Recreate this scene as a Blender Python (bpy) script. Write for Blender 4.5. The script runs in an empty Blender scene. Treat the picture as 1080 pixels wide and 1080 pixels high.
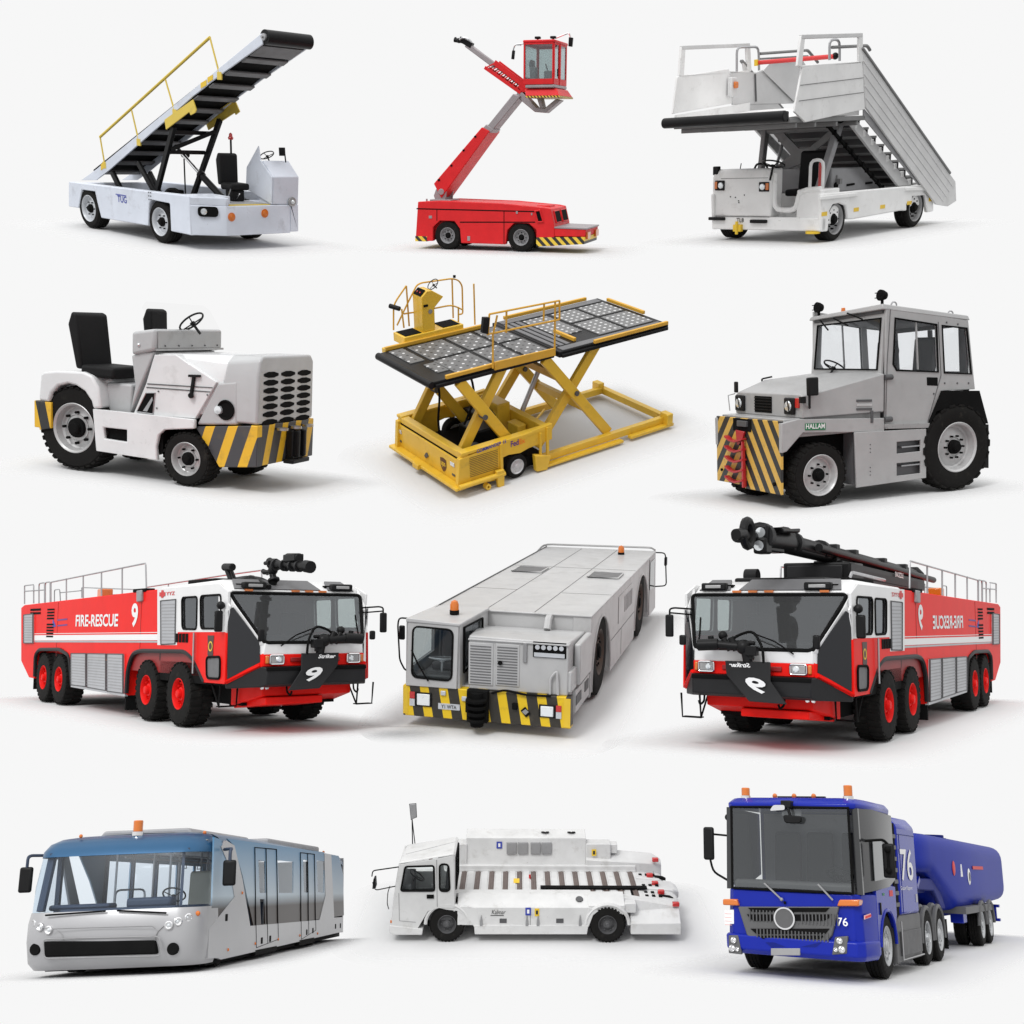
import bpy, bmesh, math, random
from mathutils import Vector, Matrix
from mathutils.geometry import delaunay_2d_cdt
random.seed(7)
C = bpy.context.scene.collection
PI = math.pi

# ------------------------------------------------------------------ materials
def mat(name, col, rough=.5, metal=0, coat=0, dirt=0, dcol=(.12, .11, .1), dscale=3., bump=0, bscale=40, var=.06, spec=.5):
    m = bpy.data.materials.new(name); m.use_nodes = True
    nt = m.node_tree; b = nt.nodes['Principled BSDF']; N = nt.nodes.new; L = nt.links.new
    b.inputs['Base Color'].default_value = (*col, 1); b.inputs['Roughness'].default_value = rough
    b.inputs['Metallic'].default_value = metal; b.inputs['Coat Weight'].default_value = coat
    b.inputs['Coat Roughness'].default_value = .06; b.inputs['Specular IOR Level'].default_value = spec
    tc = N('ShaderNodeTexCoord')
    def noise(sc, det=4, rg=.55):
        n = N('ShaderNodeTexNoise'); n.inputs['Scale'].default_value = sc; n.inputs['Detail'].default_value = det
        n.inputs['Roughness'].default_value = rg; L(tc.outputs['Object'], n.inputs['Vector']); return n.outputs['Fac']
    def ramp(f, a, c):
        r = N('ShaderNodeMapRange'); r.inputs['From Min'].default_value = a; r.inputs['From Max'].default_value = c
        L(f, r.inputs['Value']); return r.outputs['Result']
    def mix(f, A, B):
        x = N('ShaderNodeMix'); x.data_type = 'RGBA'; L(f, x.inputs['Factor'])
        for s, v in ((6, A), (7, B)):
            if isinstance(v, tuple): x.inputs[s].default_value = (*v, 1)
            else: L(v, x.inputs[s])
        return x.outputs[2]
    c = col
    if var:
        c = mix(ramp(noise(2.2, 3), .3, .7), tuple(v*(1-var) for v in col), tuple(min(1, v*(1+var)) for v in col))
    if dirt:
        a = ramp(noise(dscale, 8, .68), .56, .74)
        s = N('ShaderNodeMath'); s.operation = 'MULTIPLY'; L(a, s.inputs[0]); s.inputs[1].default_value = dirt
        c = mix(s.outputs[0], c, dcol)
        a = ramp(noise(dscale*7, 6, .7), .66, .72)
        s = N('ShaderNodeMath'); s.operation = 'MULTIPLY'; L(a, s.inputs[0]); s.inputs[1].default_value = min(1, dirt*1.5)
        c = mix(s.outputs[0], c, dcol)
        rr = N('ShaderNodeMath'); rr.operation = 'MULTIPLY_ADD'; L(noise(dscale*2), rr.inputs[0]); rr.inputs[1].default_value = .3; rr.inputs[2].default_value = rough-.12
        L(rr.outputs[0], b.inputs['Roughness'])
    if not isinstance(c, tuple): L(c, b.inputs['Base Color'])
    if bump:
        bp = N('ShaderNodeBump'); bp.inputs['Strength'].default_value = bump; bp.inputs['Distance'].default_value = .01
        L(noise(bscale), bp.inputs['Height']); L(bp.outputs[0], b.inputs['Normal'])
    return m
def hazard(name, a, b, fx, fz, fy=0, off=0, duty=.5, col=(.72, .42, .02), dark=(.02, .02, .02)):
    # diagonal warning stripes in object space: fract(x*fx + y*fy + z*fz + off) < duty
    m = mat(name, col, .45, var=0); nt = m.node_tree; N = nt.nodes.new; L = nt.links.new
    tc = N('ShaderNodeTexCoord'); d = N('ShaderNodeVectorMath'); d.operation = 'DOT_PRODUCT'
    L(tc.outputs['Object'], d.inputs[0]); d.inputs[1].default_value = (fx, fy, fz)
    s = N('ShaderNodeMath'); s.operation = 'ADD'; L(d.outputs['Value'], s.inputs[0]); s.inputs[1].default_value = off
    f = N('ShaderNodeMath'); f.operation = 'FRACT'; L(s.outputs[0], f.inputs[0])
    g = N('ShaderNodeMath'); g.operation = 'LESS_THAN'; L(f.outputs[0], g.inputs[0]); g.inputs[1].default_value = duty
    n = N('ShaderNodeTexNoise'); n.inputs['Scale'].default_value = 9; n.inputs['Detail'].default_value = 6
    L(tc.outputs['Object'], n.inputs['Vector'])
    r = N('ShaderNodeMapRange'); r.inputs['From Min'].default_value = .55; r.inputs['From Max'].default_value = .75
    L(n.outputs['Fac'], r.inputs['Value'])
    x = N('ShaderNodeMix'); x.data_type = 'RGBA'; L(g.outputs[0], x.inputs['Factor'])
    x.inputs[6].default_value = (*dark, 1); x.inputs[7].default_value = (*col, 1)
    y = N('ShaderNodeMix'); y.data_type = 'RGBA'; q = N('ShaderNodeMath'); q.operation = 'MULTIPLY'; q.inputs[1].default_value = .35
    L(r.outputs[0], q.inputs[0]); L(q.outputs[0], y.inputs['Factor']); L(x.outputs[2], y.inputs[6]); y.inputs[7].default_value = (.1, .08, .05, 1)
    L(y.outputs[2], nt.nodes['Principled BSDF'].inputs['Base Color'])
    return m
def glass(name, tint, refl=.05, rough=.03, body=0, bodycol=(.05, .05, .05), ior=1.5):
    m = bpy.data.materials.new(name); m.use_nodes = True; nt = m.node_tree; N = nt.nodes.new; L = nt.links.new
    nt.nodes.remove(nt.nodes['Principled BSDF']); out = nt.nodes['Material Output']
    t = N('ShaderNodeBsdfTransparent'); t.inputs['Color'].default_value = (*tint, 1)
    g = N('ShaderNodeBsdfGlossy'); g.inputs['Roughness'].default_value = rough; g.inputs['Color'].default_value = (.9, .95, 1, 1)
    fr = N('ShaderNodeFresnel'); fr.inputs['IOR'].default_value = ior
    a = N('ShaderNodeMath'); a.operation = 'ADD'; a.use_clamp = True; L(fr.outputs[0], a.inputs[0]); a.inputs[1].default_value = refl-.04
    ge = N('ShaderNodeNewGeometry'); iv = N('ShaderNodeMath'); iv.operation = 'SUBTRACT'; iv.inputs[0].default_value = 1; L(ge.outputs['Backfacing'], iv.inputs[1])
    am = N('ShaderNodeMath'); am.operation = 'MULTIPLY'; L(a.outputs[0], am.inputs[0]); L(iv.outputs[0], am.inputs[1])
    x = N('ShaderNodeMixShader'); L(am.outputs[0], x.inputs[0])
    first = t.outputs[0]
    if body:
        d = N('ShaderNodeBsdfDiffuse'); d.inputs['Color'].default_value = (*bodycol, 1)
        y = N('ShaderNodeMixShader'); y.inputs[0].default_value = body; L(t.outputs[0], y.inputs[1]); L(d.outputs[0], y.inputs[2]); first = y.outputs[0]
    L(first, x.inputs[1]); L(g.outputs[0], x.inputs[2]); L(x.outputs[0], out.inputs['Surface'])
    return m

GRIME = (.22, .19, .16)
M = dict(
    tyre=mat('tyre_rubber', (.011, .0105, .01), .8, spec=.12, dirt=.35, dcol=(.07, .065, .055), dscale=5, bump=.3),
    black=mat('black_plastic', (.009, .009, .0095), .4, var=.2, spec=.16),
    matt=mat('matt_black', (.006, .006, .006), .8, var=.2, spec=.08),
    cloth=mat('seat_vinyl', (.008, .008, .0085), .6, bump=.4, bscale=60, spec=.18),
    steel=mat('bare_steel', (.42, .42, .43), .34, metal=.9, dirt=.2),
    chrome=mat('polished_metal', (.75, .75, .76), .15, metal=1, var=0),
    dgrey=mat('dark_grey_paint', (.075, .075, .078), .5, dirt=.3, dcol=(.16, .15, .14)),
    grey=mat('grey_paint', (.3, .3, .31), .5, dirt=.3),
    lamp=mat('lamp_lens', (.75, .78, .8), .12, metal=.6, var=0),
    amber=mat('amber_lens', (.6, .15, .012), .2, coat=.6, var=0),
    red_lens=mat('red_lens', (.5, .02, .02), .2, coat=.6, var=0),
    yel=mat('yellow_label', (.75, .5, .03), .5),
    ink=mat('black_print', (.02, .02, .02), .6, var=0), wink=mat('white_print', (.8, .8, .8), .5, var=0),
    rink=mat('red_print', (.6, .03, .03), .5, var=0), bink=mat('blue_print', (.03, .05, .35), .5, var=0),
)

# ------------------------------------------------------------------ shapes: each returns (verts, faces)
def box(x0, y0, z0, x1, y1, z1):
    v = [(x, y, z) for x in (x0, x1) for y in (y0, y1) for z in (z0, z1)]
    return v, [(0, 1, 3, 2), (4, 6, 7, 5), (0, 4, 5, 1), (2, 3, 7, 6), (0, 2, 6, 4), (1, 5, 7, 3)]
def ax3(ax, p, c):
    return {'x': (c, p[0], p[1]), 'y': (p[0], c, p[1]), 'z': (p[0], p[1], c)}[ax]
def prism(pts, ax, a, b):
    n = len(pts)
    return ([ax3(ax, p, a) for p in pts]+[ax3(ax, p, b) for p in pts],
            [tuple(range(n)), tuple(range(2*n-1, n-1, -1))]+[(i, i+n, (i+1) % n+n, (i+1) % n) for i in range(n)])
def loft(rings, closed=False):
    n = len(rings[0]); v = [tuple(p) for r in rings for p in r]; f = []
    m = len(rings)
    for k in range(m if closed else m-1):
        a, b = k*n, ((k+1) % m)*n
        f += [(a+i, b+i, b+(i+1) % n, a+(i+1) % n) for i in range(n)]
    if not closed: f += [tuple(range(n)), tuple(range(m*n-1, m*n-n-1, -1))]
    return v, f
def holed(outer, holes, t=.02, n=None):
    """flat 3-D polygon with holes, thickened by t along its normal (or along n)"""
    loops = [[Vector(p) for p in l] for l in [outer]+list(holes)]
    o = loops[0]
    if n is None:
        nn = Vector()
        for i in range(len(o)): nn += (o[i]-o[0]).cross(o[(i+1) % len(o)]-o[0])
        n = nn.normalized()
    else: n = Vector(n).normalized()
    e1 = (o[1]-o[0]).normalized() if (o[1]-o[0]).length > 1e-6 else (o[2]-o[0]).normalized(); nn = Vector()
    for i in range(len(o)): nn += (o[i]-o[0]).cross(o[(i+1) % len(o)]-o[0])
    nn.normalize(); e2 = nn.cross(e1); base = o[0]
    L2 = [[Vector(((p-base).dot(e1), (p-base).dot(e2))) for p in l] for l in loops]
    flat = [p for l in L2 for p in l]; ed = []; c = 0
    for l in L2: ed += [(c+i, c+(i+1) % len(l)) for i in range(len(l))]; c += len(l)
    cv, _, cf = delaunay_2d_cdt(flat, ed, [], 0, 1e-6)[:3]
    def inside(p, l):
        r = False; j = len(l)-1
        for i in range(len(l)):
            if (l[i].y > p.y) != (l[j].y > p.y) and p.x < (l[j].x-l[i].x)*(p.y-l[i].y)/(l[j].y-l[i].y)+l[i].x: r = not r
            j = i
        return r
    up = [base+e1*q.x+e2*q.y for q in cv]
    if not holes:      # keep slightly warped outlines exact
        near = {min(range(len(cv)), key=lambda a: (cv[a]-q).length): p for q, p in zip(L2[0], o)}
        up = [near.get(i, p) for i, p in enumerate(up)]
    k = len(up); v = [tuple(p+n*t/2) for p in up]+[tuple(p-n*t/2) for p in up]; f = []
    for t3 in cf:
        m = sum((cv[i] for i in t3), Vector((0, 0)))/len(t3)
        if inside(m, L2[0]) and not any(inside(m, h) for h in L2[1:]): f += [tuple(t3), tuple(i+k for i in reversed(t3))]
    s = len(v)
    for l in loops:
        m = len(l); v += [tuple(p+n*t/2) for p in l]+[tuple(p-n*t/2) for p in l]
        f += [(s+i, s+i+m, s+(i+1) % m+m, s+(i+1) % m) for i in range(m)]; s += 2*m
    return v, f
def plate(pts, t=.02, n=None): return holed(pts, [], t, n)
def frame_of(d):
    d = Vector(d).normalized(); u = d.cross(Vector((0, 0, 1)))
    if u.length < 1e-3: u = Vector((1, 0, 0))
    u.normalize(); return d, u, u.cross(d)
def cyl(p, q, r, r2=None, n=16):
    p, q = Vector(p), Vector(q); d, u, w = frame_of(q-p); r2 = r if r2 is None else r2
    return loft([[c+(u*math.cos(2*PI*i/n)+w*math.sin(2*PI*i/n))*s for i in range(n)] for c, s in ((p, r), (q, r2))])
def tube(pts, r, n=8, closed=False):
    P_ = [Vector(p) for p in pts]; rings = []; d, u, w = frame_of(P_[1]-P_[0])
    for i, p in enumerate(P_):
        a = P_[i-1] if (i or closed) else None; b = P_[(i+1) % len(P_)] if (i < len(P_)-1 or closed) else None
        t = (((p-a).normalized() if a is not None else Vector())+((b-p).normalized() if b is not None else Vector())).normalized()
        u = (u-t*u.dot(t)).normalized(); w = t.cross(u)
        rings.append([p+(u*math.cos(2*PI*k/n)+w*math.sin(2*PI*k/n))*r for k in range(n)])
    return loft(rings, closed)
def rnd(pts, r=.08, k=3):
    """round the corners of an open polyline"""
    V_ = [Vector(p) for p in pts]; o = [V_[0]]
    for a, b, c in zip(V_, V_[1:], V_[2:]):
        q = min(r, (a-b).length*.45, (c-b).length*.45); s = b+(a-b).normalized()*q; e = b+(c-b).normalized()*q
        o += [s.lerp(b, i/k).lerp(b.lerp(e, i/k), i/k) for i in range(k+1)]
    return o+[V_[-1]]
def rr(pts, r, k=4):
    """round the corners of a closed polygon (2-D or 3-D points)"""
    V_ = [Vector(p) for p in pts]; n = len(V_); o = []
    for i in range(n):
        a, b, c = V_[i-1], V_[i], V_[(i+1) % n]; q = min(r, (a-b).length*.45, (c-b).length*.45)
        s = b+(a-b).normalized()*q; e = b+(c-b).normalized()*q
        o += [tuple(s.lerp(b, j/k).lerp(b.lerp(e, j/k), j/k)) for j in range(k+1)]
    return o
def lathe(prof, o, ax, n=32, closed=False):
    """prof: (radius, height along ax) about the line through o"""
    o = Vector(o); d, u, w = frame_of(ax)
    R = [[o+d*h+(u*math.cos(2*PI*i/n)+w*math.sin(2*PI*i/n))*max(r, 1e-4) for i in range(n)] for r, h in prof]
    return loft(R, closed)
def ball(c, r, n=12, sz=1):
    return lathe([(r*math.sin(PI*i/8), -r*sz*math.cos(PI*i/8)) for i in range(9)], c, (0, 0, 1), n)
def bar(p, q, w, h, up=(0, 0, 1)):
    """square bar from p to q, w wide sideways, h tall"""
    p, q, up = Vector(p), Vector(q), Vector(up); d = (q-p).normalized(); s = d.cross(up).normalized(); v = s.cross(d)
    return loft([[c+s*a*w/2+v*b*h/2 for a, b in ((-1, -1), (1, -1), (1, 1), (-1, 1))] for c in (p, q)])
_tc = {}
def text(s, o, right, up, w, h, spacing=1, bold=0, shear=0):
    """lettering on the plane through o (its lower left corner), stretched to w by h"""
    k = (s, bold, spacing, shear)
    if k not in _tc:
        cu = bpy.data.curves.new('lettering', 'FONT'); cu.body = s; cu.offset = bold; cu.space_character = spacing; cu.shear = shear
        cu.resolution_u = 3
        ob = bpy.data.objects.new('lettering', cu); C.objects.link(ob)
        bpy.context.view_layer.update()
        me = bpy.data.meshes.new_from_object(ob.evaluated_get(bpy.context.evaluated_depsgraph_get()))
        _tc[k] = ([tuple(v.co) for v in me.vertices], [tuple(p.vertices) for p in me.polygons])
        bpy.data.objects.remove(ob); bpy.data.curves.remove(cu); bpy.data.meshes.remove(me)
    v, f = _tc[k]; o, right, up = Vector(o), Vector(right).normalized(), Vector(up).normalized()
    x0 = min(p[0] for p in v); x1 = max(p[0] for p in v); y0 = min(p[1] for p in v); y1 = max(p[1] for p in v)
    return [tuple(o+right*((p[0]-x0)/(x1-x0)*w)+up*((p[1]-y0)/(y1-y0)*h)) for p in v], f
def mv(s, d):
    return [tuple(Vector(p)+Vector(d)) for p in s[0]], s[1]
def my(s):   # mirror image across the vehicle's centre plane
    return [(p[0], -p[1], p[2]) for p in s[0]], s[1]
def both(s): return [s, my(s)]
def along(a, b, n): return [tuple(Vector(a).lerp(Vector(b), i/(n-1))) for i in range(n)]

# ------------------------------------------------------------------ objects
def flat(a):
    for s in a:
        if isinstance(s, list): yield from flat(s)
        else: yield s
def P(name, m, parent, *shapes, bevel=0, smooth=32, label=None, loc=None, seg=2):
    vs, fs = [], []
    for v, f in flat(shapes):
        k = len(vs); vs += [tuple(p) for p in v]; fs += [tuple(i+k for i in q) for q in f]
    if loc is not None: vs = [tuple(Vector(p)-Vector(loc)) for p in vs]
    me = bpy.data.meshes.new(name); me.from_pydata(vs, [], fs)
    bm = bmesh.new(); bm.from_mesh(me); bmesh.ops.remove_doubles(bm, verts=bm.verts, dist=1e-5); bmesh.ops.recalc_face_normals(bm, faces=bm.faces); bm.to_mesh(me); bm.free()
    me.materials.append(M[m] if isinstance(m, str) else m)
    me.polygons.foreach_set('use_smooth', [True]*len(me.polygons))
    me.set_sharp_from_angle(angle=math.radians(smooth))
    o = bpy.data.objects.new(name, me); C.objects.link(o)
    if parent is not None: o.parent = parent
    if loc is not None: o.location = loc
    if bevel:
        b = o.modifiers.new('bevel', 'BEVEL'); b.width = bevel; b.segments = seg; b.limit_method = 'ANGLE'; b.angle_limit = math.radians(30)
        b.harden_normals = False
    if label: o['label'] = label
    return o
PLACE = {
    1: [[0.76248, 0.64411, 0.06119], [-0.59038, 0.73131, -0.34151], [-0.26472, 0.22427, 0.93788], [-15.2899, 66.4451, 15.8515], 3.43146],
    2: [[0.95363, 0.30098, 0.0014], [-0.2848, 0.90385, -0.31929], [-0.09737, 0.30409, 0.94766], [-0.5344, 68.0644, 16.3387], 1.366],
    3: [[-0.71808, 0.69446, -0.04564], [-0.64929, -0.6921, -0.3153], [-0.25055, -0.19678, 0.94789], [17.8145, 65.6248, 16.614], 3.0398],
    4: [[0.94114, 0.33074, 0.06976], [-0.31401, 0.93186, -0.18175], [-0.12512, 0.14914, 0.98087], [-14.9442, 47.6814, 1.777], 3.24924],
    5: [[-0.81559, 0.57837, -0.01753], [-0.50533, -0.7267, -0.46535], [-0.28188, -0.37068, 0.88495], [1.7802, 49.8497, 3.4411], 2.23425],
    6: [[-0.92456, 0.37859, -0.04305], [-0.36812, -0.91668, -0.15551], [-0.09834, -0.12793, 0.9869], [14.593, 47.815, 0.8758], 1.9967],
    7: [[0.62431, 0.78117, -5e-05], [-0.77694, 0.62094, 0.10392], [0.08121, -0.06484, 0.99459], [-10.1143, 33.984, -6.2281], 1.32014],
    9: [[-0.54947, 0.83548, 0.00711], [-0.83171, -0.54776, 0.09059], [0.07958, 0.04386, 0.99586], [10.6579, 33.7728, -6.466], 1.42011],
    8: [[-0.24888, 0.96847, 0.0107], [-0.96439, -0.24678, -0.09508], [-0.08945, -0.03398, 0.99541], [0.9544, 35.6007, -5.2608], 1.77208],
    10: [[-0.04116, 0.99842, -0.03834], [-0.94523, -0.02648, 0.32533], [0.3238, 0.04963, 0.94482], [-6.1699, 23.3488, -9.6314], 0.94374],
    11: [[-0.99998, -0.00642, 0.00118], [0.00641, -0.99994, -0.00936], [0.00124, -0.00935, 0.99996], [0.397, 24.3774, -9.0325], 0.80992],
    12: [[-0.50586, 0.86197, 0.03342], [-0.8188, -0.49199, 0.29584], [0.27144, 0.12229, 0.95465], [7.5003, 23.0517, -9.4002], 1.02176],
}
CAM_H = 16.0
def thing(name, k, label, cat):
    o = bpy.data.objects.new(name, None); C.objects.link(o); o.empty_display_size = .5
    q = PLACE[k]; s = q[4]; R = Matrix(q[:3])
    sc = Vector((s, s, s))
    o.location = (q[3][0], q[3][1], q[3][2]+CAM_H); o.rotation_euler = R.to_euler()
    o.scale = sc; o['label'] = label; o['category'] = cat
    return o
def sub(name, parent, loc=(0, 0, 0)):
    o = bpy.data.objects.new(name, None); C.objects.link(o); o.parent = parent; o.location = loc; o.empty_display_size = .2
    return o
def wheel(root, x, y, r, w, side, rim, rimmat='grey', rimr=.55, lugs=26, deep=.3, hub=.28, bolts=6, tread='lug', z=None, hubmat=None, steer=0):
    """y = outer face of the tyre, side = +1 when that face looks to +y"""
    z = r if z is None else z
    W = sub('wheel', root, (x, y-side*w/2, z)); W.rotation_euler.z = steer
    R = r*rimr; a = Vector((0, side, 0)); o = a*(w/2)
    A = lambda d: o-a*d
    pr = [(R*.9, -w*.8), (R*.92, -w*.2), (R*1.0, -w*.05), (R*1.06, -w*.015), (r*.8, 0), (r*.9, -w*.02), (r*.955, -w*.09), (r*.968, -w*.2), (r*.968, -w*.8), (r*.955, -w*.91), (r*.9, -w*.98), (r*.8, -w), (R, -w*.95)]
    sh = [lathe(pr, o, a, 48, True)]
    if tread == 'lug':
        for i in range(lugs):
            for j, (d0, d1) in enumerate(((.015, .47), (.53, .985))):
                t = 2*PI*(i+.5*j)/lugs; e = Vector((math.cos(t), 0, math.sin(t))); q = Vector((-math.sin(t), 0, math.cos(t)))
                hw = 2*PI*r/lugs*.3
                vv = []
                for rad, kk in ((r*.93, 1.1), (r, .8)):
                    for d, sk in ((d0, -1 if j == 0 else 1), (d1, 1 if j == 0 else -1)):
                        for g in (-1, 1): vv.append(A(d*w)+e*(rad if not (rad == r and (d == .015 or d == .985)) else r*.975)+q*(g*hw*kk+sk*hw*.35))
                sh.append(([tuple(p) for p in vv], [(0, 1, 3, 2), (4, 6, 7, 5), (0, 4, 5, 1), (2, 3, 7, 6), (0, 2, 6, 4), (1, 5, 7, 3)]))
    else:
        for d in (.2, .4, .6, .8): sh.append(lathe([(r*.95, -w*(d-.085)), (r, -w*(d-.075)), (r, -w*(d+.075)), (r*.95, -w*(d+.085))], o, a, 48, True))
    P('tyre', 'tyre', W, sh, smooth=28)
    h = R*hub; dp = w*deep
    pr = [(R*.95, -w*.85), (R*.97, -w*.1), (R*1.03, -w*.012), (R*1.0, .002), (R*.93, -w*.06), (R*.87, -dp*.9), (R*.8, -dp), (R*.55, -dp*.75), (h*1.5, -dp*.62), (h*1.45, -dp*.7), (.001, -dp*.7)]
    P('rim', rimmat, W, lathe(pr, o, a, 40))
    hs = [lathe([(h*1.15, -dp*.8), (h*1.1, -dp*.35), (h*.8, -dp*.3), (h*.7, dp*.05), (h*.55, dp*.15), (.001, dp*.15)], o, a, 20)]
    for i in range(bolts):
        t = 2*PI*i/bolts; c = o+Vector((math.cos(t), 0, math.sin(t)))*h*1.75
        hs.append(cyl(c-a*dp*.8, c-a*dp*.35, h*.17, n=6))
    P('hub', hubmat or 'matt', W, hs)
    return W
def seat(root, x, y, z, w=.5, d=.5, h=.65, m='cloth', name='seat', rake=.12, face=1, t=.12):
    s = sub(name, root, (x, y, z))
    P('cushion', m, s, box(-d/2, -w/2, 0, d/2, w/2, t), bevel=.04, seg=3)
    f = face
    P('backrest', m, s, prism([(-f*(d/2-.02), t*.6), (-f*(d/2+.08), t*.6), (-f*(d/2+.08+rake), t+h*.75), (-f*(d/2+.02+rake), t+h), (-f*(d/2-.06+rake), t+h*.95)], 'y', -w*.48, w*.48), bevel=.03, seg=3)
    return s
def steering(root, c, r, tilt, m='black', col=.4):
    """wheel at c, its axis leaning back (towards -x) by tilt from vertical"""
    a = Vector((-math.sin(tilt), 0, math.cos(tilt))); d, u, w = frame_of(a); c = Vector(c)
    ring = [c+(u*math.cos(2*PI*i/24)+w*math.sin(2*PI*i/24))*r for i in range(24)]
    sp = [cyl(c-a*r*.2, c+(u*math.cos(t)+w*math.sin(t))*r, r*.05, n=6) for t in (.5, .5+2*PI/3, .5+4*PI/3)]
    return P('steering_wheel', m, root, tube(ring, r*.075, 8, True), sp, cyl(c-a*r*.3, c-a*r*.1, r*.2), cyl(c-a*r*.2, c-a*col, r*.1), smooth=60)

BACK = .93; ROOM_TOP = 1.45; ROOM_MID = .78; ROOM_LOW = .22; LEFT_SOFT = .2; KEY = 215000
FLOORS = {1: (-2.3, 0.0, 3.4, 2.35, 0.63), 2: (0.25, 0.0, 6.55, 3.9, 0.63), 3: (-0.7, 0.0, 3.8, 2.7, 0.645), 4: (0.25, 0.0, 2.6, 1.7, 0.645), 5: (0.4, 0.0, 3.8, 2.35, 0.635), 6: (-0.1, 0.0, 4.2, 2.7, 0.65), 7: (-1.0, 0.0, 8.7, 3.2, 0.66), 8: (-1.2, 0.0, 6.0, 2.3, 0.68), 9: (-1.0, 0.0, 8.7, 3.2, 0.66), 10: (0.25, 0.0, 7.85, 3.1, 0.665), 11: (-0.15, 0.0, 5.45, 3.3, 0.645), 12: (-3.4, 0.0, 10.5, 3.15, 0.67)}
FEATHER = {1: 1.23, 2: 2.47, 3: 1.42, 4: 0.9, 5: 1.14, 6: 1.42, 7: 1.61, 8: 0.95, 9: 1.61, 10: 1.52, 11: 1.61, 12: 1.8}

M['rim_w'] = mat('rim_paint', (.55, .57, .6), .4, metal=.2, dirt=.4, dcol=(.25, .23, .21), dscale=6)
M['slat'] = mat('slat_paint', (.13, .13, .135), .5, dirt=.3, dcol=(.05, .05, .05))
M['rim3'] = mat('grey_rim_paint', (.28, .28, .285), .45, metal=.2, dirt=.4, dcol=(.12, .11, .1), dscale=6)
M['step'] = mat('step_paint', (.26, .26, .26), .5, dirt=.3, dcol=(.12, .12, .12))
M['rim4'] = mat('silver_rim', (.48, .48, .48), .35, metal=.3, dirt=.4, dcol=(.2, .18, .16), dscale=7)
M['steel4'] = mat('brushed_panel', (.36, .36, .36), .4, metal=.4, dirt=.3)
M['chrome5'] = mat('hubcap', (.55, .56, .57), .35, metal=.4)
M['brown'] = mat('brown_shield', (.09, .03, .01), .5); M['purple'] = mat('purple_print', (.09, .02, .22), .5, var=0); M['orange'] = mat('orange_print', (.85, .2, .01), .5, var=0)
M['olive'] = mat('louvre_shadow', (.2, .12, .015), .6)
M['red6'] = mat('ladder_red', (.42, .012, .02), .4, coat=.2, dirt=.2, dcol=(.15, .01, .01)); M['green'] = mat('green_sign', (.01, .16, .06), .5)
M['dots6'] = mat('worn_tread_plate', (.3, .3, .3), .5, dirt=.9, dcol=(.08, .08, .08), dscale=14)
M['seam8'] = mat('panel_gap', (.12, .12, .12), .7); M['rust'] = mat('rusty_rim', (.07, .05, .04), .7, dirt=.6, dcol=(.13, .07, .04), dscale=8)
M['win8d'] = mat('dark_glass', (.02, .022, .024), .08, var=0); M['lamp2'] = mat('lamp_glass', (.75, .78, .8), .15, dirt=.5, dcol=(.3, .32, .34), dscale=20)
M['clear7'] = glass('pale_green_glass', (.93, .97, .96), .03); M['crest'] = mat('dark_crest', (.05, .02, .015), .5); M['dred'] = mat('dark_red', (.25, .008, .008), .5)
M['alloy'] = mat('alloy_wheel', (.42, .43, .44), .3, metal=.7, dirt=.3, dcol=(.1, .1, .1), dscale=8); M['shine'] = mat('side_glass', (.14, .15, .155), .08, var=0); M['pink'] = mat('pink_print', (.75, .42, .4), .5)


# ================================================================== 1 belt loader
M['white1'] = mat('chipped_white_paint', (.62, .66, .74), .42, dirt=.6, dcol=(.34, .34, .37), dscale=2.6, coat=.15)
M['yel1'] = mat('worn_yellow_paint', (.68, .5, .07), .5, dirt=.5, dcol=(.3, .24, .12), dscale=6)
r = thing('belt_loader', 1, 'white belt loader with raised black conveyor and yellow handrail', 'belt loader')
side = [(-4.425,0.792),(-0.52,0.887),(-0.502,0.236),(-0.975,0.254),(-0.998,0.567),(-1.113,0.71),(-1.674,0.719),(-1.729,0.651),(-1.798,0.259),(-3.344,0.235),(-3.44,0.488),(-3.504,0.695),(-3.967,0.687),(-4.071,0.476),(-4.128,0.335),(-4.493,0.328)]
fz = .24
ch = P('chassis', 'white1', r,
    prism(side, 'y', -1.05, -.86), prism(side, 'y', .86, 1.05),
    prism([(-.52, -1.047), (-.2, -.53), (-.2, .86), (-1.1, .86), (-1.1, -1.047)], 'z', fz, .74),
    box(-1.05, -1.0, .74, -.53, -.2, .87), prism([(-.53, -1.045), (-.205, -.53), (-.205, -.47), (-.53, -.47)], 'z', .735, .875),
    box(-4.42, -.86, .42, -4.3, .86, .78), box(-1.5, .86, .26, -.2, 1.047, .74), bevel=.015)
P('deck', 'dgrey', r, box(-4.3, -.86, .4, -1.1, .86, .55), box(-2.6, -.3, .55, -1.9, .35, .72), box(-1.75, -.7, .55, -1.3, -.2, .68), bevel=.01)
P('footwell_mat', 'yel1', r, box(-1.05, -.46, .742, -.215, .42, .752))
P('footwell_floor', 'grey', r, box(-1.0, -.42, .752, -.3, .4, .76))
P('console', 'white1', r, prism([(-0.946,0.953),(-0.909,1.335),(-0.557,1.728),(-0.505,1.487),(-0.186,1.221),(-0.211,0.747)], 'y', .44, .47),
    prism([(-0.617,0.959),(-0.521,1.441),(-0.475,1.484),(-0.186,1.221),(-0.211,0.747),(-0.586,0.733)]+[], 'y', .472, 1.05), box(-.62, 1.0, .5, -.22, 1.048, .9), bevel=.03, seg=3)
steering(r, (-0.625,0.68,1.562), .13, .6, col=.3)
sd = seat(r, -.82, .12, .95, w=.4, d=.34, h=.5, rake=.05)
P('seat_box', 'black', r, box(-.95, .0, .76, -.72, .25, .95), bevel=.02)
bp = P('beacon_post', 'black', r, cyl((-1.02, .2, .7), (-1.02, .2, 1.8), .018, n=8))
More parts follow.
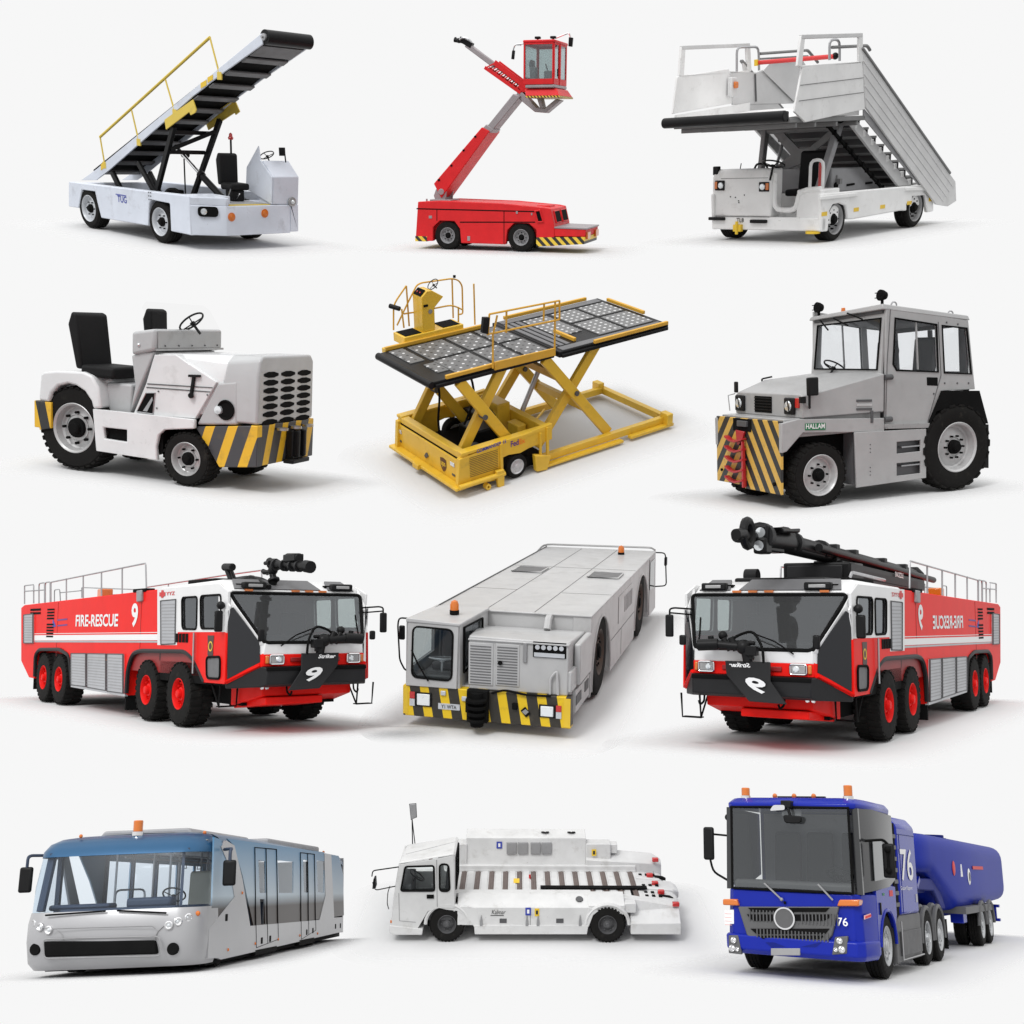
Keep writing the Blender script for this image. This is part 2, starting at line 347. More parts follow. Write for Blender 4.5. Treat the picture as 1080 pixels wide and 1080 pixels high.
P('beacon', 'red_lens', bp, lathe([(.04, 0), (.05, .03), (.032, .06), (.028, .1), (.001, .12)], (-1.02, .2, 1.79), (0, 0, 1), 12))
mr_ = P('mirror', 'black', r, prism([(-0.52,1.703),(-0.379,1.712),(-0.367,1.569),(-0.508,1.559)], 'y', .86, .9), cyl((-0.402,0.9,1.656), (-0.368,0.9,1.456), .014, n=6), bevel=.015)
P('lever', 'chrome', r, cyl((-.9, .0, .76), (-.65, -.1, .98), .012, n=6), cyl((-.8, .1, .76), (-.6, .05, .9), .01, n=6))
cc, dd = Vector((-.352, -.795, .64)), Vector((.512, .859, 0)).normalized(); ee = Vector((dd.y, -dd.x, 0))*.012
P('headlight', 'matt', r, plate(rr([tuple(cc+ee+dd*a_*.17+Vector((0, 0, b_*.085))) for a_, b_ in ((-1, -1), (1, -1), (1, 1), (-1, 1))], .07), .02)); P('headlight_lens', 'lamp', r, lathe([(.001, .03), (.05, .025), (.06, 0)], cc+ee-dd*.07, ee, 16))
for y, z in [(-0.428,0.558),(0.282,0.602)]: P('indicator', 'amber', r, lathe([(.055, 0), (.05, .02), (.001, .03)], (-.2, y, z), (1, 0, 0), 16), lathe([(.052, -.01), (.075, -.01), (.075, .012), (.052, .012)], (-.2, y, z), (1, 0, 0), 20, True))
P('headlight', 'steel4', r, lathe([(.001, .02), (.06, .02), (.08, .03), (.085, .0)], (-.2, .89, .79), (1, 0, 0), 20)); P('headlight_lens', 'lamp', r, ball((-.18, .89, .79), .04, 8))
for x in [(-1.455,0.341),(-3.804,0.376)]: wheel(r, x[0], -1.03, .36, .28, -1, None, 'rim_w', rimr=.66, hub=.3, tread='rib', bolts=6), wheel(r, x[0], 1.03, .36, .28, 1, None, 'rim_w', rimr=.66, tread='rib', bolts=6)
cv = sub('conveyor', r)
strip = [(-5.013,0.77),(-4.43,1.02),(0.743,3.483),(0.772,3.325),(-0.378,2.833),(-1.142,2.483),(-3.96,1.042),(-4.456,0.816)]
P('side_beam', 'white1', cv, prism(strip, 'y', -.46, -.43), prism(strip, 'y', .43, .46), bevel=.006)
a, b = Vector((-4.55, 0, .93)), Vector((.8, 0, 3.43)); d = (b-a).normalized(); n = Vector((-d.z, 0, d.x))
P('belt', 'matt', cv, bar(a+n*.06, b+n*.06, .86, .03, n), bar(a+d*.15-n*.0, b-d*.4-n*.0, .86, .03, n))
L_ = (b-a).length
for i in range(11):
    c = a+d*(.25+i*.5)-n*.07
    P('cross_slat', 'slat', cv, bar(c+Vector((0, -.43, 0)), c+Vector((0, .43, 0)), .15, .035, n), bevel=.01)
P('head_plate', 'slat', cv, bar(b-d*.5-n*.07, b-d*.14-n*.07, .84, .02, n))
P('end_roller', 'black', cv, cyl(b+Vector((0, -.44, 0)), b+Vector((0, .47, 0)), .115, n=24))
P('roller_cap', 'steel', cv, lathe([(.06, 0), (.055, .03), (.02, .04), (.02, .07), (.001, .07)], b+Vector((0, -.44, 0)), (0, -1, 0), 12))
hp = list(zip([(-4.121,-0.45,1.121),(-2.903,-0.45,1.615),(-1.719,-0.45,2.178),(-0.387,-0.45,2.823)], [(-4.226,-0.45,1.628),(-3.091,-0.45,2.154),(-1.972,-0.45,2.718),(-0.633,-0.45,3.412)]))
P('handrail', 'yel1', r, tube([hp[0][1], hp[3][1]], .025), [tube([p, q], .016, 6) for p, q in hp], [box(p[0]-.06, p[1]-.015, p[2]-.06, p[0]+.06, p[1]+.005, p[2]+.06) for p, q in hp])
P('side_guard', 'yel1', r, plate([(-2.013,-0.47,2.048),(-1.141,-0.47,2.421),(-1.052,-0.47,2.259),(-1.078,-0.47,2.216),(-1.219,-0.47,2.166),(-1.255,-0.47,2.22),(-1.977,-0.47,1.887)], .02), label='yellow guard plate on the near side of the conveyor')
P('side_guard', 'yel1', r, plate([(-2.183,0.5,2.05),(-1.248,0.5,2.419),(-1.139,0.5,2.264),(-1.257,0.5,2.205),(-1.286,0.5,2.24),(-2.094,0.5,1.899)], .02), plate([(-2.183,0.5,2.05), (-1.248,0.5,2.419), ((-1.248,0.5,2.419)[0], .42, (-1.248,0.5,2.419)[2]+.02), ((-2.183,0.5,2.05)[0], .42, (-2.183,0.5,2.05)[2]+.02)], .02), label='yellow guard plate on the far side of the conveyor')
for q in ([(-0.913,-0.464,2.695),(-0.745,-0.464,2.75),(-0.75,-0.464,2.663),(-0.918,-0.464,2.607)], [(-0.714,-0.464,2.788),(-0.563,-0.464,2.838),(-0.568,-0.464,2.76),(-0.718,-0.464,2.701)], [(-4.237,-0.464,1.127),(-4.109,-0.464,1.18),(-4.122,-0.464,1.068),(-4.25,-0.464,1.014)]): P('decal', 'yel', r, plate(q, .004))
for y in (-.4, .4):
    dy = y*0
    P('lift_arm', 'black', r, bar((-2.6, y, .55), (-1.85 if y < 0 else -1.6, y, 1.95 if y < 0 else 2.1), .07, .1), bevel=.008)
    P('lift_arm', 'black', r, bar((-3.95, y, 1.0), (-3.55, y, .55), .07, .1), bevel=.008)
    if y < 0: P('lift_arm', 'black', r, bar((-3.05, y, 1.25), (-2.35, y, .55), .06, .09), bevel=.008)
for p, q in (((-1.9, -.4, 1.85), (-1.9, .4, 1.85)), ((-2.1, -.4, 1.5), (-2.1, .4, 1.5)), ((-2.6, -.4, .62), (-2.6, .4, .62)), ((-2.0, -.38, 1.55), (-1.7, .38, 1.9))): P('cross_bar', 'black', r, bar(p, q, .05, .07), bevel=.005)
P('ram', 'chrome', r, cyl((-2.568,0.1,1.583), (-1.751,0.1,1.095), .032))
P('ram_sleeve', 'black', r, cyl((-1.79,0.1,1.119), (-1.193,0.1,0.792), .06), cyl((-1.829,0.1,1.144), (-1.766,0.1,1.107), .075))
P('work_light', 'black', r, cyl((-2.76, .4, .55), (-2.76, .4, 1.35), .014, n=6), ball((-2.76, .4, 1.42), .06), cyl((-2.76, .4, 1.42), (-2.65, .4, 1.42), .055))
P('logo', 'bink', r, text('TUG', (-2.74, -1.056, .58), (1, 0, 0), (0, 0, 1), .3, .12, bold=.01), box(-2.79, -1.056, .705, -2.45, -1.053, .72))
P('rivet_plate', 'dgrey', r, [cyl((x, -1.06, z), (x, -1.05, z), .012, n=6) for x in (-1.72, -1.66) for z in (.78, .84, .72)])


# ================================================================== 2 de-icing boom truck
M['red2'] = mat('glossy_red_paint', (.66, .02, .024), .45, coat=.05, spec=.2, dirt=.25, dcol=(.3, .02, .02), dscale=2)
M['haz2'] = hazard('hazard_band', 0, 0, 2.6, 2.6, col=(.8, .55, .05))
M['bgrey'] = mat('boom_steel', (.33, .3, .31), .45, metal=.3, dirt=.35, dcol=(.14, .12, .12))
M['cabglass'] = glass('cab_glass', (.75, .8, .8), .08, body=.05, bodycol=(.35, .37, .37))
r = thing('deicing_truck', 2, 'low red boom truck lifting a red glass cab high on a telescopic arm', 'deicing truck')
bs = [(-3.761,0.332),(-3.591,2.044),(-2.565,2.1),(0.31,2.041),(2.278,1.902),(2.565,1.851),(2.738,1.158),(2.751,0.291),(1.934,0.269),(1.928,0.947),(1.584,1.219),(0.917,1.224),(0.603,0.916),(0.518,0.298),(-1.568,0.301),(-1.613,0.913),(-1.867,1.242),(-2.561,1.247),(-2.895,0.963),(-2.909,0.355)]
P('body', 'red2', r, prism(bs, 'y', -1.3, -1.0), prism(bs, 'y', 1.0, 1.3), prism([(-3.732,0.564),(-3.58,2.025),(-2.565,2.08),(0.31,2.021),(2.279,1.883),(2.566,1.832),(2.739,1.139),(2.746,0.63)], 'y', -1.0, 1.0), bevel=.03, seg=2)
P('front_deck', 'red2', r, prism([(2.74,1.033),(4.142,1.009),(4.109,0.712),(2.745,0.697)], 'y', -1.28, 1.0), bevel=.02)
P('deck_plate', 'bgrey', r, prism([(2.739,1.1),(4.181,1.076),(4.182,1.019),(2.74,1.043)], 'y', -1.3, 1.02))
P('warning_band', 'haz2', r, prism([(1.93,0.638),(4.109,0.703),(4.086,0.405),(1.934,0.249)], 'y', -1.312, 1.01))
P('warning_band', 'haz2', r, prism([(-3.754,0.553),(-3.191,0.547),(-3.196,0.327),(-3.761,0.322)], 'y', -1.312, 1.31))
P('trim_line', 'matt', r, prism([(-3.664,1.768),(1.869,1.743),(1.87,1.695),(-3.666,1.718)], 'y', -1.306, 1.306))
P('trim_line', 'matt', r, prism([(-1.609,1.228),(1.873,1.302),(1.873,1.254),(-1.609,1.179)], 'y', -1.305, -1.2))
for q in ([170, 832, 170, 885], [463, 845, 463, 890]): pass
for l in ([(-2.701,-1.303,1.755),(-2.669,-1.303,1.756),(-2.68,-1.303,1.235),(-2.713,-1.303,1.234)], [(0.436,-1.303,1.716),(0.468,-1.303,1.717),(0.466,-1.303,0.327),(0.435,-1.303,0.326)]): P('panel_gap', 'matt', r, plate(l, .006))
for q in ([(1.869,1.743),(2.095,1.785),(2.244,1.31),(1.997,1.285)], ): 
    P('louvre_window', 'matt', r, prism(q, 'y', -1.31, -1.2)); P('louvre_frame', 'red2', r, tube([(p[0], -1.315, p[1]) for p in q], .05, 6, True))
for y0 in (-.95, .15):
    q = [(2.72, y0, 1.25), (2.72, y0+.85, 1.25), (2.60, y0+.85, 1.72), (2.60, y0, 1.72)]
    P('louvre_window', 'matt', r, plate(q, .08)); P('louvre_frame', 'red2', r, tube(q, .05, 6, True))
for u in ((-2.215,0.602), (1.222,0.591)):
    wheel(r, u[0], -1.28, .61, .5, -1, None, 'grey', rimr=.56, tread='rib', hub=.34, bolts=8); wheel(r, u[0], 1.28, .61, .5, 1, None, 'grey', rimr=.56, tread='rib')
P('underbody', 'matt', r, box(-3.3, -.95, .4, 2.6, .95, .9))
P('headlamp', 'amber', r, box(4.1, -1.15, .6, 4.2, -.6, .9), bevel=.03); P('headlamp', 'amber', r, box(4.1, .4, .6, 4.2, .95, .9), bevel=.03)
P('hatch', 'matt', r, prism([(-1.085,1.92),(-0.957,1.923),(-0.958,1.884),(-1.086,1.882)], 'y', -1.0, -.5)); P('hatch', 'red2', r, box(1.7, -.5, 1.7, 2.3, .4, 1.95), bevel=.04)
for q in ([(1.002,-1.31,1.727),(1.086,-1.31,1.728),(1.086,-1.31,1.613),(1.003,-1.31,1.612)], [(-3.076,-1.31,1.454),(-2.923,-1.31,1.457),(-2.926,-1.31,1.338),(-3.079,-1.31,1.335)], [(-1.258,-1.31,0.607),(-1.129,-1.31,0.61),(-1.131,-1.31,0.412),(-1.26,-1.31,0.409)], [(1.687,-1.31,1.663),(1.749,-1.31,1.664),(1.75,-1.31,1.569),(1.688,-1.31,1.567)]): P('fitting', 'bgrey', r, plate(q, .03), bevel=.005)
P('marker_post', 'bgrey', r, cyl((-3.284,-1,2.045), (-3.281,-1,2.163), .04))
P('hose_tray', 'bgrey', r, bar((-2.958,0,2.004), (-1.963,0,1.96), .5, .1), bevel=.02)
b = sub('boom', r)
P('lower_boom', 'red2', b, prism([(-3.114,2.797),(-0.808,5.191),(-0.452,5.021),(-2.765,2.181)], 'y', -.55, .95), bevel=.03)
for q in ([(-2.919,-0.56,2.986),(-2.831,-0.56,3.016),(-2.789,-0.56,2.938),(-2.878,-0.56,2.898)], [(-2.298,-0.56,3.605),(-2.211,-0.56,3.634),(-2.19,-0.56,3.567),(-2.277,-0.56,3.527)], [(-1.717,-0.56,4.252),(-1.631,-0.56,4.281),(-1.6,-0.56,4.214),(-1.686,-0.56,4.176)], [(-1.167,-0.56,4.824),(-1.082,-0.56,4.852),(-1.051,-0.56,4.776),(-1.136,-0.56,4.748)]): P('slot', 'matt', b, plate(q, .03))
P('pivot_bracket', 'bgrey', b, prism([(-3.146,2.272),(-3.029,2.57),(-2.513,2.606),(-2.6,2.033),(-3.041,2.026)], 'y', -.5, -.4), prism([(-3.146,2.272),(-3.029,2.57),(-2.513,2.606),(-2.6,2.033),(-3.041,2.026)], 'y', .4, .5), cyl((-2.75, -.6, 2.45), (-2.75, .6, 2.45), .14), box(-3.3, -.6, 1.98, -2.3, .6, 2.12), bevel=.02)
P('inner_boom', 'bgrey', b, prism([(-0.649,5.193),(0.572,6.542),(0.911,6.447),(-0.376,5.041)], 'y', -.4, .45), bevel=.03)
P('boom_collar', 'bgrey', b, prism([(-0.78,5.155),(-0.631,5.305),(-0.275,5.097),(-0.444,4.947)], 'y', -.47, .5), bevel=.02)
P('cab_arm', 'bgrey', b, prism([(0.695,6.599),(0.972,6.596),(1.601,5.985),(1.948,5.945),(2.449,6.326),(2.672,6.269),(2.001,5.761),(1.52,5.801),(0.737,6.388)], 'y', -.3, .3), bevel=.03)
P('arm_brace', 'bgrey', b, prism([(1.535,6.517),(1.738,6.515),(1.907,5.918),(1.765,5.891)], 'y', -.25, .25), bevel=.02)
for y in (-.28, .28): 
    P('jib_rail', 'red2', b, bar((-0.31,0,7.82)[0:1]+(y, (-0.31,0,7.82)[2]), (1.157,0,6.808)[0:1]+(y, (1.157,0,6.808)[2]), .06, .22), bevel=.01)
    P('jib_rail', 'red2', b, bar((-0.748,0,7.625)[0:1]+(y, (-0.748,0,7.625)[2]), (0.881,0,6.581)[0:1]+(y, (0.881,0,6.581)[2]), .06, .14), bevel=.01)
for p, q in zip(along((-0.29,0,7.783), (1.096,0,6.809), 9), along((-0.707,0,7.606), (0.829,0,6.61), 9)): P('jib_rung', 'red2', b, bar((p[0], -.28, p[2]), (q[0], -.28, q[2]), .05, .05), bar((p[0], .28, p[2]), (q[0], .28, q[2]), .05, .05), bar((p[0], -.3, p[2]), (p[0], .3, p[2]), .05, .05), bar((q[0], -.3, q[2]), (q[0], .3, q[2]), .05, .05))
P('jib_core', 'dgrey', b, bar((-0.362,0,7.747), (1.034,0,6.764), .35, .12))
P('jib_tube', 'bgrey', b, bar((-0.363,0,7.701), (-1.661,0,8.577), .26, .22, (0, 0, 1)), bevel=.03)
P('jib_hinge', 'red2', b, prism([(0.766,6.804),(0.816,7.124),(0.97,7.149),(1.155,6.964),(1.402,6.632),(0.942,6.601)], 'y', -.3, .3), bevel=.02)
P('spray_nozzle', 'black', b, bar((-1.4,0,8.516), (-1.952,0,8.802), .3, .22), cyl((-1.817,0,8.708), (-2.237,0,8.772), .09), cyl((-1.957,-0.1,8.822), (-2.023,-0.1,8.641), .07), cyl((-2.183,0,8.881), (-2.133,0,8.679), .05), bevel=.015)
P('hose', 'steel', b, tube(rnd([(-1.341,-0.25,8.642), (-1.516,-0.25,8.809), (-1.777,-0.25,8.833), (-1.903,-0.25,8.745)], .2), .04, 6))
c = sub('cab', r)
x0, x1, y0, y1, z0, z1 = 1.22, 2.5, -.9, 1.15, 6.88, 8.5
def wall(a, b_, fr=.12, fb=.3, ft=.1, m='red2', lean=0):
    a, b_ = Vector((a[0], a[1], 0)), Vector((b_[0], b_[1], 0)); d = (b_-a).normalized(); o = lambda p, z: (p.x, p.y, z)
    P('cab_frame', m, c, holed([o(a, z0), o(b_, z0), o(b_, z1), o(a, z1)], [[o(a+d*fr, z0+fb), o(b_-d*fr, z0+fb), o(b_-d*fr, z1-ft), o(a+d*fr, z1-ft)]], .07), bevel=.01)
    P('cab_window', 'cabglass', c, plate([o(a+d*fr, z0+fb), o(b_-d*fr, z0+fb), o(b_-d*fr, z1-ft), o(a+d*fr, z1-ft)], .02))
wall((x0, y0), (x1, y0), .05, .22, .06); wall((x1, y0), (x1, .0), .13, .24, .06); wall((x1, .0), (x1, y1), .13, .24, .06); wall((x1, y1), (x0, y1), .06); wall((x0, y1), (x0, y0))
P('cab_roof', 'red2', c, box(x0-.05, y0-.05, z1, x1+.06, y1+.05, z1+.12), bevel=.04)
P('cab_floor', 'bgrey', c, box(x0+.05, y0-.02, z0-.14, x1+.05, y1, z0), bevel=.04)
P('skirt', 'red2', c, loft([[(x0, -.8, z0-.16), (x1+.1, -.8, z0-.16), (x1+.1, 1.1, z0-.16), (x0, 1.1, z0-.16)], [(x0+.1, -1.0, z0-.45), (x1+.3, -1.0, z0-.45), (x1+.3, 1.2, z0-.45), (x0+.1, 1.2, z0-.45)]]), bevel=.02)
M['haz2b'] = hazard('hazard_lip', 0, 0, 7, 7, fy=7, col=(.8, .55, .05))
P('warning_lip', 'haz2b', c, box(x0+.1, -1.02, z0-.52, x1+.32, 1.22, z0-.45))
seat(c, 1.7, -.1, z0+.15, w=.5, d=.5, h=.75, m='grey', name='operator_seat')
P('control_desk', 'grey', c, box(1.4, -.7, z0, 1.65, -.3, z0+.7), box(2.0, -.6, z0, 2.3, .1, z0+.55), cyl((2.1, -.3, z0+.5), (2.0, -.35, z0+.85), .03), bevel=.03)
for x, y in ((1.75, -.7), (2.42, -.7)): P('roof_lamp', 'black', c, box(x-.12, y-.1, z1+.16, x+.12, y+.1, z1+.26), cyl((x, y, z1+.1), (x, y, z1+.2), .04), bevel=.03)
P('mirror', 'black', c, prism([(0.712,8.224),(0.833,8.221),(0.793,7.867),(0.672,7.887)], 'y', -1.0, -.9), bevel=.02); P('mirror_arm', 'chrome', c, tube(rnd([(1.192,-0.95,8.478), (0.812,-0.95,8.443), (0.742,-0.95,8.205)], .15), .035, 6), box(*[v for v in (0.932,-0.95,8.396)], *[v+w for v, w in zip((0.932,-0.95,8.396), (.14, .1, .08))]))
P('mirror', 'black', c, prism([(2.777,8.803),(2.957,8.781),(2.924,8.423),(2.763,8.445)], 'y', .45, .6), bevel=.02); P('mirror_arm', 'chrome', c, tube(rnd([(2.194,0.5,8.781), (2.793,0.5,8.981), (2.858,0.5,8.765)], .1), .035, 6))
P('door_post', 'red2', c, box(2.5, -.05, z0, 2.56, .08, z1)); P('door_rail', 'matt', c, cyl((2.58, -.5, 7.2), (2.58, -.5, 7.5), .03))


# ================================================================== 3 passenger stairs
M['white3'] = mat('scuffed_white_paint', (.8, .8, .795), .45, dirt=.55, dcol=(.42, .4, .38), dscale=2.4)
M['panel3'] = mat('ribbed_grey_panel', (.62, .62, .62), .45, dirt=.45, dcol=(.38, .38, .37), dscale=2)
M['steel3'] = mat('galvanised_frame', (.2, .2, .2), .5, metal=.2, dirt=.4, dcol=(.08, .08, .08))
r = thing('passenger_stairs', 3, 'white self-propelled passenger stairs with a high boarding platform and red barrier', 'boarding stairs')
sk = [(1.369,0.188),(1.354,0.354),(1.341,0.545),(1.232,0.648),(1.013,0.654),(0.786,0.593),(0.7,0.345),(0.524,0.332),(-1.283,0.361),(-1.543,0.343),(-1.526,0.465),(-1.725,0.48),(-1.742,0.606),(-2.276,0.595),(-2.354,0.41),(-2.429,0.247),(-2.691,0.251),(-2.609,0.761),(-1.513,0.811),(1.638,0.858),(1.585,0.196)]
P('chassis', 'white3', r, prism(sk, 'y', 1.12, 1.2), prism(sk, 'y', -1.2, -1.12), prism([(1.59, -1.2), (1.59, 1.2), (1.45, 1.2), (1.45, -1.2)], 'z', .2, .44),
  box(-2.55, -1.12, .4, .45, 1.12, .8), box(.9, .62, .3, 1.52, 1.13, .92), box(.3, -1.15, .4, 1.3, .62, .5), bevel=.025)
P('fender_lip', 'white3', r, prism([(1.702,0.817),(0.435,0.801),(0.429,0.739),(1.696,0.753)], 'y', 1.19, 1.24), prism([(-1.403,0.789),(-2.529,0.748),(-2.54,0.68),(-1.412,0.724)], 'y', 1.19, 1.24), bevel=.01)
P('console', 'white3', r, prism([(1.585, .44), (1.585, 1.15), (1.50, 1.3), (1.2, 1.3), (1.2, .44)], 'y', -1.2, .12), bevel=.035, seg=3)
P('console_seam', 'dgrey', r, box(1.583, -1.0, 1.135, 1.589, .05, 1.142), box(1.583, -1.18, .44, 1.592, .1, .447))
P('entry_rim', 'white3', r, tube(rnd([(1.5, .14, 1.22), (1.5, .14, .56), (1.5, .62, .56), (1.5, .66, .9), (1.5, 1.1, .93)], .18), .05, 8))
for q in ([(-1.237,0.433),(-0.878,0.431),(-0.877,0.372),(-1.236,0.373)], [(-0.287,0.395),(0.063,0.394),(0.065,0.332),(-0.285,0.332)]): P('buffer', 'black', r, prism(q, 'x', 1.585, 1.66), bevel=.015)
for i, q in enumerate(([(-1.125,1.104),(-0.911,1.091),(-0.907,0.922),(-1.122,0.944)], [(-0.134,1.067),(0.079,1.059),(0.084,0.896),(-0.129,0.907)])):
    y0, y1, z0, z1 = q[0][0], q[1][0], q[2][1], q[0][1]
    hl = P('headlight', 'black', r, box(1.57, y0, z0, 1.61, y1, z1), bevel=.01); a_, b_ = (y0, y0+.06) if i == 0 else (y1-.06, y1)
    P('indicator', 'amber', hl, box(1.6, a_, z0+.03, 1.62, b_, z1-.02), bevel=.005); k = (y0+y1+(.06 if i == 0 else -.06))/2
    P('lens', 'lamp', hl, lathe([(.001, .02), (.05, .015), (.06, 0)], (1.61, k, (z0+z1)/2), (1, 0, 0), 16))
P('tow_hook', 'yel', r, box(1.58, -.66, .17, 1.66, -.48, .3), cyl((1.66, -.57, .12), (1.66, -.57, .36), .03), bevel=.01)
P('plate_lettering', 'ink', r, text('TL8', (1.597, -.62, .34), (0, 1, 0), (0, 0, 1), .16, .08, bold=.01))
for i, (y, z) in enumerate([(-0.773,0.805),(-0.66,0.794),(-0.46,0.836),(-0.587,0.731),(-0.58,0.699)]): P('bolt', 'matt', r, cyl((1.585, y, z), (1.595, y, z), .012, n=6))
for q in [(1.522,0.502),(0.416,0.501),(-0.564,0.486),(-1.617,0.487),(-2.527,0.495)]: P('reflector', 'yel', r, box(q[0]-.09, 1.2, q[1]-.035, q[0]+.09, 1.206, q[1]+.035))
for x, y in ((1.55, 1.0), (-2.35, .95)): P('stabiliser_foot', 'yel', r, cyl((x, y, .16), (x, y, .2), .13, n=16), cyl((x, y, .2), (x, y, .4), .03))
for x in (1.08, -1.97):
    for sd in (1, -1): wheel(r, x, sd*1.17, .375, .3, sd, None, 'rim3', rimr=.7, hub=.36, tread='rib', bolts=8, deep=.35)
P('mirror', 'black', r, box(1.45, -1.22, 1.2, 1.55, -1.1, 1.36), cyl((1.5, -1.12, 1.25), (1.45, -1.02, 1.28), .015), bevel=.02)
steering(r, (1.498,0.1,1.379), .2, .35, col=.3)
P('lever', 'black', r, tube(rnd([(1.3, -.45, 1.28), (1.3, -.4, 1.38), (1.3, -.2, 1.38), (1.3, -.15, 1.28)], .1), .02, 6)); P('knob', 'red_lens', r, ball((1.3, -.05, 1.33), .03)); P('lever', 'black', r, cyl((1.4, -.7, 1.28), (1.42, -.66, 1.4), .01, n=6))
seat(r, .85, .35, .78, w=.55, d=.45, h=.68, rake=.1)
P('guard_hoop', 'white3', r, tube(rnd([(1.25, .72, .92), (1.25, .72, 1.42), (1.25, .98, 1.42), (1.25, .98, .92)], .13), .03, 8))
P('fire_extinguisher', 'red_lens', r, cyl((1.1, .85, .95), (1.1, .85, 1.35), .05), ball((1.1, .85, 1.35), .05))
P('engine_cover', 'grey', r, prism([(0.459,0.815),(0.476,1.251),(-0.645,1.217),(-1.42,0.804),(-1.427,0.748)], 'y', -.7, .7), bevel=.03)
for q in ([(-0.065,0.71,0.932),(-0.331,0.71,0.939),(-0.335,0.71,0.902),(-0.069,0.71,0.895)], [(-0.768,0.71,0.926),(-1.013,0.71,0.93),(-1.017,0.71,0.891),(-0.772,0.71,0.888)]): P('handle', 'matt', r, plate(q, .03))
P('lift_hook', 'matt', r, lathe([(.06, 0), (.06, .03), (.001, .03)], (0.335,0.7,0.928), (0, 1, 0), 12))
# platform
pf = sub('platform', r)
P('platform_floor', 'steel3', pf, box(.3, -1.22, 2.06, 2.75, 1.22, 2.14), [box(x, -1.2, 1.98, x+.06, 1.2, 2.06) for x in (.5, 1.2, 1.9, 2.5)], bevel=.01)
P('front_buffer', 'black', pf, cyl((2.86, -1.36, 2.17), (2.86, 1.2, 2.17), .09, n=20), box(2.72, -1.34, 2.08, 2.86, 1.18, 2.25), bevel=.02)
P('side_panel', 'white3', pf, prism([(2.498,2.917),(0.569,3.048),(0.391,2.243),(2.349,2.059),(2.698,2.234)], 'y', 1.22, 1.26), bevel=.01)
for q in ([(2.555,1.27,2.647),(0.525,1.27,2.775),(0.524,1.27,2.766),(2.555,1.27,2.638)], [(2.583,1.27,2.403),(0.479,1.27,2.534),(0.478,1.27,2.525),(2.582,1.27,2.394)]): P('panel_seam', 'dgrey', pf, plate(q, .006))
P('side_panel', 'white3', pf, prism([(2.646,2.954),(1.057,3.107),(0.946,2.488),(2.772,2.326)], 'y', -1.26, -1.22), bevel=.01)
P('side_panel', 'panel3', pf, prism([(1.038,3.066),(0.147,3.048),(-0.296,3.158),(-1.191,2.592),(-1.198,2.47),(0.926,2.462)], 'y', -1.26, -1.22), bevel=.01)
P('side_ramp', 'white3', pf, plate([(2.74, -1.2, 2.16), (2.74, -1.2, 2.3), (.4, -1.2, 2.5), (.4, -1.2, 2.16)], .02), prism([(2.7, 2.15), (.4, 2.15), (.4, 2.35)], 'y', -1.19, 1.15))
for s_, q in ((1, [(2.513,3.386),(0.664,3.47),(0.617,3.024),(2.586,2.929)]), (-1, [(2.471,3.441),(0.458,3.536),(0.392,3.062),(2.52,2.964)])):
    y = 1.24*s_; a, b, c, d = [(p[0], y, p[1]) for p in q]
    P('guard_frame', 'white3', pf, bar(a, d, .05, .13, (1, 0, 0)), bar(b, c, .05, .13, (1, 0, 0)), bar(d, c, .04, .04), bevel=.01)
    P('guard_rail', 'panel3', pf, bar((a[0]+.05, y, a[2]), (b[0]-.05, y, b[2]), .06, .07), bevel=.01)
P('panel_gap', 'dgrey', pf, plate([(0.249,-1.2,3.017),(0.21,-1.2,3.018),(0.159,-1.2,2.516),(0.199,-1.2,2.516)], .01))
P('latch_box', 'panel3', pf, box(.95, -1.2, 2.6, 1.15, -1.1, 2.95), bevel=.02); P('beacon', 'amber', pf, box(.98, -1.1, 2.75, 1.1, -1.05, 2.87), bevel=.02)
for y, q in ((-1.1, [(285,180),(362,175)]), ): pass
P('grab_hoop', 'steel', pf, tube(rnd([(0.989,-1.1,3.045), (1.002,-1.1,3.47), (0.291,-1.1,3.496), (0.253,-1.1,3.073)], .12), .025, 6))
P('grab_hoop', 'steel', pf, tube(rnd([(1.398,1.1,3.062), (1.426,1.1,3.384), (1.095,1.1,3.398), (1.063,1.1,3.053)], .12), .025, 6))
P('barrier', 'rink', pf, cyl((0.446,-1,3.202), (1.073,1,3.136), .04), label='red barrier bar across the platform'); P('barrier_end', 'yel', pf, cyl((0.506,-1,3.258), (0.501,-1,3.145), .04)); P('barrier_lock', 'black', pf, ball((1.045,1,3.142), .06))
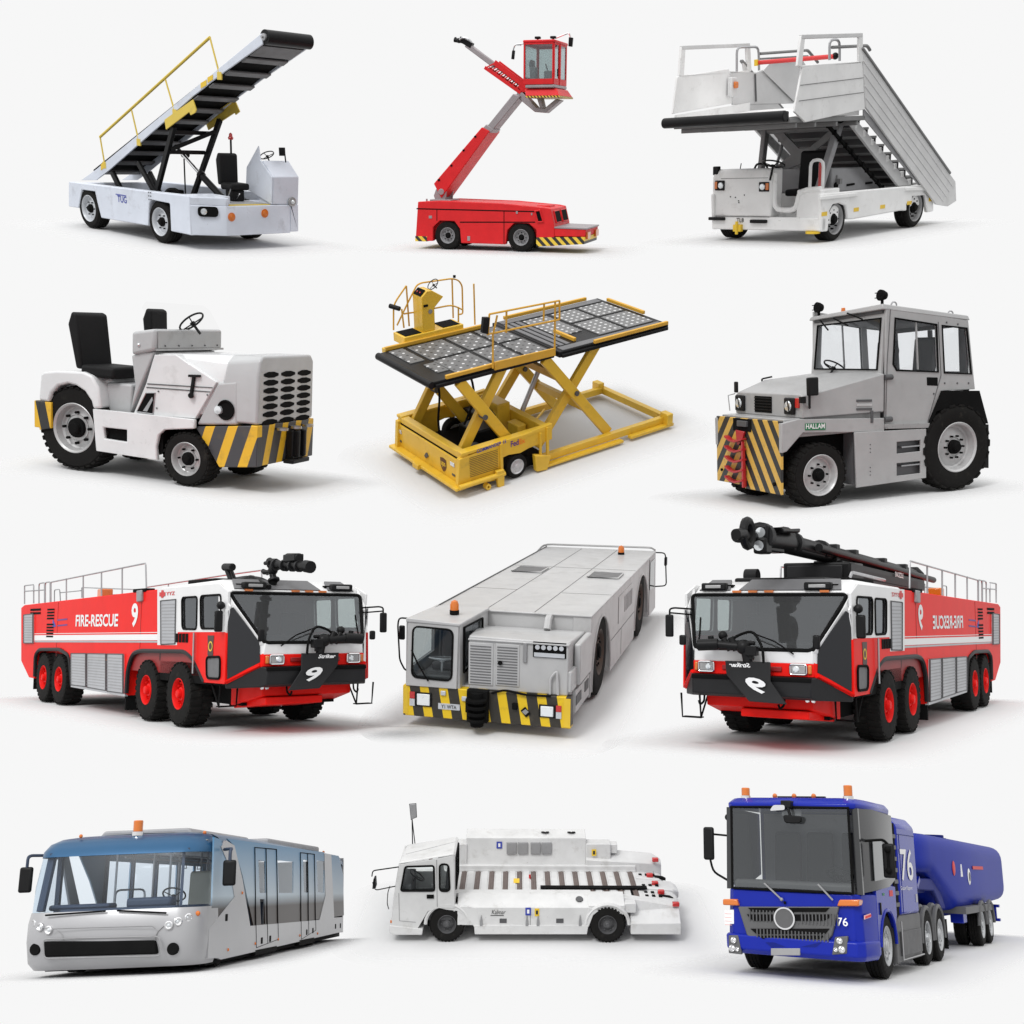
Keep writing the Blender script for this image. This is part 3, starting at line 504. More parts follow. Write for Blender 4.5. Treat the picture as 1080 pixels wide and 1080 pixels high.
# flight of steps
fl = sub('stair_flight', r)
near = [(0.6,3.246),(-3.145,0.959),(-3.421,0.796),(-3.531,0.403),(-3.166,0.316),(-2.629,0.392),(0.374,2.272)]
far = [(p[0]+.0, p[1]) for p in near]
for s_ in (1, -1):
    y = 1.25*s_
    P('balustrade', 'panel3', fl, prism(near, 'y', y-.02, y+.02), bevel=.008)
    for t in (.2, .42, .62, .82):
        a = Vector((0.6,1.25,3.246)).lerp(Vector((0.374,1.25,2.272)), t); b = Vector((-3.421,1.25,0.796)).lerp(Vector((-2.826,1.25,0.351)), t); a.y = b.y = y+.022*s_
        P('rib', 'panel3', fl, bar(a, b, .012, .025), bevel=.003)
    a, b = Vector((0.622,1.25,3.26)), Vector((-3.143,1.25,0.97)); a.y = b.y = y+.01*s_
    P('handrail', 'steel3', fl, bar(a, b, .07, .045), bevel=.01)
    q = [(0.374,2.272),(-2.256,0.786),(-1.937,0.803),(0.355,2.105)]; P('kick_band', 'grey', fl, prism(q, 'y', y-.05, y-.03) if s_ > 0 else prism(q, 'y', y+.03, y+.05))
    q = [(0.314,2.082),(-1.991,0.79),(-1.429,0.821),(0.457,1.981)]; P('stringer', 'panel3', fl, prism(q, 'y', 1.02*s_-.03, 1.02*s_+.03), bevel=.01)
P('handrail_loop', 'steel3', fl, tube(rnd([(1.331,1.1,3.267), (0.147,1.1,3.322), (0.036,1.1,3.248)], .06), .03, 6)); P('handrail_loop', 'steel3', fl, tube(rnd([(0.237,-1.1,3.374), (-1.45,-1.1,3.471), (-1.849,-1.1,3.248)], .06), .03, 6))
P('handrail_loop', 'steel3', fl, tube([(0.233,-1.1,3.281), (-1.458,-1.1,3.362)], .02, 6))
a, b = Vector((.35, 0, 2.1)), Vector((-3.1, 0, .36)); ns = 11
for i in range(ns):
    p = a.lerp(b, i/ns); dx = (b.x-a.x)/ns; dz = (b.z-a.z)/ns
    P('step', 'step', fl, box(p.x+dx*1.05, -.98, p.z-.045, p.x, .98, p.z), bevel=.008)
    P('riser', 'dgrey', fl, box(p.x+dx, -.97, p.z+dz, p.x+dx+.02, .97, p.z-.045))
    P('step_bracket', 'white3', fl, box(p.x-.06, 1.0, p.z-.17, p.x+.02, 1.07, p.z-.06), bevel=.01)
P('inner_panel', 'panel3', fl, prism([(-0.01,3.076),(-0.34,3.281),(-1.38,3.308),(-2.564,2.412),(-1.67,2.251),(-1.198,2.481)], 'y', -1.2, -1.18))
# lifting frame
lf = sub('lifting_frame', r)
P('lift_arm', 'steel3', lf, bar((.35, -.85, 2.0), (.35, -.95, 1.05), .1, .14, (1, 0, 0)), bevel=.015)
P('lift_arm', 'grey', lf, bar((0.306,0.75,2.138), (0.991,0.75,0.877), .12, .14), bevel=.015)
P('lift_pin', 'matt', lf, cyl((0.623,0.9,2.111), (0.107,0.6,2.117), .09))
P('cross_plate', 'steel3', lf, holed([(.3, -.9, 2.0), (.3, .72, 2.0), (.3, .72, 1.9), (.3, .22, 1.55), (.3, .72, 1.1), (.3, .72, .98), (.3, .5, 1.0), (.3, .3, 1.22), (.3, -.05, 1.33), (.3, -.4, 1.22), (.3, -.9, 1.0), (.3, -.95, 1.08), (.3, -.3, 1.5), (.3, -.7, 1.9), (.3, -.9, 1.9)], [[(.3, -.45, 1.9), (.3, -.12, 1.62), (.3, .1, 1.62), (.3, .5, 1.9)]], .05), bevel=.01)
P('cross_tube', 'steel3', lf, cyl((.35, -.95, 1.96), (.35, .75, 1.96), .05)); P('cross_tube', 'steel3', lf, bar((.3, -.7, 1.0), (.3, .8, 1.0), .08, .1))
P('ram', 'steel', lf, cyl((.1, -.55, 1.95), (.5, -.55, 1.1), .03)); P('ram', 'steel3', lf, cyl((-.3, .2, 1.95), (-.2, .2, 1.1), .045))
P('cable_tray', 'matt', lf, bar((0.934,0.85,1.996), (-1.142,0.85,0.807), .05, .05), [bar(Vector(p)+Vector((0, -.03, 0)), Vector(p)+Vector((0, .05, 0)), .03, .09) for p in along((0.934,0.85,1.996), (-1.142,0.85,0.807), 11)])


# ================================================================== 4 open baggage tractor
M['white4'] = mat('satin_white_paint', (.66, .665, .67), .3, coat=.45, dirt=.45, dcol=(.36, .36, .35), dscale=3.5)
M['grey4'] = mat('light_grey_paint', (.42, .425, .43), .36, coat=.25, dirt=.35, dcol=(.33, .32, .3), dscale=4)
M['haz4'] = hazard('hazard_side', 0, 0, 3.2, -1.1, off=.42, duty=.42, dark=(.05, .05, .055)); M['haz4f'] = hazard('hazard_front', 0, 0, 0, -.9, fy=3.1, off=.1, duty=.42, dark=(.05, .05, .055)); M['haz4r'] = hazard('hazard_tail', 0, 0, 3.3, .8, off=.7)
M['clear'] = glass('clear_screen', (.985, .985, .985), .0, ior=1.12)
r = thing('baggage_tractor', 4, 'open white baggage tractor with two black seats and black and yellow striped nose', 'tractor')
P('nose', 'grey4', r, loft([[(1.79, y, z) for y, z in ((-.7, .85), (-.7, 1.43), (-.67, 1.62), (-.6, 1.68), (.55, 1.68), (.62, 1.6), (.64, .85))], [(1.3, y, z) for y, z in ((-.71, .85), (-.71, 1.33), (-.62, 1.57), (-.5, 1.655), (.5, 1.66), (.63, 1.5), (.65, .85))]]), prism([(0.933,0.768),(1.224,1.313),(1.5,1.355),(1.515,0.826)], 'y', -.715, .6), bevel=.03, seg=3)
P('bonnet', 'white4', r, loft([[(1.3, y, z) for y, z in ((-.69, .9), (-.69, 1.32), (-.6, 1.56), (-.49, 1.645), (.5, 1.65), (.6, 1.5), (.6, .9))], [(.3, y, z) for y, z in ((-.69, .9), (-.69, 1.55), (-.67, 1.58), (-.6, 1.6), (.55, 1.6), (.6, 1.5), (.6, .9))]]), bevel=.015)
P('side_cover', 'white4', r, prism([(0.322,1.582),(0.631,1.606),(1.223,1.32),(0.931,0.844),(0.015,0.818),(0.201,1.216)], 'y', -.735, -.6), bevel=.008)
P('cover_seam', 'dgrey', r, plate([(0.224,-0.74,1.22),(1.173,-0.74,1.255),(1.174,-0.74,1.245),(0.224,-0.74,1.206)], .006), plate([(0.212,-0.74,1.176),(1.143,-0.74,1.201),(1.143,-0.74,1.191),(0.212,-0.74,1.162)], .006))
P('bonnet_strap', 'black', r, bar((0.916,-0.75,1.374), (0.876,-0.75,1.129), .04, .035), bar((0.846,-0.76,1.368), (1.008,-0.76,1.378), .04, .03), cyl((0.858,-0.73,1.127), (0.901,-0.79,1.133), .035), bevel=.005)
for u in [(0.39,-0.738,1.136),(0.368,-0.738,0.924),(1.102,-0.738,1.156)]: P('screw', 'dgrey', r, cyl(u, (u[0], u[1]-.01, u[2]), .01, n=6))
P('side_opening', 'matt', r, plate([(0.071,-0.739,0.853),(0.208,-0.739,1.099),(0.337,-0.739,1.111),(0.311,-0.739,0.845)], .008)); P('opening_trim', 'steel', r, tube([(0.073,-0.742,0.854),(0.21,-0.742,1.099),(0.34,-0.742,1.111),(0.314,-0.742,0.845)], .008, 6, True)); P('pedal', 'steel', r, plate([(0.169,-0.745,0.87),(0.305,-0.745,1.059),(0.314,-0.745,1.018),(0.232,-0.745,0.869)], .01))
P('nose_skirt', 'haz4', r, prism([(0.919,0.747),(1.802,0.843),(1.806,0.337),(1.276,0.277)], 'y', -.718, -.6), bevel=.01)
P('nose_skirt', 'haz4f', r, box(1.7, -.7, .34, 1.797, .66, .84), bevel=.008)
P('lamp_pod', 'matt', r, lathe([(.12, 0), (.125, .01), (.11, .02), (.08, -.02), (.001, -.02)], (1.358,-0.72,0.994), (0, -1, 0), 24)).scale = (1, 1, 1)
P('headlight', 'lamp', r, lathe([(.001, .03), (.05, .02), (.06, 0)], (1.25,-0.72,0.983), (0, -1, 0), 16))
gr = []
for i in range(8):
    for y in (-.42, -.02, .38):
        z = 1.45-i*.097; hx = [(y-.165, z-.014), (y-.06, z-.036), (y+.06, z-.036), (y+.165, z-.014), (y+.165, z+.014), (y+.06, z+.036), (y-.06, z+.036), (y-.165, z+.014)]
        P('grille_slot', 'matt', r, prism(hx, 'x', 1.78, 1.796), smooth=5)
P('tow_hitch', 'black', r, box(1.8, -.04, .36, 1.9, .24, .74), box(1.8, -.1, .32, 1.95, .32, .38), box(1.88, .0, .4, 1.96, .06, .74), box(1.88, .15, .4, 1.96, .21, .74), bevel=.015); [P('hitch_pin', 'steel', r, cyl((1.87, y, .76), (1.87, y, .79), .075)) for y in (-.25, .08, .38)]
P('sill', 'white4', r, holed([(p[0], -.76, p[1]) for p in [(-0.569,0.829),(0.954,0.843),(0.957,0.729),(0.517,0.67),(0.435,0.598),(0.399,0.452),(0.418,0.277),(-0.516,0.293)]], [[(p[0], -.76, p[1]) for p in [(-0.404,0.608),(-0.042,0.613),(-0.041,0.459),(-0.386,0.466)]]], .06), bevel=.015)
P('sill_core', 'matt', r, box(-.45, -.72, .35, .45, .7, .7)); P('sill', 'white4', r, box(-.5, .68, .3, .9, .75, .8), bevel=.01)
P('floor_plate', 'dgrey', r, box(-.55, -.72, .72, .5, .7, .78))
P('scuttle', 'grey4', r, prism([(-0.049,1.544),(0.128,1.6),(0.287,1.612),(0.09,1.175),(-0.068,0.811),(0.005,1.167)], 'y', -.7, .62), bevel=.02)
P('dashboard', 'grey4', r, loft([[(.32, y, z) for y, z in ((-.74, 1.63), (-.74, 1.9), (.72, 1.9), (.72, 1.63))], [(-.02, y, z) for y, z in ((-.74, 1.55), (-.74, 1.84), (.72, 1.86), (.72, 1.55))]]), bevel=.04, seg=3)
P('dash_panel', 'steel4', r, plate([(.335, -.68, 1.66), (.335, .66, 1.66), (.325, .66, 1.87), (.325, -.68, 1.87)], .012), plate([(.345, -.72, 1.63), (.345, .7, 1.63), (.345, .7, 1.655), (.345, -.72, 1.655)], .02))
for i in range(5): P('rivet', 'dgrey', r, ball((.343, -.55+.28*i, 1.69), .012, 6))
P('windscreen', 'clear', r, plate([(.3, -.7, 1.9), (.3, .68, 1.9), (.18, .62, 2.14), (.16, .5, 2.2), (.16, -.7, 2.22), (.18, -.8, 2.15)], .008))
steering(r, (0.402,-0.1,2.001), .17, .75, col=.2)
P('cheek_knob', 'chrome', r, ball((0.094,-0.74,1.685), .025))
P('rear_body', 'white4', r, box(-1.35, -.6, .75, -.42, .7, 1.22), bevel=.06, seg=4)
P('rear_box', 'grey4', r, box(-.5, -.62, .75, -.1, .68, 1.17), bevel=.03)
fd = [(-1.42, .86)]+[(-1.387,1.195),(-1.333,1.232),(-1.131,1.263),(-0.713,1.284),(-0.583,1.245),(-0.483,1.112),(-0.439,0.849),(-0.561,0.827),(-0.591,0.924),(-0.692,1.04),(-0.823,1.1),(-0.955,1.117),(-1.11,1.074),(-1.214,0.975),(-1.26,0.851)]
P('rear_fender', 'white4', r, prism(fd, 'y', -.79, -.3), prism(fd, 'y', .4, .75), bevel=.03, seg=3)
P('tail_skirt', 'haz4r', r, prism([(-1.431,0.846),(-1.228,0.847),(-1.231,0.511),(-1.421,0.47)], 'y', -.78, -.5), box(-1.5, -.78, .5, -1.4, .7, .85), bevel=.01)
P('wheel_well', 'matt', r, box(-1.3, -.5, .3, -.5, .5, 1.1), box(.5, -.5, .3, 1.3, .5, .9))
seat(r, -.55, -.42, 1.22, w=.62, d=.52, h=.66, rake=.13, t=.15); seat(r, -.3, .45, 1.4, w=.38, d=.4, h=.6, rake=.06)
wheel(r, .83, -.78, .345, .32, -1, None, 'rim4', rimr=.6, hub=.36, bolts=6, lugs=30, deep=.3, z=.335); wheel(r, .83, .72, .345, .3, 1, None, 'rim4', rimr=.6, z=.335)
wheel(r, -.9, -.75, .545, .34, -1, None, 'rim4', rimr=.58, hub=.36, bolts=8, lugs=34, deep=.35); wheel(r, -.9, .72, .545, .3, 1, None, 'rim4', rimr=.58)


# ================================================================== 5 scissor cargo loader
M['yel5'] = mat('loader_yellow_paint', (.72, .45, .03), .42, coat=.2, dirt=.45, dcol=(.36, .22, .04), dscale=3)
M['yel5d'] = mat('ochre_rail_paint', (.62, .34, .03), .5, dirt=.4, dcol=(.3, .18, .05), dscale=6)
def dots(name, sx, sy, rad, col, dark, glint):  # roller dots; the pale ones are bright highlights painted into the deck colour
    m = mat(name, col, .5, var=.1); t = m.node_tree; N = t.nodes.new; L = t.links.new; tc = N('ShaderNodeTexCoord'); s = N('ShaderNodeSeparateXYZ'); L(tc.outputs['Object'], s.inputs[0])
    def op(o, a, b=None):
        q = N('ShaderNodeMath'); q.operation = o
        for i, v in enumerate((a, b)):
            if v is None: continue
            if isinstance(v, (int, float)): q.inputs[i].default_value = v
            else: L(v, q.inputs[i])
        return q.outputs[0]
    X, Y = op('MULTIPLY', s.outputs[0], sx), op('MULTIPLY', s.outputs[1], sy)
    dx, dy = op('SUBTRACT', op('FRACT', X), .5), op('SUBTRACT', op('FRACT', Y), .5)
    d = op('LESS_THAN', op('ADD', op('MULTIPLY', dx, dx), op('MULTIPLY', dy, dy)), rad)
    par = op('GREATER_THAN', op('FRACT', op('MULTIPLY', op('ADD', op('FLOOR', X), op('FLOOR', Y)), .5)), .25)
    a = N('ShaderNodeMix'); a.data_type = 'RGBA'; L(par, a.inputs[0]); a.inputs[6].default_value = (*dark, 1); a.inputs[7].default_value = (*glint, 1)
    b = N('ShaderNodeMix'); b.data_type = 'RGBA'; L(d, b.inputs[0]); b.inputs[6].default_value = (*col, 1); L(a.outputs[2], b.inputs[7]); L(b.outputs[2], t.nodes['Principled BSDF'].inputs['Base Color']); return m
M['deck5'] = dots('roller_deck', 7, 7, .035, (.12, .12, .12), (.02, .02, .02), (.6, .6, .6)); M['deck5b'] = dots('roller_deck_white', 7, 7, .04, (.15, .15, .15), (.6, .6, .6), (.6, .6, .6))
r = thing('cargo_loader', 5, 'yellow scissor-lift cargo loader with raised black roller decks', 'cargo loader')
P('front_wall', 'yel5', r, box(2.72, -1.1, .2, 2.9, 1.1, .66), box(2.72, -1.13, .7, 2.88, 1.13, .82), bevel=.015)
P('vent_slot', 'matt', r, box(2.7, -1.05, .66, 2.87, 1.08, .7))
P('side_wall', 'yel5', r, prism([(2.927,0.734),(0.845,0.893),(0.845,0.566),(1.402,0.528),(1.59,0.485),(1.866,0.521),(1.997,0.499),(2.009,0.069),(2.985,0.172)], 'y', 1.05, 1.15), bevel=.012)
P('side_wall', 'yel5', r, prism([(2.927,0.734),(0.845,0.893),(0.845,0.566),(1.402,0.528),(1.59,0.485),(1.866,0.521),(1.997,0.499),(2.009,0.069),(2.985,0.172)], 'y', -1.15, -1.05), bevel=.012)
P('wall_rim', 'yel5', r, box(.85, .98, .78, 2.88, 1.153, .84), bevel=.01); P('wall_rim', 'yel5', r, box(.85, -1.17, .78, 2.88, -.98, .84), bevel=.01); P('wall_rim', 'yel5', r, box(.85, -1.0, .5, 1.0, 1.0, .84), bevel=.01)
P('bumper_shelf', 'yel5', r, box(2.85, -1.25, .14, 3.06, 1.2, .2), box(3.04, -.25, .12, 3.12, -.05, .22), bevel=.012); P('side_tube', 'yel5', r, cyl((3.0, 1.22, .22), (2.0, 1.22, .22), .05), bevel=.01)
P('tow_eye', 'yel5', r, lathe([(.06, -.05), (.06, .05), (.025, .05), (.025, -.05)], (2.388,1.2,0.059), (0, 1, 0), 16, True)); P('tow_plate', 'yel5', r, prism([(2.206,0.325),(2.024,0.319),(2.035,-0.096),(2.166,-0.086)], 'y', 1.18, 1.26), bevel=.02)
P('inner_floor', 'matt', r, box(1.0, -1.04, .1, 2.7, 1.04, .3)); P('machinery', 'black', r, box(1.3, -.5, .3, 1.9, .1, .62), box(1.95, .2, .3, 2.3, .8, .5), cyl((1.6, .5, .45), (1.6, .95, .45), .16), box(1.1, -.95, .3, 1.5, -.5, .7), bevel=.03)
P('drive_unit', 'yel5', r, box(1.0, -.6, .3, 1.3, 0, 1.0), box(1.05, .25, .3, 1.25, .6, .75), bevel=.02)
lv = []
for i in range(12):
    z = .32+i*.034; P('louvre', 'olive', r, box(2.1, 1.148, z, 2.72, 1.156, z+.012))
for y, z in [(-1.043,0.523),(0.86,0.526)]: P('headlight', 'lamp', r, box(2.9, y-.07, z-.04, 2.915, y+.07, z+.04), bevel=.008)
for y, z in [(-1.047,0.319),(0.883,0.318)]: P('marker', 'dgrey', r, box(2.9, y-.05, z-.02, 2.91, y+.05, z+.02))
_, y, z = (2.905,0.541,0.408)
sh = [(y-.1, z+.11), (y, z+.13), (y+.1, z+.11), (y+.1, z-.03), (y+.06, z-.11), (y, z-.15), (y-.06, z-.11), (y-.1, z-.03)]
P('shield_emblem', 'brown', r, prism(sh, 'x', 2.9, 2.908)); P('emblem_lettering', 'yel', r, text('ups', (2.911, y-.08, z-.06), (0, 1, 0), (0, 0, 1), .16, .11, bold=.02))
P('latch', 'dgrey', r, prism([(-0.109,0.351),(-0.037,0.437),(0.019,0.38),(-0.049,0.318)], 'x', 2.89, 2.93))
a, b = Vector((2.561,1.156,0.805)), Vector((1.915,1.156,0.841))
P('lettering', 'bink', r, text('COMMANDER 15', (a.x, 1.16, a.z-.05), (b-a), (0, 0, 1), (b-a).length, .07, bold=.02))
a, b = Vector((1.808,1.156,0.666)), Vector((1.631,1.156,0.67)); P('lettering', 'purple', r, text('Fed', (a.x, 1.157, a.z), (b-a), (0, 0, 1), (b-a).length, .12, bold=.02))
a, b = Vector((1.617,1.156,0.672)), Vector((1.478,1.156,0.675)); P('lettering', 'orange', r, text('Ex', (a.x, 1.157, a.z), (b-a), (0, 0, 1), (b-a).length, .1, bold=.02))
P('rib', 'yel5', r, [box(x, 1.15, .25, x+.05, 1.19, .85) for x in (.95, 1.1)][0]); P('rib', 'yel5', r, box(1.12, 1.15, .25, 1.16, 1.19, .78)); P('rib', 'yel5', r, box(2.0, 1.15, .25, 2.06, 1.18, .8), bevel=.005)
for s_ in (1, -1): wheel(r, 1.67, 1.16*s_, .235, .2, s_, None, 'chrome5', rimr=.62, hub=.4, tread='rib', bolts=5, deep=.12, hubmat='chrome5')
# base frame
for s_ in (1, -1):
    P('base_rail', 'yel5', r, box(-2.2, 1.02*s_-.06, .1, 1.1, 1.02*s_+.06, .24), bevel=.01); P('base_flange', 'yel5', r, box(-.9, 1.14*s_-.07, .04, 1.12, 1.14*s_+.07, .09), bevel=.01); P('base_flange', 'yel5', r, box(-2.25, 1.14*s_-.06, .05, -1.1, 1.14*s_+.06, .11), bevel=.01)
    P('end_bracket', 'yel5', r, box(-2.2, 1.1*s_-.12, .1, -2.05, 1.1*s_+.12, .34), bevel=.015)
P('base_rail', 'yel5', r, box(-2.25, -1.1, .1, -2.12, 1.1, .24), bevel=.01); P('outrigger', 'yel5', r, prism([(1.293,0.378),(0.918,0.273),(1.008,-0.006),(1.262,0.026)], 'y', 1.1, 1.22), bevel=.02); P('base_link', 'yel5', r, cyl((-.5, -.9, .16), (1.0, .2, .18), .025))
# scissors
for s_, nm in ((1, ''), (-1, '')):
    y = .84*s_
    def arm(p, q, off=0, w=.1, h=.2): P('scissor_arm', 'yel5', r, bar((p[0], y+off, p[1]), (q[0], y+off, q[1]), w, h), bevel=.012)
    for (p, q), off in ((((2.78, .45), (1.7, 2.1)), -.07), (((2.72, 2.1), (1.55, .5)), .07), (((.85, 2.1), (-.72, .22)), .07), (((-.55, 2.12), (.95, .3)), -.07)): arm(p, q, off)
    P('pivot_pin', 'dgrey', r, cyl((2.23, y-.15, 1.31), (2.23, y+.15, 1.31), .05)); P('pivot_pin', 'dgrey', r, cyl((.12, y-.15, 1.26), (.12, y+.15, 1.26), .05))
P('cross_tie', 'yel5d', r, bar((.4, -.8, 1.6), (.4, .8, 1.6), .1, .14)); P('cross_tie', 'yel5', r, bar((-.2, -.8, .85), (-.2, .8, .85), .1, .14)); P('lift_ram', 'steel', r, cyl((.9, 0, .4), (.3, 0, 1.5), .05))
for q in ([(2.55, -.3, 2.1), (2.45, -.2, 1.5), (2.6, -.1, .9), (2.55, 0, .4)], [(2.4, .3, 2.1), (2.1, .35, 1.9), (2.0, .3, 1.4), (2.2, .2, .9)], [(1.6, -.5, .6), (1.4, -.2, .95), (1.5, .2, .9)]): P('hose', 'matt', r, tube(rnd(q, .2, 4), .022, 6))
# decks
def deck(x0, x1, y0, y1, cols, rows, m):
    P('deck_frame', 'black', r, box(x0, y0, 2.1, x1, y1, 2.215), box(x0+.04, y0-.05, 2.1, x1-.04, y1+.05, 2.17), bevel=.015)
    for i in range(len(cols)-1):
        for j in range(len(rows)-1): P('roller_panel', m, r, box(cols[i]+.045, rows[j]+.045, 2.21, cols[i+1]-.045, rows[j+1]-.045, 2.232), bevel=.005)
deck(.62, 3.26, -.98, .93, [.66, 1.25, 1.9, 2.75], [-.93, .0, .88], 'deck5'); deck(-2.1, .6, -1.15, 1.05, [-2.0, -1.25, -.55], [-.85, -.1, .8], 'deck5b')
P('roller_panel', 'deck5', r, box(2.8, -.9, 2.21, 3.1, -.1, 2.232), bevel=.005); P('roller_panel', 'deck5', r, box(2.72, .1, 2.21, 2.95, .6, 2.232), bevel=.005)
for y0, y1 in ((-1.1, -.9), (.84, 1.02)): P('walkway', 'slat', r, box(-2.0, y0, 2.212, .5, y1, 2.23), bevel=.004)
P('roller_panel', 'deck5b', r, box(-.48, -.8, 2.21, .1, .35, 2.232)); [P('transfer_strip', 'slat', r, box(x, -.85, 2.21, x+.09, .8, 2.236), bevel=.005) for x in (.16, .3, .44)]
P('front_roller', 'black', r, cyl((3.28, -.98, 2.16), (3.28, .93, 2.16), .07), bevel=.01)
for q in ([(3.0, .93), (2.0, .93)], [(-.2, 1.07), (-2.05, 1.07)], [(.3, -1.17), (-1.8, -1.17)], [(-2.12, -.85), (-2.12, .3)], [(.0, .1), (.0, .75)], [(3.1, -1.02), (.9, -1.02)]): P('edge_guide', 'yel5d', r, bar((*q[0], 2.25), (*q[1], 2.25), .06, .07), bevel=.008)
# right guard rail
g = sub('guard_rail', r)
P('kick_plate', 'yel5d', g, prism([(2.034,2.339),(0.679,2.31),(0.679,2.164),(2.038,2.183)], 'y', 1.0, 1.04), bevel=.008)
for q in ([(2.11,1.02,3.228),(0.581,1.02,3.181)], [(2.171,1.02,2.875),(0.679,1.02,2.827),(0.58,1.02,2.829)]): P('rail', 'yel5d', g, tube(q, .018, 6))
for q in ([(2.068,1.02,2.227),(2.049,1.02,2.839),(1.947,1.02,3.175)], [(0.692,1.02,2.156),(0.68,1.02,3.183)], [(0.58,1.02,2.829),(0.581,1.02,3.181)], [(0.942,1.02,2.869),(0.927,1.02,3.188)], [(1.765,1.02,2.823),(1.749,1.02,3.209)], [(2.11,1.02,3.228),(2.152,1.02,2.872)]): P('post', 'yel5d', g, tube(q, .018, 6))
P('control_box', 'black', g, prism([(2.25,3.204),(2.124,3.179),(2.17,2.886),(2.29,2.932)], 'y', .98, 1.06), bevel=.01)
# control station
s = sub('control_station', r)
P('platform', 'yel5', s, box(1.34, -1.46, 2.2, 2.67, -1.04, 2.37), box(.9, -1.16, 2.14, 3.1, -1.02, 2.24), bevel=.012); P('floor_mat', 'matt', s, box(2.26, -1.43, 2.37, 2.62, -1.08, 2.38)); P('floor_mat', 'matt', s, box(1.4, -1.43, 2.37, 1.78, -1.08, 2.38))
P('console', 'yel5', s, prism([(2.23, 2.37), (1.96, 2.37), (1.95, 2.8), (1.74, 2.98), (1.98, 3.14), (2.1, 3.15), (2.22, 3.05)], 'y', -1.42, -1.08), bevel=.012)
P('control_panel', 'matt', s, plate([(2.225, -1.38, 3.06), (2.225, -1.12, 3.06), (2.11, -1.12, 3.16), (2.11, -1.38, 3.16)], .01)); [P('button', 'red_lens', s, ball((2.18, y, 3.11), .018, 8)) for y in (-1.3, -1.2)]; P('gauge', 'steel', s, cyl((2.05, -1.07, 2.75), (2.05, -1.08, 2.75), .045)); P('handle', 'matt', s, box(2.1, -1.08, 2.86, 2.19, -1.06, 2.9))
steering(s, (1.86, -1.25, 3.2), .12, -.75, col=.12)
R_ = lambda *p: tube(rnd(list(p), .12), .016, 6)
Y3 = -1.42
for sh in (R_(*[(2.34,-1.42,3.221),(2.639,-1.42,2.92),(2.678,-1.42,2.424)]), R_(*[(2.34,-1.42,3.221),(2.333,-1.42,2.433)]), R_(*[(2.596,-1.42,2.499),(2.332,-1.42,2.889),(2.114,-1.42,3.191),(2.01,-1.42,3.217),(1.321,-1.42,3.179),(1.171,-1.42,3.118),(1.096,-1.42,2.996),(1.108,-1.42,2.433),(1.203,-1.42,2.44)]), R_(*[(1.321,-1.42,3.179),(1.334,-1.42,2.395)]), R_(*[(1.943,-1.1,2.784),(1.546,-1.1,2.776),(1.307,-1.1,2.632)]), R_(*[(1.404,-1.1,2.708),(1.418,-1.1,2.411)]), R_(*[(2.435,-1.42,2.694),(2.225,-1.42,2.681)]), R_(*[(1.033,-1.1,3.096),(1.039,-1.1,2.282)]), R_(*[(2.651,-1.1,2.91),(2.628,-1.1,2.542)])): P('rail', 'yel5d', s, sh)
P('roller_pad', 'black', s, cyl((2.684,-1.5,2.881), (2.576,-1.3,2.847), .045), bevel=.01); P('beacon', 'matt', s, cyl((1.267,-1.42,3.187), (1.265,-1.42,3.232), .028))


# ================================================================== 6 cabbed tow tractor
M['grey6'] = mat('tractor_grey_paint', (.36, .36, .36), .38, coat=.15, dirt=.4, dcol=(.26, .26, .25), dscale=3)
M['hazA'] = hazard('hazard_left', 0, 0, 0, -1.9, fy=2.6, col=(.62, .38, .07)); M['hazB'] = hazard('hazard_right', 0, 0, 0, 1.9, fy=2.9, off=.1, col=(.62, .38, .07))
M['win6'] = glass('tinted_window', (.95, .955, .96), .03)
M['inner6'] = mat('cab_lining', (.07, .07, .072), .7)
r = thing('tow_tractor', 6, 'grey cabbed tow tractor with big lugged wheels and red ladder on striped front plate', 'tractor')
P('front_plate', 'hazA', r, box(2.5, -1.16, .36, 2.56, -.1, 1.77), bevel=.01); P('front_plate', 'hazB', r, box(2.5, -.1, .3, 2.56, 1.16, 1.77), bevel=.01)
P('tow_slot', 'matt', r, box(2.55, -.5, 1.5, 2.572, .15, 1.76)); P('tow_jaw', 'dgrey', r, box(2.56, -.3, 1.6, 2.62, .05, 1.72), bevel=.01); P('plate_bolt', 'matt', r, cyl((2.56, .95, .5), (2.59, .95, .5), .04)); P('plate_bolt', 'matt', r, cyl((2.56, -.95, .62), (2.59, -.95, .62), .03))
ld = sub('ladder', r)
P('ladder_plate', 'red6', ld, plate([(2.6, -.02, 1.5), (2.6, -.35, 1.52), (2.6, -.3, 1.22), (2.6, -.05, 1.2), (2.6, -.0, .34), (2.6, -.12, .34), (2.6, -.16, 1.2)], .04), bevel=.01)
P('ladder_rail', 'red6', ld, bar((2.66, -.02, 1.3), (2.66, -.0, .34), .05, .05)); P('ladder_rail', 'red6', ld, bar((2.66, -.62, 1.36), (2.66, -.62, .36), .035, .035))
for i in range(5): z = .42+i*.215; P('rung', 'red6', ld, loft([[(x, y, z+dz+h) for x, h in ((2.58, 0), (2.7, 0), (2.7, .04), (2.58, .04))] for y, dz in ((-.66, .07), (-.5, .0), (-.3, -.02), (-.0, .05))]), bevel=.005)
N0 = 2.07
hd = [(2.099,2.257),(2.134,1.798),(0.294,1.692),(0.039,1.455),(0.053,2.576)]
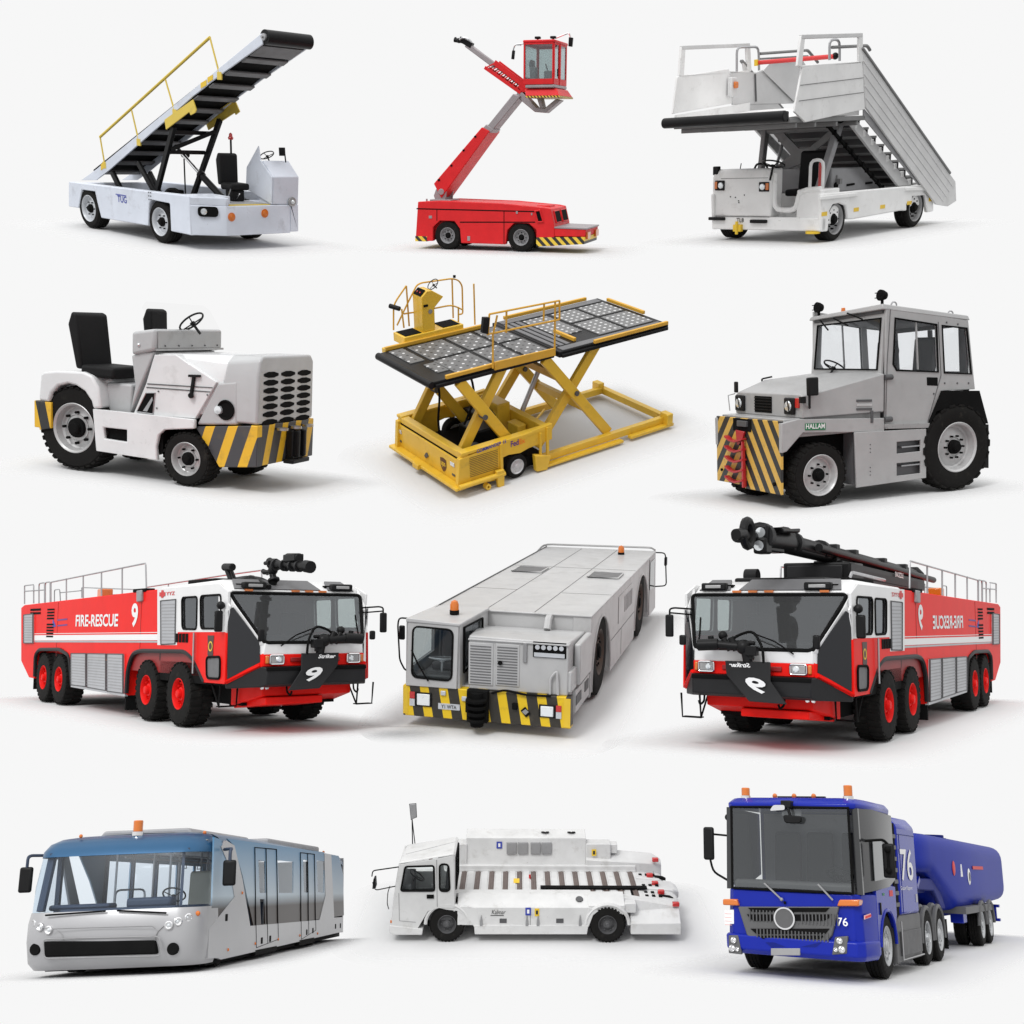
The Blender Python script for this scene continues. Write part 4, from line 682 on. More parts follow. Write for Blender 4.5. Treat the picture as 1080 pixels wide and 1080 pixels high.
P('bonnet', 'grey6', r, loft([[(N0, y, z) for y, z in ((-1.15, 1.8), (-1.15, 2.2), (-1.05, 2.26), (1.1, 2.27), (1.2, 2.24), (1.2, 1.8))], [(1.6, y, z) for y, z in ((-1.15, 1.8), (-1.15, 2.3), (-.75, 2.5), (.7, 2.42), (1.2, 2.31), (1.2, 1.8))], [(.05, y, z) for y, z in ((-1.15, 1.8), (-1.15, 2.5), (-.9, 2.58), (.9, 2.62), (1.2, 2.58), (1.2, 1.8))]]), bevel=.02)
P('lower_body', 'grey6', r, prism([(2.575,1.733),(2.167,1.795),(0.042,1.675),(0.038,1.397),(0.824,1.436),(2.067,1.514),(2.458,1.168),(2.565,1.143)], 'y', 1.1, 1.21), prism([(2.575,1.733),(2.167,1.795),(0.042,1.675),(0.038,1.397),(0.824,1.436),(2.067,1.514),(2.458,1.168),(2.565,1.143)], 'y', -1.2, -1.1), box(.05, -1.1, 1.42, 2.45, 1.1, 1.8), bevel=.015)
P('step_box', 'grey6', r, holed([(p[0], 1.22, p[1]) for p in [(0.824,1.436),(-1.029,1.38),(-1.05,0.339),(0.767,0.295)]], [[(p[0], 1.22, p[1]) for p in q] for q in ([(-0.256,1.16),(-0.884,1.154),(-0.889,0.918),(-0.259,0.914)], [(-0.262,0.714),(-0.892,0.71),(-0.897,0.454),(-0.266,0.449)])], .04), bevel=.01)
P('step_core', 'slat', r, box(-1.0, .8, .34, .75, 1.1, 1.4)); P('step_box', 'grey6', r, box(-1.0, -1.2, .34, .75, -1.0, 1.4), bevel=.02)
for z in (.66, 1.05): P('step_tread', 'steel', r, box(-.9, 1.08, z-.03, -.4, 1.225, z), bevel=.004)
for q in [(0.429,1.157),(0.429,1.076),(0.428,1.001),(0.425,0.687),(0.424,0.606),(0.423,0.53)]: P('bolt', 'dgrey', r, cyl((q[0], 1.24, q[1]), (q[0], 1.25, q[1]), .012, n=6))
P('side_sign', 'green', r, prism([(2.02,1.696),(1.529,1.679),(1.529,1.538),(2.02,1.562)], 'y', 1.21, 1.222)); a, b = Vector((2.008,1.22,1.589)), Vector((1.551,1.22,1.568)); P('sign_lettering', 'wink', r, text('HALLAM', (a.x, 1.225, a.z), (b-a), (0, 0, 1), (b-a).length, .1, bold=.02))
for i, q in enumerate(([(0.753,2.093),(0.37,2.075),(0.37,2.03),(0.752,2.047)], [(0.752,2.007),(0.369,1.989),(0.369,1.944),(0.752,1.962)], [(0.751,1.922),(0.368,1.904),(0.368,1.858),(0.751,1.877)])): P('vent_louvre', 'dgrey' if i % 2 == 0 else 'rim4', r, prism(q, 'y', 1.2, 1.215))
P('bonnet_latch', 'dgrey', r, box(.34, 1.2, 1.6, .4, 1.23, 1.85), bevel=.01); P('bonnet_seam', 'dgrey', r, box(.1, 1.2, 1.795, 2.05, 1.214, 1.803))
P('radiator_grille', 'matt', r, box(N0-.02, -.42, 1.86, N0+.012, .18, 2.2)); [P('grille_bar', 'black', r, box(N0, -.42, z, N0+.025, .18, z+.02)) for z in (1.91, 1.97, 2.03, 2.09, 2.15)]
for y in (-.95, .8):
    hl = P('headlight', 'black', r, box(N0, y-.15, 1.86, N0+.06, y+.19, 2.2), bevel=.03); P('lens', 'lamp', hl, lathe([(.001, .03), (.09, .02), (.11, 0)], (N0+.06, y, 2.03), (1, 0, 0), 20)); P('bulb_guard', 'black', hl, tube(rnd([(N0+.1, y+.1, 1.9), (N0+.15, y+.1, 2.16), (N0+.1, y+.14, 2.18)], .03), .012, 6))
P('sidelight', 'red_lens', r, box(N0, 1.0, 2.0, N0+.04, 1.12, 2.2), bevel=.01)
P('mirror', 'black', r, prism([(2.046,2.604),(1.798,2.607),(1.791,2.242),(2.033,2.245)], 'y', 1.26, 1.36), bevel=.03, seg=3); P('mirror_stalk', 'black', r, tube(rnd([(1.9, 1.2, 2.0), (1.98, 1.3, 2.05), (1.98, 1.3, 2.3)], .05), .025, 6), prism([(2.161,2.231),(2.04,2.234),(2.04,2.102),(2.161,2.109)], 'y', 1.2, 1.27))
P('mirror', 'black', r, box(2.0, -1.25, 2.24, 2.05, -1.13, 2.48), bevel=.02); P('mirror_stalk', 'steel', r, tube([(2.05, -1.2, 2.22), (2.12, -1.36, 2.18), (2.12, -1.3, 1.85)], .012, 6)); P('handle', 'black', r, tube(rnd([(1.55, -.9, 2.46), (1.6, -.85, 2.52), (1.4, -.75, 2.56)], .04), .02, 6))
P('rear_fender', 'matt', r, prism([(-1.446,2.148),(-2.46,2.09),(-2.726,1.37),(-2.465,1.388),(-2.223,1.68),(-1.719,1.807),(-1.304,1.728),(-1.093,1.406),(-1.135,1.55)], 'y', 1.2, 1.24), prism([(-1.446,2.136),(-2.445,2.079),(-2.71,1.371),(-2.631,1.377),(-2.369,2.006),(-1.501,2.045),(-1.16,1.431),(-1.093,1.424)], 'y', .6, 1.2)); P('rear_fender', 'matt', r, prism([(-1.446,2.136),(-2.445,2.079),(-2.71,1.371),(-2.465,1.388),(-2.223,1.68),(-1.719,1.807),(-1.304,1.728),(-1.093,1.424)], 'y', -1.24, -.6))
P('mudflap', 'black', r, prism([(-2.458,1.365),(-2.782,1.348),(-2.812,0.395),(-2.415,0.447)], 'y', .7, 1.2), bevel=.01); P('rear_body', 'dgrey', r, box(-2.7, -1.1, .6, -.9, .7, 1.9), bevel=.02)
P('underbody', 'matt', r, box(-1.2, -.9, .35, 2.45, .8, 1.42))
for s_ in (1, -1):
    wheel(r, 1.66, 1.24*s_, .66, .46, s_, None, 'rim4', rimr=.62, hub=.3, lugs=26, bolts=8, z=.63, deep=.32, steer=.0)
    wheel(r, -1.86, 1.27*s_, .93, .48, s_, None, 'rim4', rimr=.56, hub=.26, lugs=22, bolts=10, deep=.4)
# cab
c = sub('cab', r)
def rz(x, y): return 3.84-.12*(-x)/2.15*1.4+.07*y/1.16
for s_ in (1, -1):
    y = 1.16*s_; Q = lambda pts: [(p[0], y, p[1]) for p in pts]
    w1, w2 = [(-0.219,3.689),(-1.299,3.521),(-1.365,2.544),(-0.27,2.634),(-0.181,2.764)], [(-1.449,3.498),(-2.118,3.416),(-2.268,2.456),(-1.532,2.517)]
    P('side_wall', 'grey6', c, holed(Q([(0.006,3.915),(-2.152,3.579),(-2.379,2.123),(-1.51,2.143),(-1.164,1.398),(0.004,1.45)]), [Q(w1), Q(w2)], .06), bevel=.008)
    for q in (w1, w2): P('side_window', 'win6', c, plate(Q(q), .012)); P('window_seal', 'matt', c, tube([(p[0], y+.03*s_, p[1]) for p in q], .025, 6, True))
    P('window_divider', 'steel4', c, bar((-.85, y, 2.62), (-.78, y, 3.66), .03, .03))
ws = [(.05, -1.02, 2.66), (.05, 1.02, 2.66), (-.02, 1.04, 3.7), (-.02, -1.0, 3.6)]
P('front_wall', 'grey6', c, holed([(.06, -1.13, 2.5), (.06, 1.13, 2.5), (-.03, 1.13, 3.84), (-.03, -1.13, 3.72)], [ws], .05), bevel=.01); P('windscreen', 'win6', c, plate(ws, .012)); P('window_seal', 'matt', c, tube([(p[0]+.03, p[1], p[2]) for p in ws], .025, 6, True))
rw = [(-2.2, -.95, 2.5), (-2.2, .95, 2.5), (-2.14, .95, 3.45), (-2.14, -.95, 3.35)]
P('rear_wall', 'inner6', c, holed([(-2.26, -1.13, 2.1), (-2.26, 1.13, 2.1), (-2.13, 1.13, 3.65), (-2.13, -1.13, 3.55)], [rw], .05)); P('rear_window', 'win6', c, plate(rw, .012)); P('window_divider', 'inner6', c, bar((-2.2, .1, 2.5), (-2.14, .1, 3.4), .1, .05))
P('roof', 'grey6', c, loft([[(x, y, z) for x, y in ((.1, -1.2), (.1, 1.2), (-2.2, 1.2), (-2.2, -1.2))] for z in (0,)]+[]) if 0 else ([(.1, -1.2, 3.72), (.1, 1.2, 3.88), (-2.2, 1.2, 3.58), (-2.2, -1.2, 3.5), (.08, -1.16, 3.8), (.08, 1.16, 3.99), (-2.18, 1.16, 3.68), (-2.18, -1.16, 3.58)], [(0, 1, 2, 3), (4, 5, 6, 7), (0, 1, 5, 4), (1, 2, 6, 5), (2, 3, 7, 6), (3, 0, 4, 7)]), bevel=.02)
P('roof_lining', 'inner6', c, ([(.03, -1.1, 3.66), (.03, 1.1, 3.8), (-2.1, 1.1, 3.52), (-2.1, -1.1, 3.44), (.03, -1.1, 3.71), (.03, 1.1, 3.86), (-2.1, 1.1, 3.57), (-2.1, -1.1, 3.49)], [(0, 1, 2, 3), (4, 5, 6, 7), (0, 1, 5, 4), (1, 2, 6, 5), (2, 3, 7, 6), (3, 0, 4, 7)]))
P('cab_floor', 'inner6', c, box(-2.1, -1.1, 1.5, 0, 1.1, 2.0)); P('dashboard', 'inner6', c, box(-.35, -1.08, 2.3, .0, 1.08, 2.62), bevel=.03)
seat(c, -1.1, -.45, 2.15, w=.6, h=.95, m='inner6'); seat(c, -1.3, .5, 2.15, w=.62, h=1.0, m='inner6'); steering(c, (0.067,-0.35,2.721), .24, .6, col=.35)
for x, y, z in ((-.02, -1.0, 3.86), (-.05, 1.0, 4.02)):
    sp = P('spotlight', 'matt', c, lathe([(.001, -.1), (.08, -.08), (.11, .0), (.115, .06), (.1, .06)], (x, y, z+.14), (1, 0, .1), 20), cyl((x, y, z-.1), (x, y, z+.05), .03)); P('lens', 'lamp', sp, lathe([(.001, .05), (.09, .045)], (x, y, z+.14), (1, 0, .1), 16)); P('lamp_cage', 'matt', sp, [tube([(x+.1, y-.1, z+.14+k), (x+.13, y, z+.14+k), (x+.1, y+.1, z+.14+k)], .01, 5) for k in (-.05, .05)])
P('beacon', 'amber', c, cyl((.0, -.15, 3.84), (.0, -.15, 3.96), .05, .04), bevel=.01)
for x, y, z in ((-.35, 1.0, 3.95), (-1.85, 1.0, 3.72)): P('lifting_eye', 'steel', c, tube([(x+.07*math.cos(t), y, z+.07*math.sin(t)) for t in [PI*k/8 for k in range(-1, 10)]], .016, 6))
P('wiper', 'matt', c, tube([(.1, -.8, 3.72), (.12, -.5, 3.5)], .018, 5)); P('wiper', 'matt', c, tube([(.1, -.35, 3.75), (.12, .15, 3.58)], .018, 5)); P('wiper', 'matt', c, tube([(.1, .1, 3.84), (.12, .6, 3.7)], .018, 5))
P('door_handle', 'matt', c, prism([(-1.062,2.449),(-1.355,2.428),(-1.358,2.252),(-1.073,2.279)], 'y', 1.16, 1.2), bevel=.01); [P('door_hinge', 'dgrey', c, cyl((p[0]+.1, 1.2, p[1]), (p[0]-.08, 1.2, p[1]), .055)) for p in [(-0.065,2.502),(-0.061,1.639)]]
P('door_seam', 'dgrey', c, tube([(p[0], 1.192, p[1]) for p in [(-0.097,3.872),(-0.025,2.772),(-0.004,1.596)]], .01, 4)); P('door_seam', 'dgrey', c, tube([(p[0], 1.192, p[1]) for p in [(-1.344,3.576),(-1.444,2.47),(-1.118,1.55),(-1.113,1.432)]], .01, 4))
P('door_sill', 'dots6', c, prism([(0.04,1.548),(-1.125,1.491),(-1.127,1.391),(0.039,1.449)], 'y', 1.16, 1.24), bevel=.005)
for q in [(-1.567,3.557),(-1.871,3.512),(-1.544,2.3),(-1.887,2.281),(-2.195,2.265),(-1.255,2.094)]: P('cap_bolt', 'dgrey', c, cyl((q[0], 1.185, q[1]), (q[0], 1.2, q[1]), .02, n=8))


# ================================================================== 7 and 9 airport fire engines (the right one is the mirror image)
M['red7'] = mat('fire_red_paint', (.78, .012, .008), .45, coat=.05, var=.04, spec=.08); M['white7'] = mat('gloss_white_paint', (.74, .74, .74), .35, coat=.2, var=.03)
M['rim7'] = mat('red_wheel_rim', (.7, .008, .006), .5, coat=0, var=0, spec=.15); M['shut'] = mat('roller_shutter', (.42, .43, .45), .4, metal=.3, bump=0)
M['win7'] = glass('smoked_window', (.25, .27, .27), .05, body=.35, bodycol=(.05, .05, .052)); M['ws7'] = glass('smoked_windscreen', (.75, .78, .78), .05, body=.22, bodycol=(.12, .12, .122)); M['side7'] = mat('black_glass', (.006, .007, .01), .06, var=0)
M['bump7'] = mat('charcoal_bumper', (.014, .014, .015), .5, var=.1, spec=.25)
def fire_engine(k, label, flip):
    r = thing('fire_engine', k, label, 'fire engine')
    if flip: r.scale.y = -r.scale.y
    q = [(-8.592,2.56),(-8.277,2.636),(2.02,2.816),(2.097,1.51),(1.023,1.492),(0.553,1.406),(0.277,1.056),(0.27,0.478),(-3.617,0.527),(-3.947,1.293),(-4.672,1.432),(-6.592,1.402),(-6.938,1.262),(-6.935,0.599),(-7.485,0.608),(-8.338,1.045)]
    P('body', 'red7', r, prism(q, 'y', -1.5, -1.25), prism(q, 'y', 1.25, 1.5), box(-8.1, -1.25, 1.0, 2.0, 1.25, 2.62), bevel=.015)
    white = [(2,2.816),(5.171,2.847),(5.594,2.681),(5.533,1.916),(3.198,1.907),(3.182,1.642),(2.106,1.629)]; red = [(2.106,1.629),(3.182,1.642),(3.198,1.907),(5.533,1.916),(5.533,0.946),(4.56,0.941),(4.015,1.362),(3.613,1.521),(2.117,1.51)]
    wins = [rr([(p[0], p[1]) for p in w], .1) for w in ([(3.382,2.608),(4.166,2.612),(4.179,1.966),(3.45,1.972)], [(4.321,2.623),(5.297,2.628),(5.308,1.982),(4.384,1.98)])]
    for s_ in (-1, 1):
        y = 1.5*s_; T3 = lambda pts: [(p[0], y, p[1]) for p in pts]
        P('cab_side', 'white7', r, holed(T3(white), [T3(w) for w in wins], .05), bevel=.006); P('cab_side', 'red7', r, plate(T3(red), .05), bevel=.006)
        for w in wins: P('side_window', 'win7' if s_ < 0 else 'clear7', r, plate(T3(w), .012)); P('window_seal', 'matt', r, tube([(p[0], y+.03*s_, p[1]) for p in w], .022, 6, True))
        P('lower_window', 'slat', r, prism(rr([(4.71,1.432),(5.342,1.452),(5.354,1.037),(4.754,1.029)], .1), 'y', y-.03, y+.035)); P('window_seal', 'matt', r, tube([(p[0], y+.035*s_, p[1]) for p in rr([(4.71,1.432),(5.342,1.452),(5.354,1.037),(4.754,1.029)], .1)], .025, 6, True))
        P('corner_glass', 'side7', r, plate([(5.6, 1.51*s_, 2.32), (5.7, 1.46*s_, 2.38), (6.13, 1.12*s_, 1.74), (6.15, 1.1*s_, 1.36), (5.62, 1.5*s_, 1.04)], .03))
        P('corner_rail', 'red7', r, tube([(5.58, 1.52*s_, 1.9), (5.6, 1.53*s_, .99), (6.18, 1.12*s_, 1.31)], .035, 6)); P('corner_fill', 'red7', r, plate([(5.55, 1.5*s_, 1.9), (5.6, 1.51*s_, .95), (6.2, 1.08*s_, 1.28), (6.2, 1.06*s_, 1.52), (6.1, 1.1*s_, 1.5), (5.66, 1.46*s_, 1.2)], .02))
        P('pillar', 'white7', r, loft([[(5.25, 1.49*s_, 2.83), (5.1, 1.5*s_, 2.6), (5.35, 1.42*s_, 2.68)], [(5.66, 1.43*s_, 2.47), (5.55, 1.49*s_, 2.3), (5.75, 1.35*s_, 2.3)], [(6.2, 1.1*s_, 1.74), (6.1, 1.13*s_, 1.66), (6.2, 1.04*s_, 1.66)]]), bevel=.02)
        P('cab_corner', 'white7', r, plate([(5.1, 1.5*s_, 2.8), (5.66, 1.5*s_, 2.4), (5.58, 1.52*s_, 1.9), (5.5, 1.5*s_, 1.9), (5.2, 1.5*s_, 2.2)], .03))
        tx = (1, 0, 0) if s_ < 0 else (-1, 0, 0); yy = 1.508*s_
        def lab(nm, m, s, u, v, w, h, **kw): P(nm, m, r, text(s, (u if s_ < 0 else u+w, yy, v), tx, (0, 0, 1), w, h, **kw))
        a, b = [(-3.508,2.041),(-0.409,2.337)]; lab('fire_lettering', 'wink', 'FIRE-RESCUE', a[0], a[1]-.02, b[0]-a[0], b[1]-a[1]+.0, bold=.025)
        a, b = [(0.448,2.007),(0.856,2.543)]; lab('number', 'wink', '9', a[0], a[1], b[0]-a[0], b[1]-a[1], bold=.03)
        a, b = [(2.531,2.64),(2.998,2.775)]; yy += .025*s_; lab('code_lettering', 'rink', 'YYZ', a[0], a[1]+.03, b[0]-a[0], b[1]-a[1]-.06, bold=.02)
        a, b = [(2.157,2.64),(2.48,2.774)]; P('flag', 'rink', r, box(a[0], yy, a[1]+.02, a[0]+.12, yy+.004*s_, b[1]-.03)); P('flag', 'rink', r, box(b[0]-.12, yy, a[1]+.02, b[0], yy+.004*s_, b[1]-.03)); P('flag_leaf', 'rink', r, box((a[0]+b[0])/2-.06, yy, (a[1]+b[1])/2-.08, (a[0]+b[0])/2+.06, yy+.004*s_, (a[1]+b[1])/2+.08), bevel=.02)
        yy -= .025*s_
        P('stripe', 'wink', r, prism([(-7.088,1.781),(2.045,1.858),(2.057,1.732),(-7.065,1.636)], 'y', yy-.006*s_, yy)); P('stripe', 'wink', r, prism([(-7.095,1.83),(2.041,1.903),(2.043,1.888),(-7.093,1.815)], 'y', yy-.006*s_, yy)); P('stripe', 'shut', r, prism([(-7.063,1.627),(2.058,1.717),(2.061,1.68),(-7.057,1.588)], 'y', yy-.006*s_, yy))
        P('blue_logo', 'bink', r, prism([(-5.459,2.229),(-5.15,2.024),(-5.458,2.005)], 'y', yy-.006*s_, yy)); [P('small_print', 'purple', r, prism(t, 'y', yy-.006*s_, yy-.001*s_)) for t in ([(-5.054,2.208),(-4.219,2.231),(-4.214,2.194),(-5.049,2.171)], [(-5.033,2.06),(-4.2,2.086),(-4.195,2.05),(-5.028,2.024)])]
        for t in ([(-8.159,2.354),(-7.25,2.375),(-7.122,1.568),(-8.028,1.557)], [(2.242,2.564),(3.069,2.578),(3.106,1.67),(2.342,1.646)], [(-3.696,1.342),(-2.544,1.363),(-2.445,0.567),(-3.593,0.563)], [(-2.438,1.365),(-1.093,1.382),(-0.997,0.538),(-2.338,0.554)], [(-0.996,1.384),(0.061,1.397),(0.152,0.527),(-0.899,0.526)]):
            sh = P('shutter', 'shut', r, prism(t, 'y', y-.02*s_, y+.032*s_)); zt, zb = max(p[1] for p in t), min(p[1] for p in t); xa, xb = t[0][0], t[1][0]; n = int((zt-zb)/.075)
            P('slat_lines', 'grey', sh, [box(xa+.03, y+.03*s_, zb+.08+(zt-zb-.12)*i/n, xb-.03, y+.038*s_, zb+.1+(zt-zb-.12)*i/n) for i in range(n)]); P('shutter_edge', 'dgrey', sh, tube([(p[0], y+.033*s_, p[1]) for p in t], .018, 4, True))
        for i in range(10): z = 2.5-i*.08; (P('vent_slot', 'matt', r, box(-5.98, y-.01, z-.045, -5.35, y+.01*s_, z)) if i != 4 else None)
        for i in range(2): P('vent_slot', 'matt', r, box(-7.6, y-.01, 2.46-i*.1, -6.6, y+.01*s_, 2.52-i*.1))
        for i in range(4): P('vent_slot', 'matt', r, prism([(3.12+i*.17, 1.7), (3.25+i*.17, 1.7), (3.25+i*.17, 1.88), (3.12+i*.17, 1.88)], 'y', y-.01, y+.035*s_))
        P('crest', 'crest', r, prism([(4.72, 1.85), (5.02, 1.85), (4.99, 1.6), (5.0, 1.48), (4.87, 1.38), (4.74, 1.48), (4.75, 1.6)], 'y', y, y+.032*s_)); P('crest_ring', 'yel', r, lathe([(.07, 0), (.09, .006), (.1, 0)], (4.87, y+.033*s_, 1.64), (0, s_, 0), 14, True))
        P('grab_rail', 'steel', r, cyl((4.15, y+.07*s_, 1.1), (4.15, y+.07*s_, 1.9), .02)); P('seam', 'dred', r, [box(x, y, 1.25, x+.015, y+.006*s_, 2.66) for x in (-5.05,)][0]); P('seam', 'dred', r, box(1.02, y, 1.45, 1.035, y+.006*s_, 2.74)); P('marker', 'amber', r, box(-1.8, y, 1.22, -1.0, y+.03*s_, 1.27))
        P('arch_liner', 'bump7', r, tube(rnd([(p[0], 1.5*s_, p[1]) for p in [(0.286,0.533),(0.32,1.073),(0.574,1.414),(1.066,1.492),(3.595,1.521),(4.032,1.369),(4.577,0.942)]], .2), .05, 6)); P('arch_liner', 'bump7', r, tube(rnd([(p[0], 1.5*s_, p[1]) for p in [(-6.909,0.648),(-6.938,1.262),(-6.559,1.402),(-4.702,1.432),(-3.918,1.284),(-3.619,0.544)]], .2), .05, 6))
        P('mudflap', 'matt', r, box(.2, min(1.0*s_, 1.5*s_), .15, .26, max(1.0*s_, 1.5*s_), 1.0)); P('mudflap', 'matt', r, box(-7.1, min(1.0*s_, 1.48*s_), .3, -7.05, max(1.0*s_, 1.48*s_), 1.0)); P('shutter_sill', 'shut', r, prism([(-3.621,0.561),(0.266,0.516),(0.271,0.462),(-3.614,0.509)], 'y', 1.5*s_-.03, 1.5*s_+.04))
        for x in (-6.1, -4.72, 1.5, 3.3): wheel(r, x, 1.52*s_, .66, .5, s_, None, 'rim7', rimr=.47, lugs=28, hub=.4, bolts=8, deep=.35, hubmat='rim7')
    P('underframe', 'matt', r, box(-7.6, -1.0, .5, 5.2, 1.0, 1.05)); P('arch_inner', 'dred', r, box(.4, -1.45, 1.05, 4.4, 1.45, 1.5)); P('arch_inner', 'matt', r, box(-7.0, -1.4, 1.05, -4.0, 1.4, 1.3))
    P('cab_roof', 'white7', r, loft([[(2.02, y, z) for y, z in ((-1.5, 2.66), (-1.5, 2.78), (-1.4, 2.86), (1.4, 2.86), (1.5, 2.78), (1.5, 2.66))], [(4.95, y, z) for y, z in ((-1.5, 2.66), (-1.5, 2.84), (-1.35, 2.93), (1.35, 2.93), (1.5, 2.84), (1.5, 2.66))], [(5.4, y, z) for y, z in ((-1.4, 2.62), (-1.4, 2.68), (-1.35, 2.72), (1.35, 2.72), (1.4, 2.68), (1.4, 2.62))]]), bevel=.01)
    for a, b in ((-1.3, .55), (.72, 1.32)): P('visor_panel', 'slat', r, plate([(5.0, a+.12, 2.935), (5.38, a, 2.74), (5.38, b, 2.74), (5.0, b-.1, 2.935)], .03))
    for y in (-1.1, -.1, .2, .5): P('marker', 'amber', r, box(5.38, y, 2.7, 5.44, y+.16, 2.74))
    W4 = [(6.2, -1.06, 1.72), (6.2, 1.06, 1.72), (5.45, 1.43, 2.66), (5.45, -1.43, 2.66)]
    P('windscreen', 'ws7', r, plate(rr(W4, .1), .015)); P('window_seal', 'matt', r, tube([(p[0]+.01, p[1], p[2]) for p in rr(W4, .1)], .035, 6, True))
    P('front_panel', 'white7', r, loft([[(x, y, 1.5) for x, y in ((6.22, -1.06), (6.22, 1.06), (6.08, 1.13), (6.08, -1.13))], [(x, y, 1.72) for x, y in ((6.22, -1.04), (6.22, 1.04), (6.08, 1.13), (6.08, -1.13))]]), bevel=.01); P('front_panel', 'red7', r, loft([[(x, y, z) for x, y in ((6.23, -1.07), (6.23, 1.07), (6.1, 1.13), (6.1, -1.13))] for z in (1.281, 1.499)]), bevel=.01)
    P('bumper', 'bump7', r, loft([[(5.55, y, z) for y, z in ((-1.52, .86), (-1.52, .96), (1.52, .96), (1.52, .86))], [(6.22, y, z) for y, z in ((-1.12, .9), (-1.12, 1.28), (1.12, 1.28), (1.12, .9))], [(6.34, y, z) for y, z in ((-1.05, .95), (-1.05, 1.26), (1.05, 1.26), (1.05, .95))]]), bevel=.02); P('bumper_strip', 'matt', r, box(6.2, -1.06, 1.2, 6.36, 1.06, 1.27), bevel=.01)
    P('dash', 'bump7', r, box(5.3, -1.2, 1.5, 6.0, 1.2, 1.85), bevel=.05); P('cab_floor', 'matt', r, box(2.1, -1.45, .9, 5.4, 1.45, 1.3)); P('cab_bulkhead', 'bump7', r, box(2.06, -1.45, 1.3, 2.12, 1.45, 2.66)); P('roof_lining', 'bump7', r, box(2.1, -1.44, 2.6, 5.2, 1.44, 2.65)); [seat(r, 4.3, y, 1.3, w=.6, h=.9, m='bump7') for y in (-.7, .7)]
    for y in (-.82, .82):
        P('headlight', 'steel4', r, box(6.22, y-.13, 1.33, 6.27, y+.13, 1.48), bevel=.02); P('headlight_trim', 'chrome', r, tube(rr([(6.27, y-.14, 1.32), (6.27, y+.14, 1.32), (6.27, y+.14, 1.49), (6.27, y-.14, 1.49)], .04), .014, 6, True)); P('headlight_lens', 'lamp', r, lathe([(.001, .02), (.045, .015), (.06, 0)], (6.27, y+(.04 if y < 0 else -.04), 1.405), (1, 0, 0), 14)); P('indicator', 'amber', r, box(6.2, y+(.16 if y > 0 else -.22), 1.33, 6.27, y+(.22 if y > 0 else -.16), 1.48), bevel=.015); P('grille_lights', 'dred', r, box(6.23, y*.5-.12, 1.36, 6.26, y*.5+.12, 1.44), bevel=.01)
    P('front_shield', 'bump7', r, plate([(6.42, -.4, 1.52), (6.42, .4, 1.52), (6.42, .38, 1.28), (6.5, -.05, .86), (6.5, -.7, .84), (6.42, -.4, 1.2)], .04), bevel=.01)
    P('shield_lettering', 'wink', r, text('Striker', (6.455, -.06, 1.42), (0, 1, 0), (0, 0, 1), .38, .075, bold=.03, shear=.3)); P('shield_number', 'wink', r, text('9', (6.5, -.4, .98), (0, 1, .12), (0, .35, 1), .36, .27, bold=.03))
    P('chassis_nose', 'red7', r, loft([[(4.9, y, z) for y, z in ((-1.1, .5), (-1.1, .95), (1.1, .95), (1.1, .5))], [(5.95, y, z) for y, z in ((-.95, .72), (-.95, .92), (.95, .92), (.95, .72))]]), loft([[(4.6, y, .42) for y in (-.9, .5)]+[(4.6, y, .6) for y in (.5, -.9)], [(6.0, y, .56) for y in (-.9, .3)]+[(6.0, y, .7) for y in (.3, -.9)]]), bevel=.02)
    for y in (-.5, .95): P('tow_hook', 'matt', r, tube(rnd([(6.05, y, .9), (6.07, y, .78), (6.07, y+.08, .72), (6.07, y+.1, .8)], .05), .02, 6))
    for y in (-.98, -.88): P('air_coupling', 'chrome', r, lathe([(.001, .02), (.03, .02), (.04, 0)], (6.0, y, .88), (1, 0, 0), 10))
    for x, y in ((5.2, -1.45), (6.15, 1.0)): P('step', 'matt', r, tube([(x, y, .92), (x-.05, y-.0, .5), (x-.05, y+.35, .5), (x, y+.35, .92)], .02, 5), bar((x-.1, y, .5), (x-.1, y+.35, .5), .16, .02), tube([(x-.05, y, .5), (x-.4, y, .92)], .018, 5))
    # mirrors and wiper
    P('mirror', 'black', r, box(6.1, 1.5, 1.9, 6.16, 1.66, 2.3), bevel=.03); P('mirror', 'black', r, box(6.12, 1.25, 1.76, 6.18, 1.38, 1.94), bevel=.03); P('mirror_arm', 'matt', r, tube(rnd([(5.75, 1.3, 2.4), (6.1, 1.5, 2.42), (6.12, 1.58, 2.4), (6.12, 1.58, 2.25)], .06), .018, 6), tube([(5.8, 1.3, 2.3), (6.12, 1.56, 2.33)], .015, 5))
    P('mirror', 'black', r, box(5.42, -1.72, 1.92, 5.5, -1.56, 2.32), bevel=.03); P('mirror', 'black', r, ball((5.45, -1.6, 2.42), .08)); P('mirror', 'black', r, box(6.12, -1.16, 1.74, 6.2, -1.04, 1.98), bevel=.03); P('wiper', 'matt', r, tube([(6.28, -.75, 1.66), (6.2, -.4, 1.86), (6.1, .0, 1.98)], .014, 5)); P('wiper', 'matt', r, tube([(6.2, 1.0, 1.7), (6.0, 1.05, 2.0), (5.8, 1.12, 2.25)], .016, 5))
    # front bumper nozzle
    P('hose', 'matt', r, tube(rnd([(6.42, -.28, 1.5), (6.45, -.28, 1.75), (6.4, -.1, 2.05), (6.4, .2, 1.95), (6.4, .35, 1.8)], .15, 5), .025, 8))
